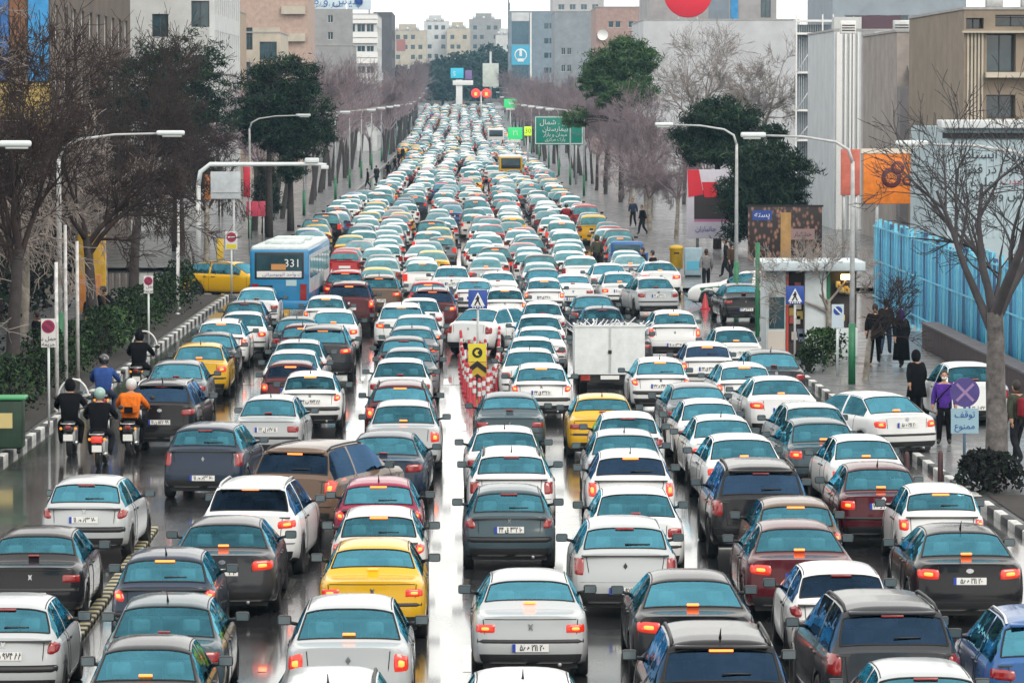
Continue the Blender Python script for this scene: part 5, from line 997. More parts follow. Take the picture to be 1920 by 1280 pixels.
MB().prism([(W * .0, z0 + H), (W * .2, z0 + H), (W * .28, z0 + H * .64), (W * .02, z0 + H * .60)], f - .022, f - .012).obj('printed_red_block', RB, p); MB().prism([(W * .25, z0 + H * .82), (W * .52, z0 + H * .82), (W * .50, z0 + H * .60), (W * .30, z0 + H * .60)], f - .029, f - .023).obj('printed_red_block', RB, p)
letters('lettering', fa('جانبازان'), .36, BLUE, p, (W * .32, f - .03, z0 + H * .14)); disc(MB(), .13, f - .02, f - .012, (W * .63, z0 + H * .15), 14).obj('printed_mark', BLUE, p)
# nut-pattern hoarding
NUT = bpy.data.materials.new('print_nuts'); NUT.use_nodes = True; t = NUT.node_tree; b_ = t.nodes['Principled BSDF']; vo = t.nodes.new('ShaderNodeTexVoronoi'); vo.inputs['Scale'].default_value = 5.5; tc = t.nodes.new('ShaderNodeTexCoord'); mp = t.nodes.new('ShaderNodeMapping'); mp.inputs['Scale'].default_value = (1, 1, .6); mp.inputs['Rotation'].default_value = (0, .5, 0); t.links.new(tc.outputs['Object'], mp.inputs[0]); t.links.new(mp.outputs[0], vo.inputs['Vector'])
cr = t.nodes.new('ShaderNodeValToRGB'); cr.color_ramp.elements[0].color = (.34, .17, .12, 1); cr.color_ramp.elements[0].position = .1; cr.color_ramp.elements[1].color = (.02, .01, .01, 1); cr.color_ramp.elements[1].position = .52; t.links.new(vo.outputs['Distance'], cr.inputs[0]); t.links.new(cr.outputs[0], b_.inputs['Base Color']); b_.inputs['Roughness'].default_value = .5
r, p, W, z0, z1, f = hoarding('nut_billboard', 'brown hoarding printed with heaped nuts and a tan pillar', 1402, 1541, 388, 490, 216, NUT); H = z1 - z0
pr('printed_pillar', .44, .58, .1, .98, mat('print_tan', (.42, .25, .09), rough=.5, noise=.2)); pr('printed_label', .58, .90, .40, .60, mat('print_mauve', (.3, .2, .2), rough=.5)); q = pr('printed_badge', .06, .32, .06, .24, BLUE); letters('lettering', fa('پسته'), .4, SWHITE, p, (W * .19, f - .025, z0 + H * .86)); letters('lettering', fa('آجیل') if 'آ' in _FORMS else fa('خشکبار'), .3, INK, p, (W * .74, f - .03, z0 + H * .5))
MB().box(-.06, W + .06, f - .01, .0, z1 + .004, z1 + .1).obj('top_rail', INK, r)
# wall with long Persian text
Y8 = 172; x0, x1 = bx(1776, 2010, Y8); r, W, H, D = building('corrugated_shed', 'pale corrugated shed wall with black Persian slogans behind the gnarled tree', x0, x1, Y8, Y8 + 14, zt(240, Y8), wallmat('pale_sheet', (.40, .50, .55), .16, .8), sgn=1, parapet=False)
MB().bbox(-.3, W + .3, -.5, 1.2, H - .02, H + .32, .04).obj('roof_edge', mat('eave_white', (.6, .64, .66), rough=.5), r); MB().box(-.2, W, -.12, -.003, H - .42, H - .2).obj('painted_eave_shadow', INK, r)  # solid black strip below the eave, painted in as its shadow
for a in np.arange(.2, W, .28): MB().box(a, a + .06, -.035, -.002, 3.0, H - .45).obj('rib', wallmat('pale_sheet', ()), r)
for t_, px, py, sz, m_ in ((fa('نیروی ایستادن'), 1862, 290, .52, INK), (fa('فردا در قدرت'), 1850, 318, .5, INK), (fa('ملت ها'), 1828, 342, .5, INK), (fa('وحدت'), 1902, 340, .42, SRED), (fa('دستکش و ماسک بزنید'), 1862, 366, .5, INK)): letters('lettering', t_, sz, m_, r, (onY(px, py, Y8)[0] - x0, -.05, zt(py, Y8) - r.location.z))
# kiosk on the east pavement
b = onZ(1430, 668, .13); kx0, ky = b[0] + .1, b[1]; kw = onY(1608, 600, ky)[0] - kx0; zk = zt(490, ky) - .12
k_ = empty('kiosk', (kx0, ky, .12), label='white news kiosk with an orange-red edge strip and open counter', cat='kiosk'); KW = mat('kiosk_white', (.60, .66, .68), rough=.5, noise=.08)
MB().bbox(0, kw * .22, 0, 2.6, 0, zk - .3, .02).obj('door_block', KW, k_); MB().box(.1, kw * .2, -.03, -.003, .9, 1.9).obj('door_window', PANE, k_); MB().box(.06, kw * .21, -.02, -.004, .05, .82).obj('door_panel', mat('kiosk_cream', (.6, .55, .5), rough=.5), k_)
MB().box(kw * .22 + .004, kw * .245, -.06, 2.6, 0, zk - .35).obj('edge_strip', mat('edge_red', (.5, .05, .03), rough=.45), k_); MB().box(kw * .25, kw * .42, .4, 2.6, 0, zk - .3).obj('shelf_back', mat('kiosk_dark', (.05, .04, .04), rough=.7), k_)
rk = random.Random(9)
for i in range(10):
    xx, zz = kw * rk.uniform(.26, .38), rk.uniform(.3, zk - .8); MB().box(xx, xx + .2, .33, .39, zz, zz + .26).obj('magazine', mat('magazine_%d' % (i % 4), [(.6, .6, .55), (.4, .1, .1), (.5, .4, .1), (.2, .25, .35)][i % 4], rough=.4), k_)
MB().bbox(kw * .42 + .01, kw * .66, -.02, 2.6, 0, zk - .3, .02).obj('front_panel', KW, k_); MB().box(kw * .66 + .01, kw * .70, -.03, 2.6, 0, zk - .3).obj('green_post', GREENP, k_)
MB().box(kw * .70 + .01, kw, .5, 2.6, 0, zk - .3).obj('display_back', mat('kiosk_dark', (.05, .04, .04)), k_); MB().bbox(kw * .70 + .01, kw, -.1, .48, 0, .9, .02).obj('counter', KW, k_)
for i in range(9):
    xx, zz = kw * rk.uniform(.72, .95), rk.uniform(1.0, zk - .7); MB().bbox(xx, xx + .16, .3, .46, zz, zz + .2, .03).obj('goods', mat('goods_%d' % (i % 3), [(.6, .35, .05), (.65, .5, .15), (.4, .15, .05)][i % 3], rough=.5), k_)
MB().bbox(-.2, kw + .2, -.5, 2.8, zk - .3, zk, .04).obj('roof', mat('kiosk_roof', (.5, .58, .62), rough=.5, noise=.1), k_); lamp_b = MB().bbox(kw * .82, kw * .92, .05, .2, zk - .6, zk - .42, .03).obj('lit_bulb', mat('kiosk_bulb', (1, .8, .4), emit=(1, .65, .25), es=6), k_)
MB().tube([(-.3, -.4, 0), (-.3, -.4, zk + .6)], .07, 8).obj('drain_post', GREENP, k_)
# blue site fence
FB = mat('fence_blue', (.04, .34, .62), rough=.45, noise=.25, nscale=2); FB2 = mat('fence_blue_pale', (.16, .55, .74), rough=.45, noise=.25, nscale=2); FBD = mat('fence_blue_dark', (.03, .10, .24), rough=.5, noise=.2)
fn = empty('site_fence', (16.2, 104, .12), label='tall bright blue sheet fence with bars along the east pavement', cat='fence')
pm_ = [MB().box(-.02, .02, .04, .93, .15, 3.4).mesh('fence_panel', m_) for m_ in (FB, FB2, FB, FBD)]; fp = MB().box(-.06, .06, -.04, .04, 0, 3.55).mesh('fence_post', FB2); fr_ = MB().tube([(-.09, .03, .3), (-.09, .03, 3.3)], .018, 5).mesh('fence_bar', FB2)
for i in range(64):
    y = i * .97; o = put('fence_panel', pm_[(i * 7) % 4], fn, (0, y, 0)); o.scale = (1, 1, 1 + .05 * math.sin(i)); 
    if i % 2 == 0: put('fence_post', fp, fn, (0, y, 0))
    for k in (.5,): put('fence_bar', fr_, fn, (0, y + k * .97, 0))
for z in (.5, 1.9, 3.2): MB().box(-.12, -.1, 0, 62, z, z + .06).obj('fence_rail', FB2, fn)
lw = empty('low_wall', (15.2, 100, .12), label='low dark planter wall running in front of the blue fence', cat='wall'); MB().bbox(0, .5, 0, 40, 0, .8, .03).obj('wall', mat('planter_dark', (.045, .03, .035), rough=.8, noise=.4, nscale=2, bump=.4), lw); MB().box(-.04, .54, -.02, 40.02, .802, .86).obj('coping', mat('planter_coping', (.10, .09, .10), rough=.7, noise=.3), lw)
# west shop fronts, glimpsed through the trees
SHOPM = [mat('shop_dark', (.03, .03, .035), rough=.5), mat('shop_ochre', (.55, .30, .03), rough=.5, noise=.2), mat('shop_orange', (.5, .16, .04), rough=.5, noise=.2), mat('shop_grey', (.3, .31, .33), rough=.6, noise=.2), mat('shop_plum', (.1, .05, .08), rough=.6)]
labs = ['dark shuttered shop front behind the tall shrubs', 'shop front with a wide yellow-ochre sign and curtains', 'shop front with an orange sign panel', 'grey shop front with a plain fascia', 'plum-coloured shop front beside the side street']
for i in range(5):
    y0 = 96 + i * 16.4; r, W, H, D = building('shop_front', labs[i], -34, -19.6, y0, y0 + 16, 5.4 + .5 * (i % 3), [BROWN, TAN, GREYW, DARKG, BROWN][i], sgn=-1, side=[(1 + k * 5, 5 + k * 5, .4, 3.2) for k in range(3)], fm=FRAME_D, mull=3)
    MB().bbox(W + .01, W + .5, .4, 15.6, 3.4, 4.9, .03).obj('fascia_sign', SHOPM[[0, 1, 2, 3, 4][i]], r); MB().box(W - 6, W - .4, -.08, -.002, 3.2, 4.8).obj('end_sign', SHOPM[[4, 1, 2, 1, 0][i]], r)
for i, (px, py, yy, w_, h_, c_) in enumerate(((172, 515, 150, 1.0, 2.6, (.60, .36, .03)), (168, 555, 148, .8, 1.3, (.5, .2, .05)), (400, 355, 222, .9, 1.3, (.55, .2, .05)), (463, 345, 225, .35, 1.6, (.5, .02, .05)), (480, 395, 228, 1.0, .8, (.5, .05, .1)), (413, 470, 205, .3, 1.0, (.6, .4, .03)))):
    c = onY(px, py, yy); x = c[0]; r = empty('hanging_sign', (x, yy, 0.1), label=['tall yellow banner hung between the bare trees', 'orange banner under the tall yellow one', 'orange shop sign behind the cantilever pole', 'narrow red vertical shop sign', 'pink shop awning sign beside the pine trunk', 'small yellow shop sign near the side street'][i], cat='sign')
    MB().bbox(-w_ / 2, w_ / 2, -.05, .05, c[2] - h_ / 2, c[2] + h_ / 2, .02).obj('panel', mat('hung_%d' % i, c_, rough=.5, noise=.3, nscale=2), r); MB().tube([(w_ * .4, .08, 0), (w_ * .4, .08, c[2] + h_ / 2)], .04, 6).obj('post', POLE, r)
b = onZ(433, 540, .0); r = empty('no_entry_sign', (onY(434, 448, 172)[0], 172, .12), label='no-entry sign with a yellow plate at the mouth of the side street', cat='sign'); zc = zt(452, 172)
MB().tube([(0, 0, 0), (0, 0, zc)], .035, 8).obj('post', LAMPM, r); p = MB().box(-.24, .24, -.06, -.04, zc - .45, zc + .28).obj('plate', SWHITE, r); disc(MB(), .2, -.068, -.061, (0, zc + .04), 20).obj('disc', SRED, p); MB().box(-.14, .14, -.074, -.069, zc + .01, zc + .07).obj('bar', SWHITE, p); MB().box(-.2, .2, -.068, -.061, zc - .42, zc - .24).obj('rule_plate', mat('plate_yellow', (.7, .6, .04)), p)
# white-barked poles in the west planting
for i, (px, pb, ptop) in enumerate(((107, 770, 500), (124, 740, 430), (146, 715, 460), (333, 590, 470), (335, 580, 380))):
    b = onZ(px, pb, .13); r = empty('cable_pole', (b[0], b[1], .12), label=['pale thin pole behind the no-parking sign', 'tall pale pole with peeling paint in the west planting', 'pale pole close to the green-footed lamp', 'short pale pole beside the dark hedge', 'tall pale pole next to the dark hedge'][i], cat='pole'); z = onY(px, ptop, b[1])[2]; MB().tube([(0, 0, 0), (0, 0, z)], [.06, .045], 8).obj('shaft', mat('pole_pale', (.55, .55, .56), rough=.7, noise=.35, nscale=5), r); MB().lathe([(.1, 0), (.1, .06), (.06, .1)], 10).obj('foot', STEEL, r)
# ================================================================ far street furniture
m_ = onY(861, 200, 1060); r = empty('billboard_mast', (m_[0], 1060, gz(1060)), label='white mast carrying turquoise and white boards far up the street', cat='billboard'); s = 1060 / 8000; z = lambda p: zt(p, 1060) - gz(1060)
MB().bbox(-6 * s, 6 * s, -.3, .3, 0, z(150), .05).obj('mast', WHITE, r); MB().bbox(-16 * s, 8 * s, -.6, -.3, z(147), z(128), .05).obj('turquoise_board', mat('far_turquoise', (.02, .36, .5), rough=.4, emit=(.03, .5, .7), es=.3), r); MB().bbox(-12 * s, 26 * s, -.6, -.3, z(160), z(151), .05).obj('white_board', WHITE, r); MB().bbox(11 * s, 24 * s, -.6, -.3, z(149), z(132), .05).obj('purple_board', mat('far_purple', (.2, .12, .3), rough=.5), r)
letters('lettering', 'S', 1.6, SWHITE, r, (-9 * s, -.62, z(139)))
c = onY(920, 141, 1120); r = empty('white_hoarding', (c[0], 1120, gz(1120)), label='tall pale hoarding beside the far evergreens', cat='billboard'); s = 1120 / 8000; MB().bbox(-15 * s, 15 * s, -.2, .2, zt(163, 1120) - gz(1120), zt(119, 1120) - gz(1120), .05).obj('panel', mat('far_white', (.55, .6, .55), rough=.5, noise=.15, nscale=.5), r); MB().tube([(0, .3, 0), (0, .3, 14)], .3, 8).obj('post', STEEL, r)
c = onY(902, 176, 900); r = empty('signal_board', (c[0], 900, gz(900)), label='pair of glowing red signs over the far carriageway', cat='sign'); s = 900 / 8000
for k in (-10, 10): MB().lathe([(.01, -.1), (.95, -.1), (1.0, 0), (.95, .1)], 16, 'y', (k * s, 0, zt(175, 900) - gz(900))).obj('red_disc', mat('glow_red', (.5, .02, .02), emit=(1, .06, .04), es=.7), r); MB().box(k * s - .3, k * s + .3, -.16, -.1, zt(177, 900) - gz(900) - .3, zt(177, 900) - gz(900) + .4).obj('mark', mat('glow_amber', (.6, .3, .05), emit=(1, .5, .1), es=.9), r)
MB().tube([(0, .15, 0), (0, .15, zt(172, 900) - gz(900))], .15, 8).tube([(-1.8, .15, zt(175, 900) - gz(900)), (1.8, .15, zt(175, 900) - gz(900))], .1, 6).obj('post', STEEL, r)
c = onY(825, 201, 1040); r = empty('footbridge', (c[0], 1040, gz(1040)), label='pale footbridge deck crossing far up the street', cat='bridge'); s = 1040 / 8000; MB().bbox(-60 * s, 120 * s, -1, 1, zt(204, 1040) - gz(1040), zt(199, 1040) - gz(1040), .05).obj('deck', mat('far_deck', (.5, .55, .58), rough=.6), r)
for k in (-58, 118): MB().bbox(k * s - .3, k * s + .3, -.5, .5, 0, zt(203, 1040) - gz(1040), .05).obj('pier', CONC, r)
GLO = mat('glow_green', (.02, .3, .1), rough=.4, emit=(.05, .9, .25), es=.45); GLY = mat('glow_lime', (.4, .6, .02), rough=.4, emit=(.5, .9, .03), es=.7)
for px, py, yy, w_, h_, m2, lb in ((957, 194, 640, 1.9, 1.3, GLO, 'green lit shop sign with a white number on the far east side'), (966, 250, 470, 1.6, 1.3, GLO, 'green lit cross-street sign above the east queue'), (990, 246, 455, .75, .95, GLY, 'lime lit number sign next to the green direction sign')):
    c = onY(px, py, yy); r = empty('lit_sign', (c[0], yy, gz(yy)), label=lb, cat='sign'); zc = c[2] - gz(yy); MB().bbox(-w_ / 2, w_ / 2, -.12, .12, zc - h_ / 2, zc + h_ / 2, .03).obj('panel', m2, r); MB().tube([(0, .15, 0), (0, .15, zc)], .08, 6).obj('post', STEEL, r)
    if m2 is GLO: MB().box(-w_ * .35, w_ * .35, -.14, -.121, zc - h_ * .75, zc - h_ * .52).obj('white_strip', SWHITE, r); letters('lettering', '۲۱', .8, SWHITE, r, (0, -.13, zc))
    else: letters('lettering', '30', .7, INK, r, (0, -.13, zc))
# rooftop hoardings on the white banded offices
rh = empty('rooftop_hoarding', (onY(582, 20, 641)[0], 641, zt(27, 641)), label='wide white rooftop hoarding with blue Persian lettering', cat='billboard'); s = 641 / 8000
MB().bbox(0, 66 * s, -.2, 0, 8 * s, 40 * s, .03).obj('panel', mat('roof_board', (.55, .66, .75), rough=.45), rh); letters('lettering', fa('پلیس و مردم'), 1.9, mat('board_ink', (.03, .12, .35), rough=.5), rh, (33 * s, -.22, 25 * s)); letters('lettering', fa('شماره تماس'), .9, mat('board_ink2', (.03, .1, .2), rough=.5), rh, (33 * s, -.22, 17 * s))
for k in (4, 33, 62): MB().tube([(k * s, .1, 0), (k * s, .1, 38 * s)], .1, 6).obj('strut', STEEL, rh)
rh = empty('rooftop_hoarding', (onY(650, 20, 641)[0], 641, zt(27, 641)), label='square white rooftop hoarding with a blue arch emblem', cat='billboard'); MB().bbox(.1, 46 * s, -.2, 0, 8 * s, 40 * s, .03).obj('panel', mat('roof_board', ()), rh); MB().bbox(17 * s, 30 * s, -.32, -.21, 17 * s, 34 * s, .3).obj('emblem', BLUE, rh)
for k in (4, 42): MB().tube([(k * s, .1, 0), (k * s, .1, 38 * s)], .1, 6).obj('strut', STEEL, rh)
# ================================================================ traffic
CC = dict(white=(.74, .76, .77), silver=(.44, .47, .49), grey=(.15, .17, .19), dark=(.035, .038, .045), black=(.010, .010, .013), navy=(.018, .032, .06), teal=(.05, .085, .105), yellow=(.66, .38, .012), red=(.36, .015, .02), burgundy=(.075, .006, .012), brown=(.13, .085, .06), blue=(.03, .11, .30), magenta=(.26, .008, .05), pearl=(.62, .60, .58))
CN = dict(white='white', silver='silver', grey='grey', dark='dark grey', black='black', navy='dark navy', teal='slate-blue', yellow='yellow taxi', red='red', burgundy='burgundy', brown='brown', blue='blue', magenta='magenta-red', pearl='pearl white')
TN = dict(boxy_sedan='boxy saloon car', round_sedan='rounded saloon car', small_sedan='small saloon car', tall_sedan='tall saloon car', large_sedan='large saloon car', round_hatch='rounded hatchback', tall_hatch='tall hatchback', small_hatch='small hatchback', crossover='crossover', suv='sport utility car', wagon='estate car')
BS, RS_, SS, TSn, LS, RH, THn, SH, XO, SU, WG = 'boxy_sedan', 'round_sedan', 'small_sedan', 'tall_sedan', 'large_sedan', 'round_hatch', 'tall_hatch', 'small_hatch', 'crossover', 'suv', 'wagon'
# model, roof centre px, roof top px, colour, lit, yaw deg, privacy glass, what singles it out
CARS = [
 (RH, 180, 887, 'silver', 0, -3, 0, 'standing alone beside the rubber divider end'), (BS, 82, 982, 'black', 0, 0, 0, 'outside the rubber divider in the bus lane'),
 (RH, 28, 1108, 'silver', 0, 0, 0, 'half out of view in the bus lane'), (RH, 320, 1022, 'navy', 1, 0, 0, 'hugging the rubber divider'),
 (RS_, 323, 1108, 'teal', 0, 0, 0, 'beside the rubber divider behind the navy hatchback'), (SS, 288, 1186, 'dark', 1, 0, 0, 'last beside the rubber divider'),
 (LS, 430, 963, 'dark', 1, 0, 0, 'with oval boot badge behind the white crossover'), (XO, 490, 889, 'white', 1, -4, 1, 'with chrome rails next to the turning brown car'),
 (THn, 403, 788, 'navy', 0, -5, 0, 'behind the silver saloon near the motorcycles'), (SS, 514, 737, 'silver', 0, -3, 0, 'with a dark plate recess ahead of the brown car'),
 (RH, 585, 693, 'white', 1, 0, 0, 'just ahead of the small silver saloon'), (SH, 545, 678, 'burgundy', 1, 0, 1, 'squeezed beside the white hatchback'),
 (RS_, 553, 653, 'white', 0, 0, 0, 'behind the dark red row near the bus'), (RS_, 563, 634, 'silver', 1, 0, 0, 'in the row leading back from the bus'), (SH, 563, 614, 'burgundy', 1, 0, 0, 'in the row leading back from the bus'), (SS, 558, 592, 'teal', 0, 0, 0, 'in the row leading back from the bus'),
 (XO, 608, 608, 'dark', 1, 0, 0, 'to the right of the burgundy hatchback'), (RS_, 628, 578, 'white', 1, 0, 0, 'close behind the red crossovers'), (RH, 613, 552, 'white', 1, 0, 0, 'right behind the blue bus corner'),
 (XO, 318, 707, 'black', 0, -3, 1, 'with chrome strip beside the orange-clad rider'), (RS_, 338, 672, 'grey', 0, 0, 0, 'in front of the black kerbside crossover'), (RS_, 380, 640, 'yellow', 1, 0, 0, 'in the kerb lane'), (SS, 400, 620, 'dark', 0, 0, 0, 'ahead of the kerb-lane taxi'),
 (WG, 420, 595, 'white', 1, 0, 0, 'in the kerb lane ahead of the taxi'), (RS_, 462, 582, 'white', 1, 0, 0, 'one lane out from the white estate'), (RH, 462, 561, 'dark', 0, 0, 0, 'in the kerb lane near the side street'), (RS_, 485, 537, 'white', 0, 0, 0, 'tucked against the back of the blue bus'),
 (TSn, 758, 747, 'silver', 1, 0, 0, 'with diamond badge beside the wet open strip'), (WG, 752, 710, 'burgundy', 1, 0, 0, 'with roof rails ahead of the silver tall saloon'), (RS_, 752, 669, 'white', 0, 0, 0, 'with both mirrors showing near the delineators'), (BS, 767, 649, 'grey', 0, 0, 0, 'beside the delineator island'), (RH, 758, 628, 'dark', 0, 0, 0, 'beside the delineator island'), (BS, 773, 609, 'grey', 1, 0, 0, 'just past the delineator island'), (RS_, 781, 588, 'silver', 1, 0, 0, 'just past the delineator island'),
 (XO, 752, 572, 'white', 1, 0, 0, 'with strongly glowing lamps beyond the island'), (RS_, 787, 557, 'white', 0, 0, 0, 'beyond the island beside the turning saloon'), (XO, 811, 541, 'burgundy', 1, 0, 1, 'in the knot of red cars'), (SH, 803, 525, 'red', 1, 0, 0, 'in the knot of red cars'),
 (TSn, 862, 573, 'white', 0, -28, 0, 'turned across the lanes behind the crossing sign'), (SU, 657, 525, 'burgundy', 1, 0, 1, 'beside the front corner of the blue bus'), (XO, 663, 505, 'red', 1, 0, 0, 'ahead of the burgundy sport utility car'), (XO, 718, 513, 'brown', 1, 0, 0, 'between the red crossovers'),
 (LS, 727, 805, 'navy', 0, -2, 0, 'with red lamps ahead of the brown car nose'),
 (WG, 957, 833, 'white', 0, 0, 0, 'with black rails in the lane left of the island tip'), (RS_, 945, 795, 'white', 0, 0, 0, 'with wide mirrors in the middle lane'), (BS, 954, 732, 'teal', 0, 0, 0, 'directly behind the island'), (RH, 1013, 678, 'white', 1, 0, 0, 'with two glowing round lamps right of the island'), (RS_, 992, 650, 'white', 0, 0, 0, 'right of the island'), (SS, 1000, 629, 'white', 0, 0, 0, 'right of the island'), (BS, 1036, 610, 'white', 1, 0, 0, 'right of the island'), (RS_, 1010, 587, 'white', 0, 0, 0, 'past the crossing sign'), (SS, 1016, 563, 'white', 0, 0, 0, 'past the crossing sign'),
 (RH, 946, 537, 'white', 1, 0, 0, 'seen over the crossing sign'), (BS, 933, 507, 'white', 0, 0, 0, 'ahead of the hatchback over the crossing sign'), (SH, 1019, 519, 'white', 1, 0, 0, 'with high square lamps'), (RS_, 1010, 503, 'teal', 0, 0, 0, 'ahead of the high-lamped hatchback'), (BS, 1072, 512, 'white', 0, 0, 0, 'beside the high-lamped hatchback'),
 (RS_, 1110, 550, 'navy', 0, 0, 0, 'ahead of the navy hatchback'), (RH, 1127, 572, 'navy', 0, 0, 0, 'in the lane of the box truck'), (BS, 1168, 603, 'dark', 0, 0, 0, 'two ahead of the box truck'), (RS_, 1143, 637, 'white', 0, 0, 0, 'whose roof shows over the box truck'),
 (BS, 1126, 735, 'yellow', 0, 0, 0, 'close behind the white box truck'), (RH, 1173, 768, 'white', 0, 0, 0, 'behind the yellow taxi'), (RS_, 1167, 801, 'silver', 0, 0, 0, 'between two white hatchbacks'), (THn, 1177, 838, 'white', 1, 0, 1, 'with a bright high brake lamp'),
 (RH, 712, 890, 'magenta', 1, 0, 0, 'beside the turned brown car'), (RH, 713, 945, 'pearl', 1, 0, 0, 'in front of the big yellow taxi'), (BS, 703, 1005, 'yellow', 1, 0, 0, 'behind the pearl hatchback'), (TSn, 660, 1110, 'silver', 1, 0, 0, 'with diamond badge behind the big yellow taxi'), (WG, 622, 1246, 'silver', 0, 0, 0, 'of which only the roof shows'),
 (RH, 953, 903, 'teal', 0, 0, 0, 'with a clear plate in the middle lane'), (BS, 990, 1062, 'silver', 1, 0, 0, 'with black bumper strip in the middle lane'), (RS_, 978, 1248, 'white', 0, 0, 0, 'of which only the roof shows'),
 (RS_, 1185, 907, 'white', 0, 0, 0, 'ahead of the silver tall hatchback'), (THn, 1165, 963, 'silver', 0, 0, 0, 'with diamond badge and red upright lamps'),
 (SU, 1417, 860, 'black', 0, 0, 1, 'with roof rails and a pale roof'), (RH, 1485, 931, 'brown', 1, 0, 0, 'behind the black sport utility car'), (RS_, 1640, 866, 'burgundy', 1, 0, 0, 'behind the small white saloon'), (SH, 1750, 902, 'white', 1, 0, 0, 'with glowing amber lamps near the winter hedge'), (LS, 1788, 977, 'black', 1, 0, 0, 'with red ring lamps beside the winter hedge'), (LS, 1483, 970, 'burgundy', 1, 0, 0, 'with roof aerial behind the brown hatchback'), (LS, 1287, 1063, 'black', 1, 0, 0, 'ahead of the lit sport utility car'), (RH, 1563, 1048, 'white', 0, 0, 1, 'between two black cars'), (SU, 1695, 1101, 'dark', 0, 2, 1, 'with long roof rails and wide dark glass'), (SU, 1335, 1160, 'black', 1, 0, 1, 'with roof bars and flaring red lamps'), (RH, 1715, 1230, 'silver', 0, 0, 0, 'of which only the roof and glass show'), (XO, 1940, 1130, 'blue', 0, 0, 0, 'cut off at the winter hedge'),
 (RS_, 1618, 731, 'white', 1, 22, 0, 'turning in towards the east pavement'), (RS_, 1513, 752, 'silver', 0, 3, 0, 'behind the saloon with the clear plate'), (RS_, 1528, 783, 'teal', 1, 3, 0, 'with wide red lamps beside the turning white saloon'), (SS, 1605, 811, 'white', 1, 3, 0, 'with square red lamps beside the turning white saloon'), (LS, 1448, 702, 'white', 1, 3, 0, 'with round red lamps and a clear plate'), (RH, 1385, 676, 'white', 1, 3, 0, 'with a high amber brake lamp in the kerbward lane'), (RS_, 1437, 653, 'dark', 0, 3, 0, 'next to the crossing sign by the kiosk'), (SH, 1288, 643, 'white', 1, 2, 1, 'with a long dark rear glass'), (SS, 1370, 611, 'white', 1, 3, 0, 'near the kiosk door'), (THn, 1257, 579, 'white', 1, 2, 0, 'near the open corner by the police car'), (SS, 1320, 744, 'white', 0, 2, 0, 'in the second lane from the kiosk'), (BS, 1298, 714, 'grey', 0, 2, 0, 'in the second lane from the kiosk'), (SS, 1345, 774, 'white', 1, 2, 0, 'two ahead of the railed black sport utility car'), (RS_, 1380, 809, 'white', 1, 2, 0, 'ahead of the black sport utility car'), (RH, 1232, 667, 'white', 1, 1, 0, 'right beside the box truck'),
 (RS_, 1215, 517, 'silver', 0, 8, 0, 'pulled out by the open corner'), (LS, 1230, 488, 'white', 1, 3, 0, 'with a full-width lamp bar near the post box'), (SS, 1143, 508, 'white', 1, 2, 0, 'beside the silver saloon at the open corner'), (RS_, 1137, 492, 'white', 0, 2, 0, 'behind the blue pickup'), (RS_, 885, 497, 'white', 0, 0, 0, 'amid the far middle lanes'), (SH, 868, 520, 'white', 0, 0, 0, 'left of the crossing sign top'),
]
placed = []
def obb(k, x, y, rz):
    c = K[k].c; out = []
    for a, b in ((-c.W / 2, 0), (c.W / 2, 0), (c.W / 2, c.L), (-c.W / 2, c.L)): out.append((x + a * math.cos(rz) - b * math.sin(rz), y + a * math.sin(rz) + b * math.cos(rz)))
    return np.array(out)
def overlap(A, B, gap=.12):
    for P, Q in ((A, B), (B, A)):
        for i in range(4):
            e = P[(i + 1) % 4] - P[i]; n = np.array([e[1], -e[0]]); n /= np.linalg.norm(n); a, b = P @ n, Q @ n
            if a.min() > b.max() + gap or b.min() > a.max() + gap: return False
    return True
jobs = []
for i, (k, cx, ty, cl, lit, yaw, dk, ph) in enumerate(CARS):
    c = K[k].c; p = onZ(cx, ty, c.H); d = c.y3 - .3; rz = R(yaw); jobs.append([i, p[0] + math.sin(rz) * d, p[1] - math.cos(rz) * d, rz])
rsv = [('bus', -7.9, -5.5, 160, 172), ('truck', 3.0, 5.9, 118.5, 124.5)]
BOX = [np.array([(a, c), (b, c), (b, d), (a, d)]) for _, a, b, c, d in rsv]
jobs.sort(key=lambda j: j[2]); MOVED = []
brown_b = onZ(598, 826, 1.72); brown = [onY(540, 900, brown_b[1] - 1.6)[0], brown_b[1] - 1.6, R(-18)]; done = [obb(SU, *brown)] + BOX
for j in jobs:
    k = CARS[j[0]][0]
    for t in range(60):
        A = obb(k, j[1], j[2], j[3]); hit = [B for B in done if overlap(A, B)]
        if not hit: break
        dx = sum(np.sign(A[:, 0].mean() - B[:, 0].mean()) * (abs(A[:, 0].mean() - B[:, 0].mean()) > .9) for B in hit)
        if dx: j[1] += .06 * np.sign(dx)
        else: j[2] += .15
    if t: MOVED.append((CARS[j[0]][1:3], t))
    done.append(obb(k, j[1], j[2], j[3]))
import sys; sys.stderr.write('MOVED %s\n' % MOVED)
for j in jobs:
    k, cx, ty, cl, lit, yaw, dk, ph = CARS[j[0]]
    nm = {'yellow': 'taxi'}.get(cl, TN[k].replace(' ', '_')); base = (CN[cl] + (' ' + TN[k].replace(' car', '') if cl == 'yellow' else ' ' + TN[k]))
    K[k].make(nm, j[1], j[2], j[3], CC[cl], bool(lit), bool(dk), plate=j[0], label=(base + ' ' + ph), cat='taxi' if cl == 'yellow' else 'car', group='cars and taxis queued on the avenue')
K[SU].make('sport_utility_car', *brown, CC['brown'], True, True, plate=5, label='brown sport utility car turned across two lanes with a pale roof', cat='car', group='cars and taxis queued on the avenue')
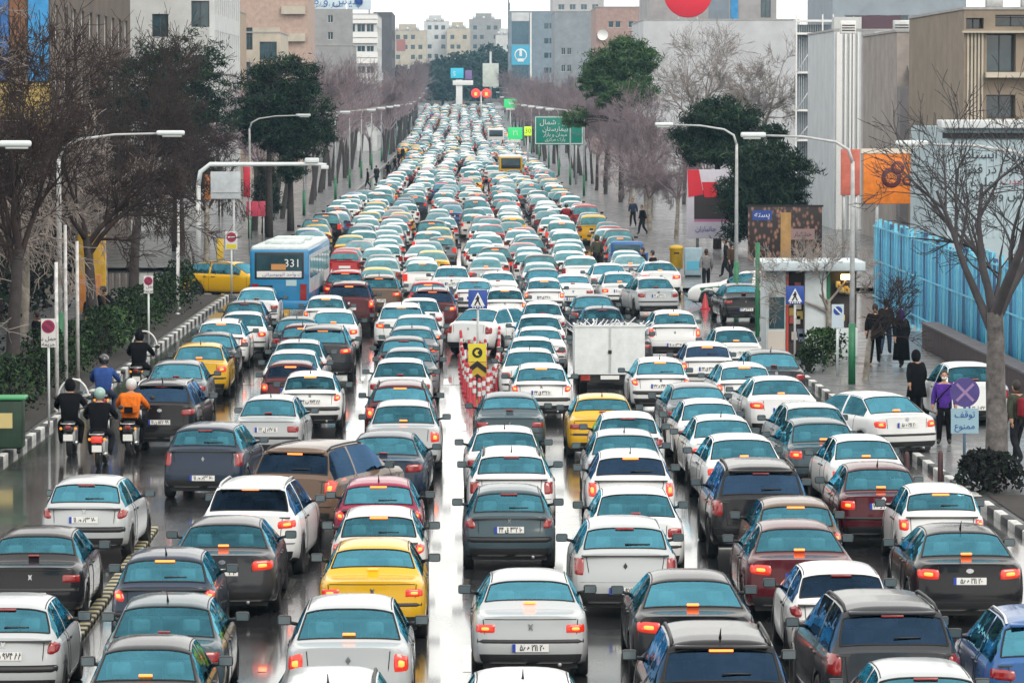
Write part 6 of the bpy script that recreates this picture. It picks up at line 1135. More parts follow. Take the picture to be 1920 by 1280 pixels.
# cars off the carriageway
b = onZ(428, 556, 0); K[WG].make('taxi', b[0] - 1.6, b[1] + .6, R(-118), CC['yellow'], False, False, plate=None, label='yellow estate taxi seen side-on in the side street by the hedge', cat='taxi')
b = onZ(1315, 580, 0); pol = K[LS].make('police_car', b[0] + 4.3, b[1] + 1.2, R(72), CC['white'], False, False, plate=None, label='white and green police car parked side-on at the open corner', cat='police car')
for sg in (1, -1):
    mb = MB(); c = K[LS].c; ys = np.linspace(1.0, 4.2, 14); P = [c.section(y) for y in ys]; g = []
    for q in P: g += [(sg * (q[5][0] + .006), 0, q[5][1] + .08), (sg * (q[8][0] + .006), 0, q[8][1])]
    g = [(a[0], ys[i // 2], a[2]) for i, a in enumerate(g)]; mb.add(g, [(2 * i, 2 * i + 2, 2 * i + 3, 2 * i + 1) for i in range(13)]); mb.obj('green_stripe', mat('police_green', (.0, .12, .06), rough=.35), pol)
b = onZ(1392, 604, 0); K[BS].make('saloon_car', b[0] + .1, b[1] - .6, R(4), CC['black'], False, False, plate=6, label='black boxy saloon parked in front of the police car', cat='car')
b = onZ(1330, 578, 0); r = empty('traffic_cone', (b[0] - .2, b[1] - .6, 0), label='small red traffic cone beside the police car wheel', cat='cone'); MB().lathe([(.16, .03), (.03, .6), (.001, .62)], 12).obj('cone', DR, r); MB().bbox(-.2, .2, -.2, .2, 0, .04, .01).obj('base', DR, r)
b = onZ(1835, 800, .13); K[TSn].make('saloon_car', b[0] + .0, b[1] + 0, R(4), CC['white'], False, False, plate=1, pz=.13, label='white tall saloon parked on the pavement behind the gnarled tree', cat='car')
# ---------------------------------------------------------------- blue city bus
BUSB = mat('bus_blue', (.015, .20, .42), rough=.35, noise=.12, nscale=1.5, coat=.4); BUSR = mat('bus_roof', (.55, .62, .62), rough=.5, noise=.15); BUSS = mat('bus_side', (.42, .46, .50), rough=.4, noise=.3, nscale=2)
def bus(name, lab, x, y, rz, L=11.5, W=2.45, H=3.05, blue=BUSB, side=BUSS, roofm=BUSR, detail=True, z=0.0):
    r = empty(name, (x, y, z), rz, label=lab, cat='bus'); w2 = W / 2
    MB().bbox(-w2, w2, 0, L, .42, H - .12, .10).obj('body', blue, r); MB().bbox(-w2 + .05, w2 - .05, .04, L - .05, H - .24, H, .10).obj('roof', roofm, r)
    fr_ = MB().bbox(-w2 + .18, w2 - .18, -.03, .05, H - 1.25, H - .24, .05).obj('rear_window_surround', BLACK, r); MB().box(-w2 + .27, w2 - .27, -.045, -.031, H - .92, H - .34).obj('rear_window', PANE, fr_)
    for sg in (1, -1):
        MB().box(*sorted((sg * w2, sg * (w2 + .015))), .25, L - .2, 1.0, H - .35).obj('side_panel', side, r)
        n = 7
        for i in range(n): MB().box(*sorted((sg * (w2 + .015), sg * (w2 + .028))), .5 + i * (L - 1) / n, .5 + (i + .86) * (L - 1) / n, 1.55, H - .5).obj('side_window', PANE, r)
        for yy in (2.6, L - 2.6): o = MB().lathe([(.25, -.14), (.46, -.14), (.5, -.1), (.5, .1), (.46, .14), (.25, .14), (.25, -.14)], 18, 'x', (sg * (w2 - .16), yy, .5)).obj('wheel', RUBBER, r)
    for sg in (1, -1): MB().box(*sorted((sg * (w2 - .32), sg * (w2 - .08))), -.03, .02, .75, 1.35).obj('tail_light', TAIL, r)
    MB().bbox(-w2 - .01, w2 + .01, -.07, .2, .40, .72, .04).obj('bumper', blue, r)
    if detail:
        t_ = MB().box(-w2 + .27, w2 - .27, -.055, -.032, H - 1.18, H - .95).obj('route_strip', SWHITE, r); letters('lettering', fa('شرکت واحد اتوبوسرانی'), .17, mat('strip_ink', (.1, .1, .3), rough=.5), t_, (.3, -.06, H - 1.07), sx=1.2); letters('lettering', '331', .42, SWHITE, r, (w2 - .62, -.05, H - .66)); MB().box(-.3, .25, -.055, -.046, H - .9, H - .68).obj('route_board', mat('board_amber', (.5, .24, .08), rough=.5), r)
        MB().box(-w2 + .25, -.2, -.02, .004, 1.62, 1.72).obj('vent', INK, r); MB().box(.2, w2 - .3, -.02, .004, 1.62, 1.72).obj('vent', INK, r); MB().box(-w2 + .3, -.25, -.02, .004, .95, 1.3).obj('grille', INK, r); MB().box(.25, .65, -.02, .004, 1.28, 1.5).obj('notice', mat('notice_pale', (.4, .55, .6), rough=.5), r)
        for yy in (2, 6): MB().bbox(-.7, .7, yy, yy + 1.6, H - .01, H + .14, .05).obj('roof_vent', roofm, r)
        for xx in (-.5, 0, .5): MB().box(xx - .03, xx + .03, .5, L - .5, H + .001, H + .03).obj('roof_rib', roofm, r)
    return r
bus('city_bus', 'blue city bus with route board and white roof in the west bus lane', onY(523, 500, 160)[0], 160.3, R(-2.2), 11.2, 2.22, 2.78)
YM = 405; bus('minibus', 'yellow minibus standing out over the far queue', onY(958, 320, YM)[0], YM, 0, 7, 2.2, 2.75, mat('minibus_yellow', (.6, .34, .01), rough=.4), mat('minibus_yellow', ()), WHITE, False)
YW = 668; bus('coach', 'white coach far up the avenue in the queue', onY(930, 262, YW)[0], YW, 0, 11, 2.5, 3.1, WHITE, WHITE, WHITE, False, gz(YW))
# ---------------------------------------------------------------- white box truck and blue pickup
TW = mat('truck_white', (.66, .70, .71), rough=.5, noise=.12, nscale=3); TB = mat('pickup_blue', (.02, .10, .30), rough=.4, noise=.15)
def pickup(name, lab, x, y, m, tall, rz=0.0):
    r = empty(name, (x, y, 0), rz, label=lab, cat='truck'); w2 = .98 if tall else .85; h = 1.95 if tall else 1.25
    MB().box(-w2, w2, 0, .05, .62, h).obj('tailgate', m, r); MB().box(-w2, -w2 + .05, .052, 2.4, .62, h).obj('side_board', m, r); MB().box(w2 - .05, w2, .052, 2.4, .62, h).obj('side_board', m, r); MB().box(-w2 + .052, w2 - .052, .052, 2.4, .62, .7).obj('bed_floor', BLACK, r)
    for sx in (-.02, .02): MB().box(sx - .012, sx + .012, -.012, -.002, .66, h - .04).obj('gate_seam', STEEL, r)
    MB().bbox(-.05, .05, -.05, -.012, 1.2, 1.3, .015).obj('latch', INK, r); MB().box(-w2 - .02, w2 + .02, -.03, .06, h + .002, h + .05).obj('gate_rim', TW if tall else m, r)
    MB().bbox(-.82, .82, 2.45, 4.3, .45, 1.15, .08).obj('cab', m, r); MB().bbox(-.74, .74, 2.5, 3.6, 1.1, 1.72, .14).obj('cab_top', m, r); MB().box(-.6, .6, 2.485, 2.499, 1.22, 1.58).obj('rear_window', PANE, r)
    MB().box(-.8, .8, .1, 4.2, .38, .6).obj('chassis', BLACK, r)
    for sg in (1, -1):
        MB().box(*sorted((sg * .55, sg * .82)), -.03, .05, .45, .6).obj('tail_light', TAIL, r)
        for yy in (.9, 3.5): MB().lathe([(.2, -.1), (.31, -.1), (.33, -.07), (.33, .07), (.31, .1), (.2, .1), (.2, -.1)], 16, 'x', (sg * .72, yy, .33)).obj('wheel', RUBBER, r)
    MB().box(-.26, .26, -.02, .0, .48, .59).obj('number_plate', PLATE, r); return r
c = onY(1144, 710, 119); tr_ = pickup('box_truck', 'white high-sided pickup loaded with scrap stuck behind the tall queue', c[0], 119.2, TW, True)
rk = random.Random(4); mb = MB()
for i in range(60): a = Vector((rk.uniform(-.9, .9), rk.uniform(.2, 2.2), 1.7)); mb.tube([a, a + Vector((rk.uniform(-.5, .5), rk.uniform(-.4, .4), rk.uniform(.1, .42)))], .02, 4)
tag(mb.obj('scrap_load', CHROME, tr_), kind='stuff')
b = onZ(1180, 528, 0); pickup('pickup_truck', 'blue pickup with people climbing on its back by the east kerb', b[0], b[1], TB, False)
# ---------------------------------------------------------------- the far queue
rf = random.Random(12); far = []; lanes = [-7.75, -5.55, -3.35, -1.15, 1.05, 3.25, 5.45, 7.55]
start = {0: 190, 1: 190, 2: 170, 3: 170, 4: 168, 5: 172, 6: 176, 7: 182}
pal = ['white'] * 38 + ['silver'] * 14 + ['pearl'] * 8 + ['grey'] * 6 + ['teal'] * 5 + ['dark'] * 4 + ['black'] * 4 + ['yellow'] * 10 + ['red'] * 8 + ['burgundy'] * 3 + ['blue'] * 3 + ['navy'] * 3
kp = [BS] * 5 + [RS_] * 7 + [SS] * 5 + [TSn] * 4 + [LS] * 3 + [RH] * 6 + [THn] * 2 + [SH] * 3 + [XO] * 3 + [SU] * 2 + [WG] * 1
for li, lx in enumerate(lanes):
    y = start[li] + rf.uniform(0, 4)
    while y < 1050:
        k = rf.choice(kp); c = K[k].c; x = lx + rf.uniform(-.4, .4) + .3 * math.sin(y / 37 + li * 2.1)
        bl = (abs(x - onY(958, 320, YM)[0]) < 2.1 and YM - 5.2 < y < YM + 7.4) or (abs(x - onY(930, 262, YW)[0]) < 2.2 and YW - 5 < y < YW + 11.6)
        A = obb(k, x, y, 0)
        bl = bl or (li == 0 and 318 < y < 600)
        if not bl and not any(abs(B[:, 1].mean() - y) < 14 and overlap(A, B, .2) for B in done):
            far.append((y, x, k, rf.choice(pal), rf.random() < .52, R(rf.uniform(-1.5, 1.5))))
        y += c.L + rf.choice([.9, 1.2, 1.5, 1.9, 2.6, 3.6, 5.0]) if y < 520 else c.L + rf.uniform(1.2, 4.8)
far.sort(); NF = 300 - len(CARS) - 5
for y, x, k, cl, lit, rz in far[:NF]:
    nm = 'taxi' if cl == 'yellow' else TN[k].replace(' ', '_')
    o = put(nm, K[k].lod_mesh(lit), None, (x, y, gz(y)), rz); o.color = (*CC[cl], 1)
    tag(o, '%s %s%s in the packed queue beyond the crossing' % (CN[cl], TN[k].replace(' car', '') if cl == 'yellow' else TN[k], ' with brake lights glowing' if lit else ''), 'taxi' if cl == 'yellow' else 'car', 'cars in the packed queue beyond the crossing')
mv, mf, mm, mc = [], [], [], []; nb = 0
for y, x, k, cl, lit, rz in far[NF:]:
    m = K[k].lod(lit); v = np.array(m.v); q = np.stack([v[:, 0] + x, v[:, 1] + y, v[:, 2] + gz(y) + (gz(y + 4) - gz(y)) / 4 * v[:, 1]], 1); mv.append(q)
    for f, mi in zip(m.f, m.m): mf.append(tuple(a + nb for a in f)); mm.append((6 if lit else 3) if mi == 3 else mi); mc.append(CC[cl])
    nb += len(v)
me = bpy.data.meshes.new('distant_traffic'); me.from_pydata(np.concatenate(mv).tolist(), [], mf)
for m_ in (PAINT_FAR, GLASS_FAR, BLACK, TAIL, BULB, PLATE, TAIL_ON): me.materials.append(m_)
me.polygons.foreach_set('material_index', mm); at = me.attributes.new('paint', 'FLOAT_COLOR', 'FACE'); at.data.foreach_set('color', np.concatenate([np.array(mc), np.ones((len(mc), 1))], 1).ravel().astype(np.float32))
me.polygons.foreach_set('use_smooth', [True] * len(me.polygons)); me.update()
put('distant_traffic', me, label='mass of cars filling the avenue far up the hill', cat='traffic', kind='stuff')
print('FAR', len(far), NF, 'cars', len(CARS))
# ================================================================ people and motorcycles
SKIN = mat('skin', (.42, .24, .16), rough=.55); HAIRM = mat('hair', (.015, .012, .01), rough=.6); SHOE = mat('shoe_leather', (.02, .018, .018), rough=.5)
CLOTH = {k: mat('cloth_' + k, c, rough=.9, spec=.1, noise=.25, nscale=9, bump=.3, bscale=30) for k, c in dict(black=(.006, .006, .008), purple=(.075, .03, .25), charcoal=(.016, .016, .02), jeans=(.03, .045, .08), orange=(.72, .17, .02), blue=(.03, .07, .24), red=(.22, .02, .03), brown=(.06, .04, .03), olive=(.05, .055, .04), grey=(.16, .16, .17)).items()}
def skin_mesh(V, E, root=(0,), sub=1):
    """V: list of (co, radius); grows a continuous skin over the joints"""
    me = bpy.data.meshes.new('bones'); me.from_pydata([v[0] for v in V], E, []); o = bpy.data.objects.new('bones', me); COL.objects.link(o)
    o.modifiers.new('skin', 'SKIN').use_smooth_shade = True; s = o.modifiers.new('sub', 'SUBSURF'); s.levels = sub; s.render_levels = sub
    for i, v in enumerate(V): me.skin_vertices[0].data[i].radius = (v[1], v[1] * (v[2] if len(v) > 2 else 1)); me.skin_vertices[0].data[i].use_root = i in root
    dg = bpy.context.evaluated_depsgraph_get(); out = bpy.data.meshes.new_from_object(o.evaluated_get(dg)); bpy.data.objects.remove(o); return out
def figure(pose):
    """joints of a 1.72 m adult facing +y; returns mesh with slots jacket, trousers, skin, shoe"""
    J = {}; a = lambda n, p, r, k=1.0: J.__setitem__(n, (Vector(p), r, k))
    if pose == 'ride':
        a('pel', (0, 0, .86), .20, .85); a('wst', (0, .03, 1.02), .20, .85); a('chs', (0, .08, 1.25), .225, .8); a('nck', (0, .11, 1.45), .085); a('hd0', (0, .13, 1.53), .055)
        hip, knee, ank, toe = (.11, .02, .83), (.25, .38, .72), (.22, .22, .33), (.23, .42, .27); sh, el, wr = (.21, .09, 1.37), (.34, .28, 1.16), (.33, .58, 1.07)
    elif pose == 'walk':
        a('pel', (0, 0, .93), .165, .8); a('wst', (0, .01, 1.08), .165, .8); a('chs', (0, .03, 1.28), .19, .75); a('nck', (0, .04, 1.46), .075); a('hd0', (0, .05, 1.54), .052)
        hip, knee, ank, toe = (.09, 0, .9), None, None, None; sh, el, wr = (.18, .03, 1.40), (.24, .02, 1.14), (.24, .14, .92)
    else:
        a('pel', (0, 0, .93), .165, .8); a('wst', (0, .0, 1.08), .165, .8); a('chs', (0, .02, 1.28), .19, .75); a('nck', (0, .02, 1.46), .075); a('hd0', (0, .03, 1.54), .052)
        hip, knee, ank, toe = (.09, 0, .9), (.11, .02, .5), (.12, -.02, .09), (.14, .12, .04); sh, el, wr = (.18, .02, 1.40), (.25, -.02, 1.14), (.27, .03, .90)
    E_ = [('pel', 'wst'), ('wst', 'chs'), ('chs', 'nck'), ('nck', 'hd0')]; fingers = []
    for s, n in ((1, 'r'), (-1, 'l')):
        m = lambda p: (s * p[0], p[1], p[2]); h2, k2, a2, t2 = hip, knee, ank, toe
        if pose == 'walk': k2, a2, t2 = ((.10, .16, .53), (.10, .22, .10), (.11, .36, .06)) if s > 0 else ((.10, .02, .5), (.10, -.26, .14), (.11, -.16, .04))
        a('hip' + n, m(h2), .118); a('kne' + n, m(k2), .085); a('ank' + n, m(a2), .06); a('toe' + n, m(t2), .05, .8)
        e2, w2 = el, wr
        if pose == 'walk' and s < 0: e2, w2 = (.24, -.04, 1.14), (.25, -.1, .92)
        a('sho' + n, m(sh), .10); a('elb' + n, m(e2), .075); a('wri' + n, m(w2), .048)
        d = (Vector(w2) - Vector(e2)).normalized(); pm = Vector(w2) + d * .07; a('plm' + n, m(pm), .036, .6)
        E_ += [('pel', 'hip' + n), ('hip' + n, 'kne' + n), ('kne' + n, 'ank' + n), ('ank' + n, 'toe' + n), ('chs', 'sho' + n), ('sho' + n, 'elb' + n), ('elb' + n, 'wri' + n), ('wri' + n, 'plm' + n)]
        sd = d.cross(Vector((1, 0, 0))).normalized()
        for q, ln in ((-.024, .062), (-.008, .074), (.008, .07), (.024, .055)):
            b0 = pm + sd * q; b1 = pm + d * ln * .55 + sd * q * 1.2; b2 = pm + d * ln + sd * q * 1.2 + Vector((-.025, 0, -.01)); fingers.append([m(b0), m(b1), m(b2)])
        fingers.append([m(pm - d * .02 + sd * .02), m(pm + sd * .05 + d * .015), m(pm + sd * .055 + d * .045)])
    names = list(J); V = [(tuple(J[n][0]), J[n][1], J[n][2]) for n in names]; E = [(names.index(p), names.index(q)) for p, q in E_]; roots = [0]; fv = []
    for f in fingers:
        b = len(V); V += [(f[0], .011), (f[1], .010), (f[2], .007)]; E += [(b, b + 1), (b + 1, b + 2)]; roots.append(b)
    me = skin_mesh(V, E, set(roots)); bm = bmesh.new(); bm.from_mesh(me)
    hc = J['hd0'][0] + Vector((0, .03, .105)); hb = MB().ball(hc, .115, 14, 10, 0, (.70, .84, 1.05)); hb.ball(hc + Vector((0, .095, -.02)), .02, 8, 6, 0, (.8, 1, 1.4))
    for s in (1, -1): hb.ball(hc + Vector((s * .082, -.005, -.01)), .028, 8, 6, 0, (.4, .8, 1.2)); hb.ball(hc + Vector((s * .032, .088, .012)), .011, 6, 5, 1)
    hb.box(hc.x - .025, hc.x + .025, hc.y + .085, hc.y + .097, hc.z - .062, hc.z - .054, 1)
    vs = [bm.verts.new(v) for v in hb.v]
    for f, mi in zip(hb.f, hb.m):
        try: g_ = bm.faces.new([vs[i] for i in f]); g_.smooth = True; g_.material_index = 4 if mi else 2; g_.tag = True
        except ValueError: pass
    seg = [(J[p][0], J[q][0], p, q) for p, q in E_]
    for f in bm.faces:
        if f.tag: continue
        c = f.calc_center_median(); best = min(seg, key=lambda s_: (c - (s_[0] + (s_[1] - s_[0]) * max(0, min(1, (c - s_[0]).dot(s_[1] - s_[0]) / (s_[1] - s_[0]).length_squared)))).length); q = best[3]
        f.material_index = 3 if q.startswith('toe') else 1 if q[:3] in ('kne', 'ank', 'hip') and not (q[:3] == 'hip' and c.z > J['pel'][0].z + .02) else 2 if q[:3] in ('plm', 'hd0') else 0
        if best[2][:3] == 'wri' or min((c - J['plm' + n][0]).length for n in 'rl') < .12: f.material_index = 2
    me.materials.clear()
    for m_ in (CLOTH['black'], CLOTH['charcoal'], SKIN, SHOE, HAIRM): me.materials.append(m_)
    bm.to_mesh(me); bm.free()
    for p in me.polygons: p.use_smooth = True
    return me, hc
FIG = {p: figure(p) for p in ('stand', 'walk', 'ride')}
HAIR = {}
def hair_mesh(hc, kind):
    mb = MB()
    if kind == 'hair':
        mb.ball(hc + Vector((0, -.018, .022)), .122, 14, 10, 0, (.74, .84, 1.02)); mb.f, mb.m, mb.sm = map(list, zip(*[(f, m, s) for f, m, s in zip(mb.f, mb.m, mb.sm) if sum(mb.v[i][2] for i in f) / len(f) > hc.z + .0 or sum(mb.v[i][1] for i in f) / len(f) < hc.y - .02]))
    elif kind == 'scarf':
        mb.ball(hc + Vector((0, -.015, .0)), .14, 14, 10, 0, (.78, .84, 1.1)); mb.f, mb.m, mb.sm = map(list, zip(*[(f, m, s) for f, m, s in zip(mb.f, mb.m, mb.sm) if sum(mb.v[i][1] for i in f) / len(f) < hc.y + .05])); mb.lathe([(.09, hc.z - .1), (.17, hc.z - .24), (.2, hc.z - .32)], 14, o=(0, hc.y - .03, 0))
    elif kind == 'hood': mb.ball(hc + Vector((0, -.03, .0)), .155, 14, 10, 0, (.85, .9, 1.1)); mb.f, mb.m, mb.sm = map(list, zip(*[(f, m, s) for f, m, s in zip(mb.f, mb.m, mb.sm) if sum(mb.v[i][1] for i in f) / len(f) < hc.y + .06]))
    else: mb.ball(hc + Vector((0, -.01, .02)), .155, 16, 12, 0, (.88, 1, .95)); mb.box(hc.x - .1, hc.x + .1, hc.y + .12, hc.y + .15, hc.z - .03, hc.z + .06, 1)
    return mb
def person(lab, x, y, rz, pose='stand', top='black', leg='charcoal', head='hair', headm=None, z=.13, s=1.0, coat=None, extra=None, group=None):
    me, hc = FIG[pose]; r = empty('person', (x, y, z), rz, label=lab, cat='person', group=group); r.scale = (s, s, s); o = put('body', me, r)
    for i, m_ in ((0, CLOTH[top]), (1, CLOTH[leg])): o.material_slots[i].link = 'OBJECT'; o.material_slots[i].material = m_
    hair_mesh(hc, head).obj({'hair': 'hair', 'scarf': 'headscarf', 'hood': 'hood'}.get(head, 'helmet'), [headm or (HAIRM if head == 'hair' else CLOTH[top]), BLACK], r)
    if coat:
        z1, z0, w0 = 1.38, coat, .27
        MB().lathe([(.12, 1.46), (.2, z1), (.215, 1.2), (.21, 1.0), (w0, z0), (w0 - .02, z0)], 18).obj('coat', CLOTH[top], r)
        for v in r.children[-1].data.vertices: v.co.y = v.co.y * .72 + .01
    else:
        if pose == 'stand': MB().lathe([(.175, 1.3), (.18, 1.1), (.185, .9), (.17, .88)], 18).obj('jacket_hem', CLOTH[top], r); [setattr(v.co, 'y', v.co.y * .74) for v in r.children[-1].data.vertices]
    if extra: extra(r, hc)
    return r
def mask_bag(r, hc):
    MB().ball(hc + Vector((0, .055, -.05)), .062, 10, 8, 0, (1, .75, .75)).obj('face_mask', SWHITE, r); MB().tube([(-.17, .1, 1.42), (.0, .165, 1.25), (.17, .12, 1.05), (.24, .02, .98)], .016, 5).obj('bag_strap', CLOTH['black'], r)
def bag(r, hc): MB().bbox(-.16, .16, -.34, -.16, 1.02, 1.42, .05).obj('backpack', CLOTH['red'], r)
b = onZ(1770, 833, .13); person('man in a purple jacket and white face mask standing by the turning car', b[0], b[1], R(172), 'stand', 'purple', 'black', 'hair', extra=mask_bag)
b = onZ(1736, 800, .13); person('person in a long black coat behind the man in purple', b[0], b[1] + 2.2, R(20), 'walk', 'black', 'charcoal', 'hood', coat=.6)
b = onZ(1640, 682, .13); person('tall person in a black coat walking past the pollarded tree', b[0], b[1], R(-10), 'walk', 'black', 'black', 'hair', coat=.75, s=1.05)
b = onZ(1690, 690, .13); person('woman in a black cloak and purple scarf on the east pavement', b[0], b[1], R(15), 'walk', 'black', 'black', 'scarf', CLOTH['purple'], coat=.25)
b = onZ(1672, 672, .13); person('person in a charcoal jacket walking beside the cloaked woman', b[0], b[1] + 2, R(-15), 'walk', 'charcoal', 'jeans', 'hair')
b = onZ(1908, 868, .13); person('person with a red backpack half hidden by the gnarled trunk', b[0], b[1], R(30), 'walk', 'olive', 'charcoal', 'hair', extra=bag, s=1.05)
b = onZ(1225, 548, .13); person('dark clad man standing at the kerb by the blue pickup', b[0], b[1], R(60), 'stand', 'black', 'black', 'hair')
b = onZ(1212, 540, 0); person('man in a charcoal coat leaning over the blue pickup bed', b[0] - .1, b[1] + .3, R(100), 'walk', 'charcoal', 'jeans', 'hair', z=0)
b = onZ(1131, 520, 0); person('person in an olive jacket walking between the queued cars', onZ(1126, 520)[0], 203.0, R(5), 'walk', 'olive', 'charcoal', 'hood', z=0)
for i, (px, py, t_) in enumerate(((1322, 545, 'grey'), (1372, 528, 'brown'), (1362, 520, 'charcoal'), (1205, 440, 'black'), (1187, 425, 'jeans'))):
    b = onZ(px, py, .13); person('%s clad pedestrian on the east pavement under the hoardings' % ['grey', 'brown', 'charcoal', 'black', 'denim'][i], max(b[0], kr(b[1]) + 1), b[1], R(40 * i), 'walk', t_, 'charcoal', 'hair')
for i, (px, py) in enumerate(((740, 322), (755, 300), (728, 336), (706, 345), (748, 312), (772, 275), (690, 352))):
    b = onZ(px, py, 0); person('dark clad pedestrian walking in the clear strip on the far west side', b[0], b[1], R(25 * i - 60), 'walk', ['black', 'charcoal'][i % 2], 'black', 'hair', z=gz(b[1]), group='pedestrians in the far west strip', coat=.6 if i % 2 else None)
for i, (px, py, yy) in enumerate(((248, 640, 0), (170, 655, 0), (60, 700, 0), (205, 640, 0))):
    b = onZ(px, py, .13); person(['dark clad pedestrian beside the thin sign post in the planting', 'pedestrian in a charcoal coat near the green lamp foot', 'pedestrian in black beyond the waste container', 'pedestrian in a brown jacket by the pale pole'][i], min(b[0], kl(b[1]) - 2.2), b[1] + 2, R(30 * i), 'walk', ['black', 'charcoal', 'black', 'brown'][i], 'charcoal', 'hair', coat=.6 if i < 2 else None)
# ---------------------------------------------------------------- motorcycles with riders
WS = glass_mat('bike_screen', (.75, .78, .8), (.8, .9, 1), .1)
def motorcycle(lab, x, y, rz, body, screen=False, tail=TAIL, big_tail=False):
    r = empty('motorcycle', (x, y, 0), rz, label=lab, cat='motorcycle', group='motorcycles filtering along the west kerb')
    for yy in (.32, 1.6):
        wv = MB().lathe([(.2, -.055), (.285, -.055), (.305, -.03), (.305, .03), (.285, .055), (.2, .055), (.2, -.055)], 20, 'x', (0, yy, .305)).obj('wheel', RUBBER, r); q = MB().lathe([(.03, -.04), (.03, .04)], 8, 'x', (0, yy, .305), cap=True)
        for k in range(6): q.box(-.015, .015, -.012, .012, .02, .21, 0, Matrix.Translation((0, yy, .305)) @ Matrix.Rotation(k * math.pi / 3, 4, 'X'))
        q.obj('rim', CHROME, wv)
    MB().bbox(-.13, .13, .05, .85, .70, .84, .05).obj('seat', RUBBER, r); MB().bbox(-.15, .15, .82, 1.22, .66, .95, .08).obj('tank', body, r); MB().bbox(-.12, .12, .62, 1.2, .28, .62, .05).obj('engine', STEEL, r)
    MB().bbox(-.12, .12, -.02, .3, .58, .72, .04).obj('rear_mudguard', body, r); MB().tube([(-.08, 1.6, .3), (-.09, 1.42, .8), (-.1, 1.36, 1.02)], .03, 6).tube([(.08, 1.6, .3), (.09, 1.42, .8), (.1, 1.36, 1.02)], .03, 6).obj('fork', STEEL, r)
    MB().tube([(-.38, 1.18, 1.06), (-.3, 1.26, 1.08), (-.1, 1.36, 1.03), (.1, 1.36, 1.03), (.3, 1.26, 1.08), (.38, 1.18, 1.06)], .017, 6).obj('handlebar', BLACK, r)
    for s in (1, -1):
        m_ = MB().tube([(s * .28, 1.27, 1.08), (s * .36, 1.3, 1.26)], .009, 5); m_.ball((s * .39, 1.3, 1.31), .07, 10, 7, 0, (1, .35, .75)); m_.obj('mirror', BLACK, r)
        MB().ball((s * .17, .02, .68), .035, 8, 6).obj('indicator', AMBER, r)
    w_ = .13 if big_tail else .07; MB().bbox(-w_, w_, -.07, .02, .60 if big_tail else .66, .76, .03).obj('tail_light', tail, r); MB().box(-.11, .11, -.05, -.03, .40, .55).obj('number_plate', PLATE, r)
    MB().tube([(.15, .95, .3), (.17, .4, .3), (.18, .0, .36)], [.03, .045, .05], 8).obj('exhaust', CHROME, r); MB().tube([(-.16, .0, .84), (-.16, -.12, .80), (.16, -.12, .80), (.16, .0, .84)], .014, 5).obj('grab_rail', CHROME, r)
    if screen:
        p = []; n = 14
        for i in range(n + 1):
            a = math.pi * i / n; p.append((.36 * math.cos(a), 1.42, 1.28 + .46 * math.sin(a)))
        q = MB(); q.add(p + [(v[0] * .9, 1.3, 1.05) if j in (0, n) else (v[0], 1.40, 1.28) for j, v in enumerate(p)], [(i, i + 1, n + 2 + i, n + 1 + i) for i in range(n)]); sc = q.obj('windscreen', WS, r); MB().tube(p, .022, 6).obj('screen_rim', WHITE, sc)
    return r
def rider(lab, m, top, leg, head, headm, extra=None):
    y, x, rz = m.location.y, m.location.x, m.rotation_euler.z; d = .42; return person(lab, x - math.sin(rz) * d, y + math.cos(rz) * d, rz, 'ride', top, leg, head, headm, z=0.02, extra=extra)
def courier(r, hc): MB().bbox(-.2, .2, -.30, -.06, 1.0, 1.44, .06).obj('backpack', CLOTH['orange'], r); MB().bbox(-.1, .1, -.33, -.3, 1.02, 1.16, .02).obj('bag_pocket', CLOTH['black'], r)
HS = mat('helmet_silver', (.5, .52, .53), rough=.25, coat=.6); HG = mat('helmet_green', (.25, .4, .36), rough=.3, coat=.6); HB = mat('helmet_black', (.015, .015, .02), rough=.2, coat=.8)
DK = mat('bike_black', (.012, .012, .015), rough=.3, coat=.5); DRd = mat('bike_red', (.3, .02, .02), rough=.3, coat=.5)
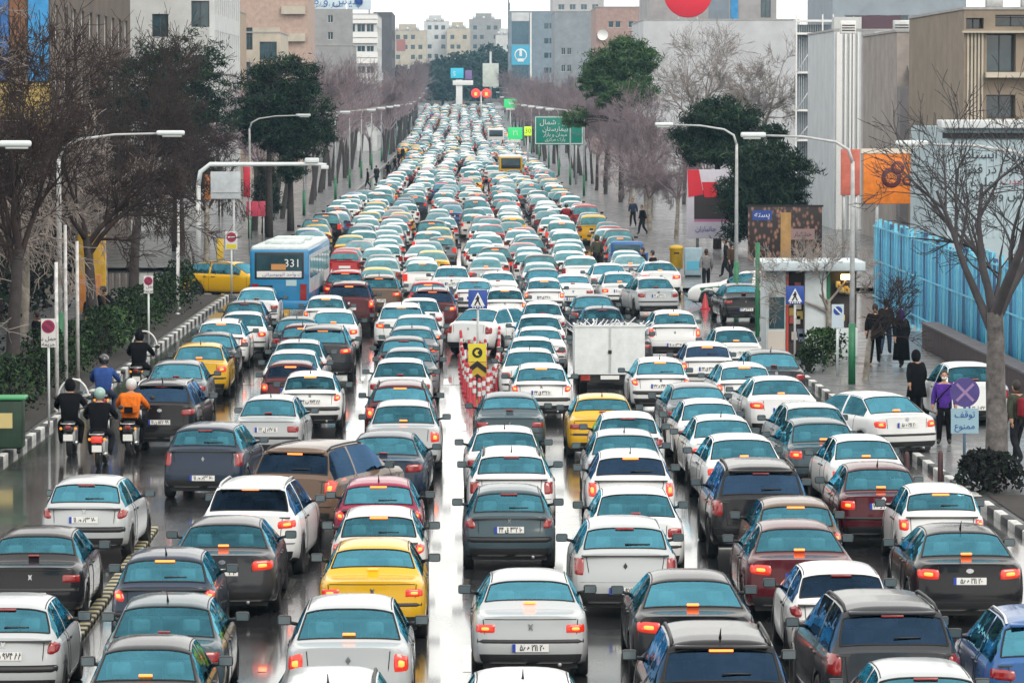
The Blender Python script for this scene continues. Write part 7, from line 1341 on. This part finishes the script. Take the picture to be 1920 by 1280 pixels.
for px, py, rz, bd, scr, tl, bt, lb, rl, top, leg, hd, hm, ex in (
    (128, 858, 0, DK, True, TAIL, False, 'black motorcycle with a rimmed windscreen nearest the no-parking post', 'rider hunched in a black hooded coat by the no-parking post', 'black', 'black', 'hood', None, None),
    (182, 880, -2, DK, False, TAIL_ON, True, 'motorcycle with a big red tail lamp and pale plate', 'rider in black with a grey-green helmet', 'black', 'charcoal', 'helmet', HG, None),
    (240, 858, -4, DK, False, TAIL, False, 'black motorcycle of the courier beside the black crossover', 'courier with an orange pack and silver helmet', 'orange', 'black', 'helmet', HS, courier),
    (190, 800, -3, DRd, False, TAIL, False, 'motorcycle of the rider in blue ahead of the red-lamped one', 'rider in a blue jacket ahead of the others', 'blue', 'jeans', 'helmet', HB, None),
    (256, 742, -5, DK, True, TAIL, False, 'black motorcycle with a rimmed windscreen beside the kerb-lane cars', 'rider in a black hood beside the kerb-lane cars', 'black', 'charcoal', 'hood', None, None)):
    b = onZ(px, py, 0); m = motorcycle(lb, b[0], b[1], R(rz), bd, scr, tl, bt); rider(rl, m, top, leg, hd, hm, ex)
b = onZ(1080, 441, 0); m = motorcycle('motorcycle with a red lamp threading the far east lane', 6.55, 262, 0, DRd, False, TAIL_ON, True); rider('rider in a red jacket in the far east lane', m, 'red', 'black', 'helmet', HB)
# ================================================================ city haze
hm = bpy.data.materials.new('haze'); hm.use_nodes = True; t = hm.node_tree; t.nodes.clear(); o_ = t.nodes.new('ShaderNodeOutputMaterial'); v = t.nodes.new('ShaderNodeVolumePrincipled')
v.inputs['Color'].default_value = (.42, .72, .98, 1); v.inputs['Density'].default_value = .00013; v.inputs['Anisotropy'].default_value = .1; t.links.new(v.outputs[0], o_.inputs['Volume'])
zmax = max((o.matrix_world @ Vector(c)).z for o in SC.objects if o.type == 'MESH' for c in [o.bound_box[6]]) if False else 62.0
MB().box(-150, 150, -12, 1560, -1.2, zmax).obj('haze', hm, kind='stuff', label='thin bluish city haze filling the street', cat='haze')
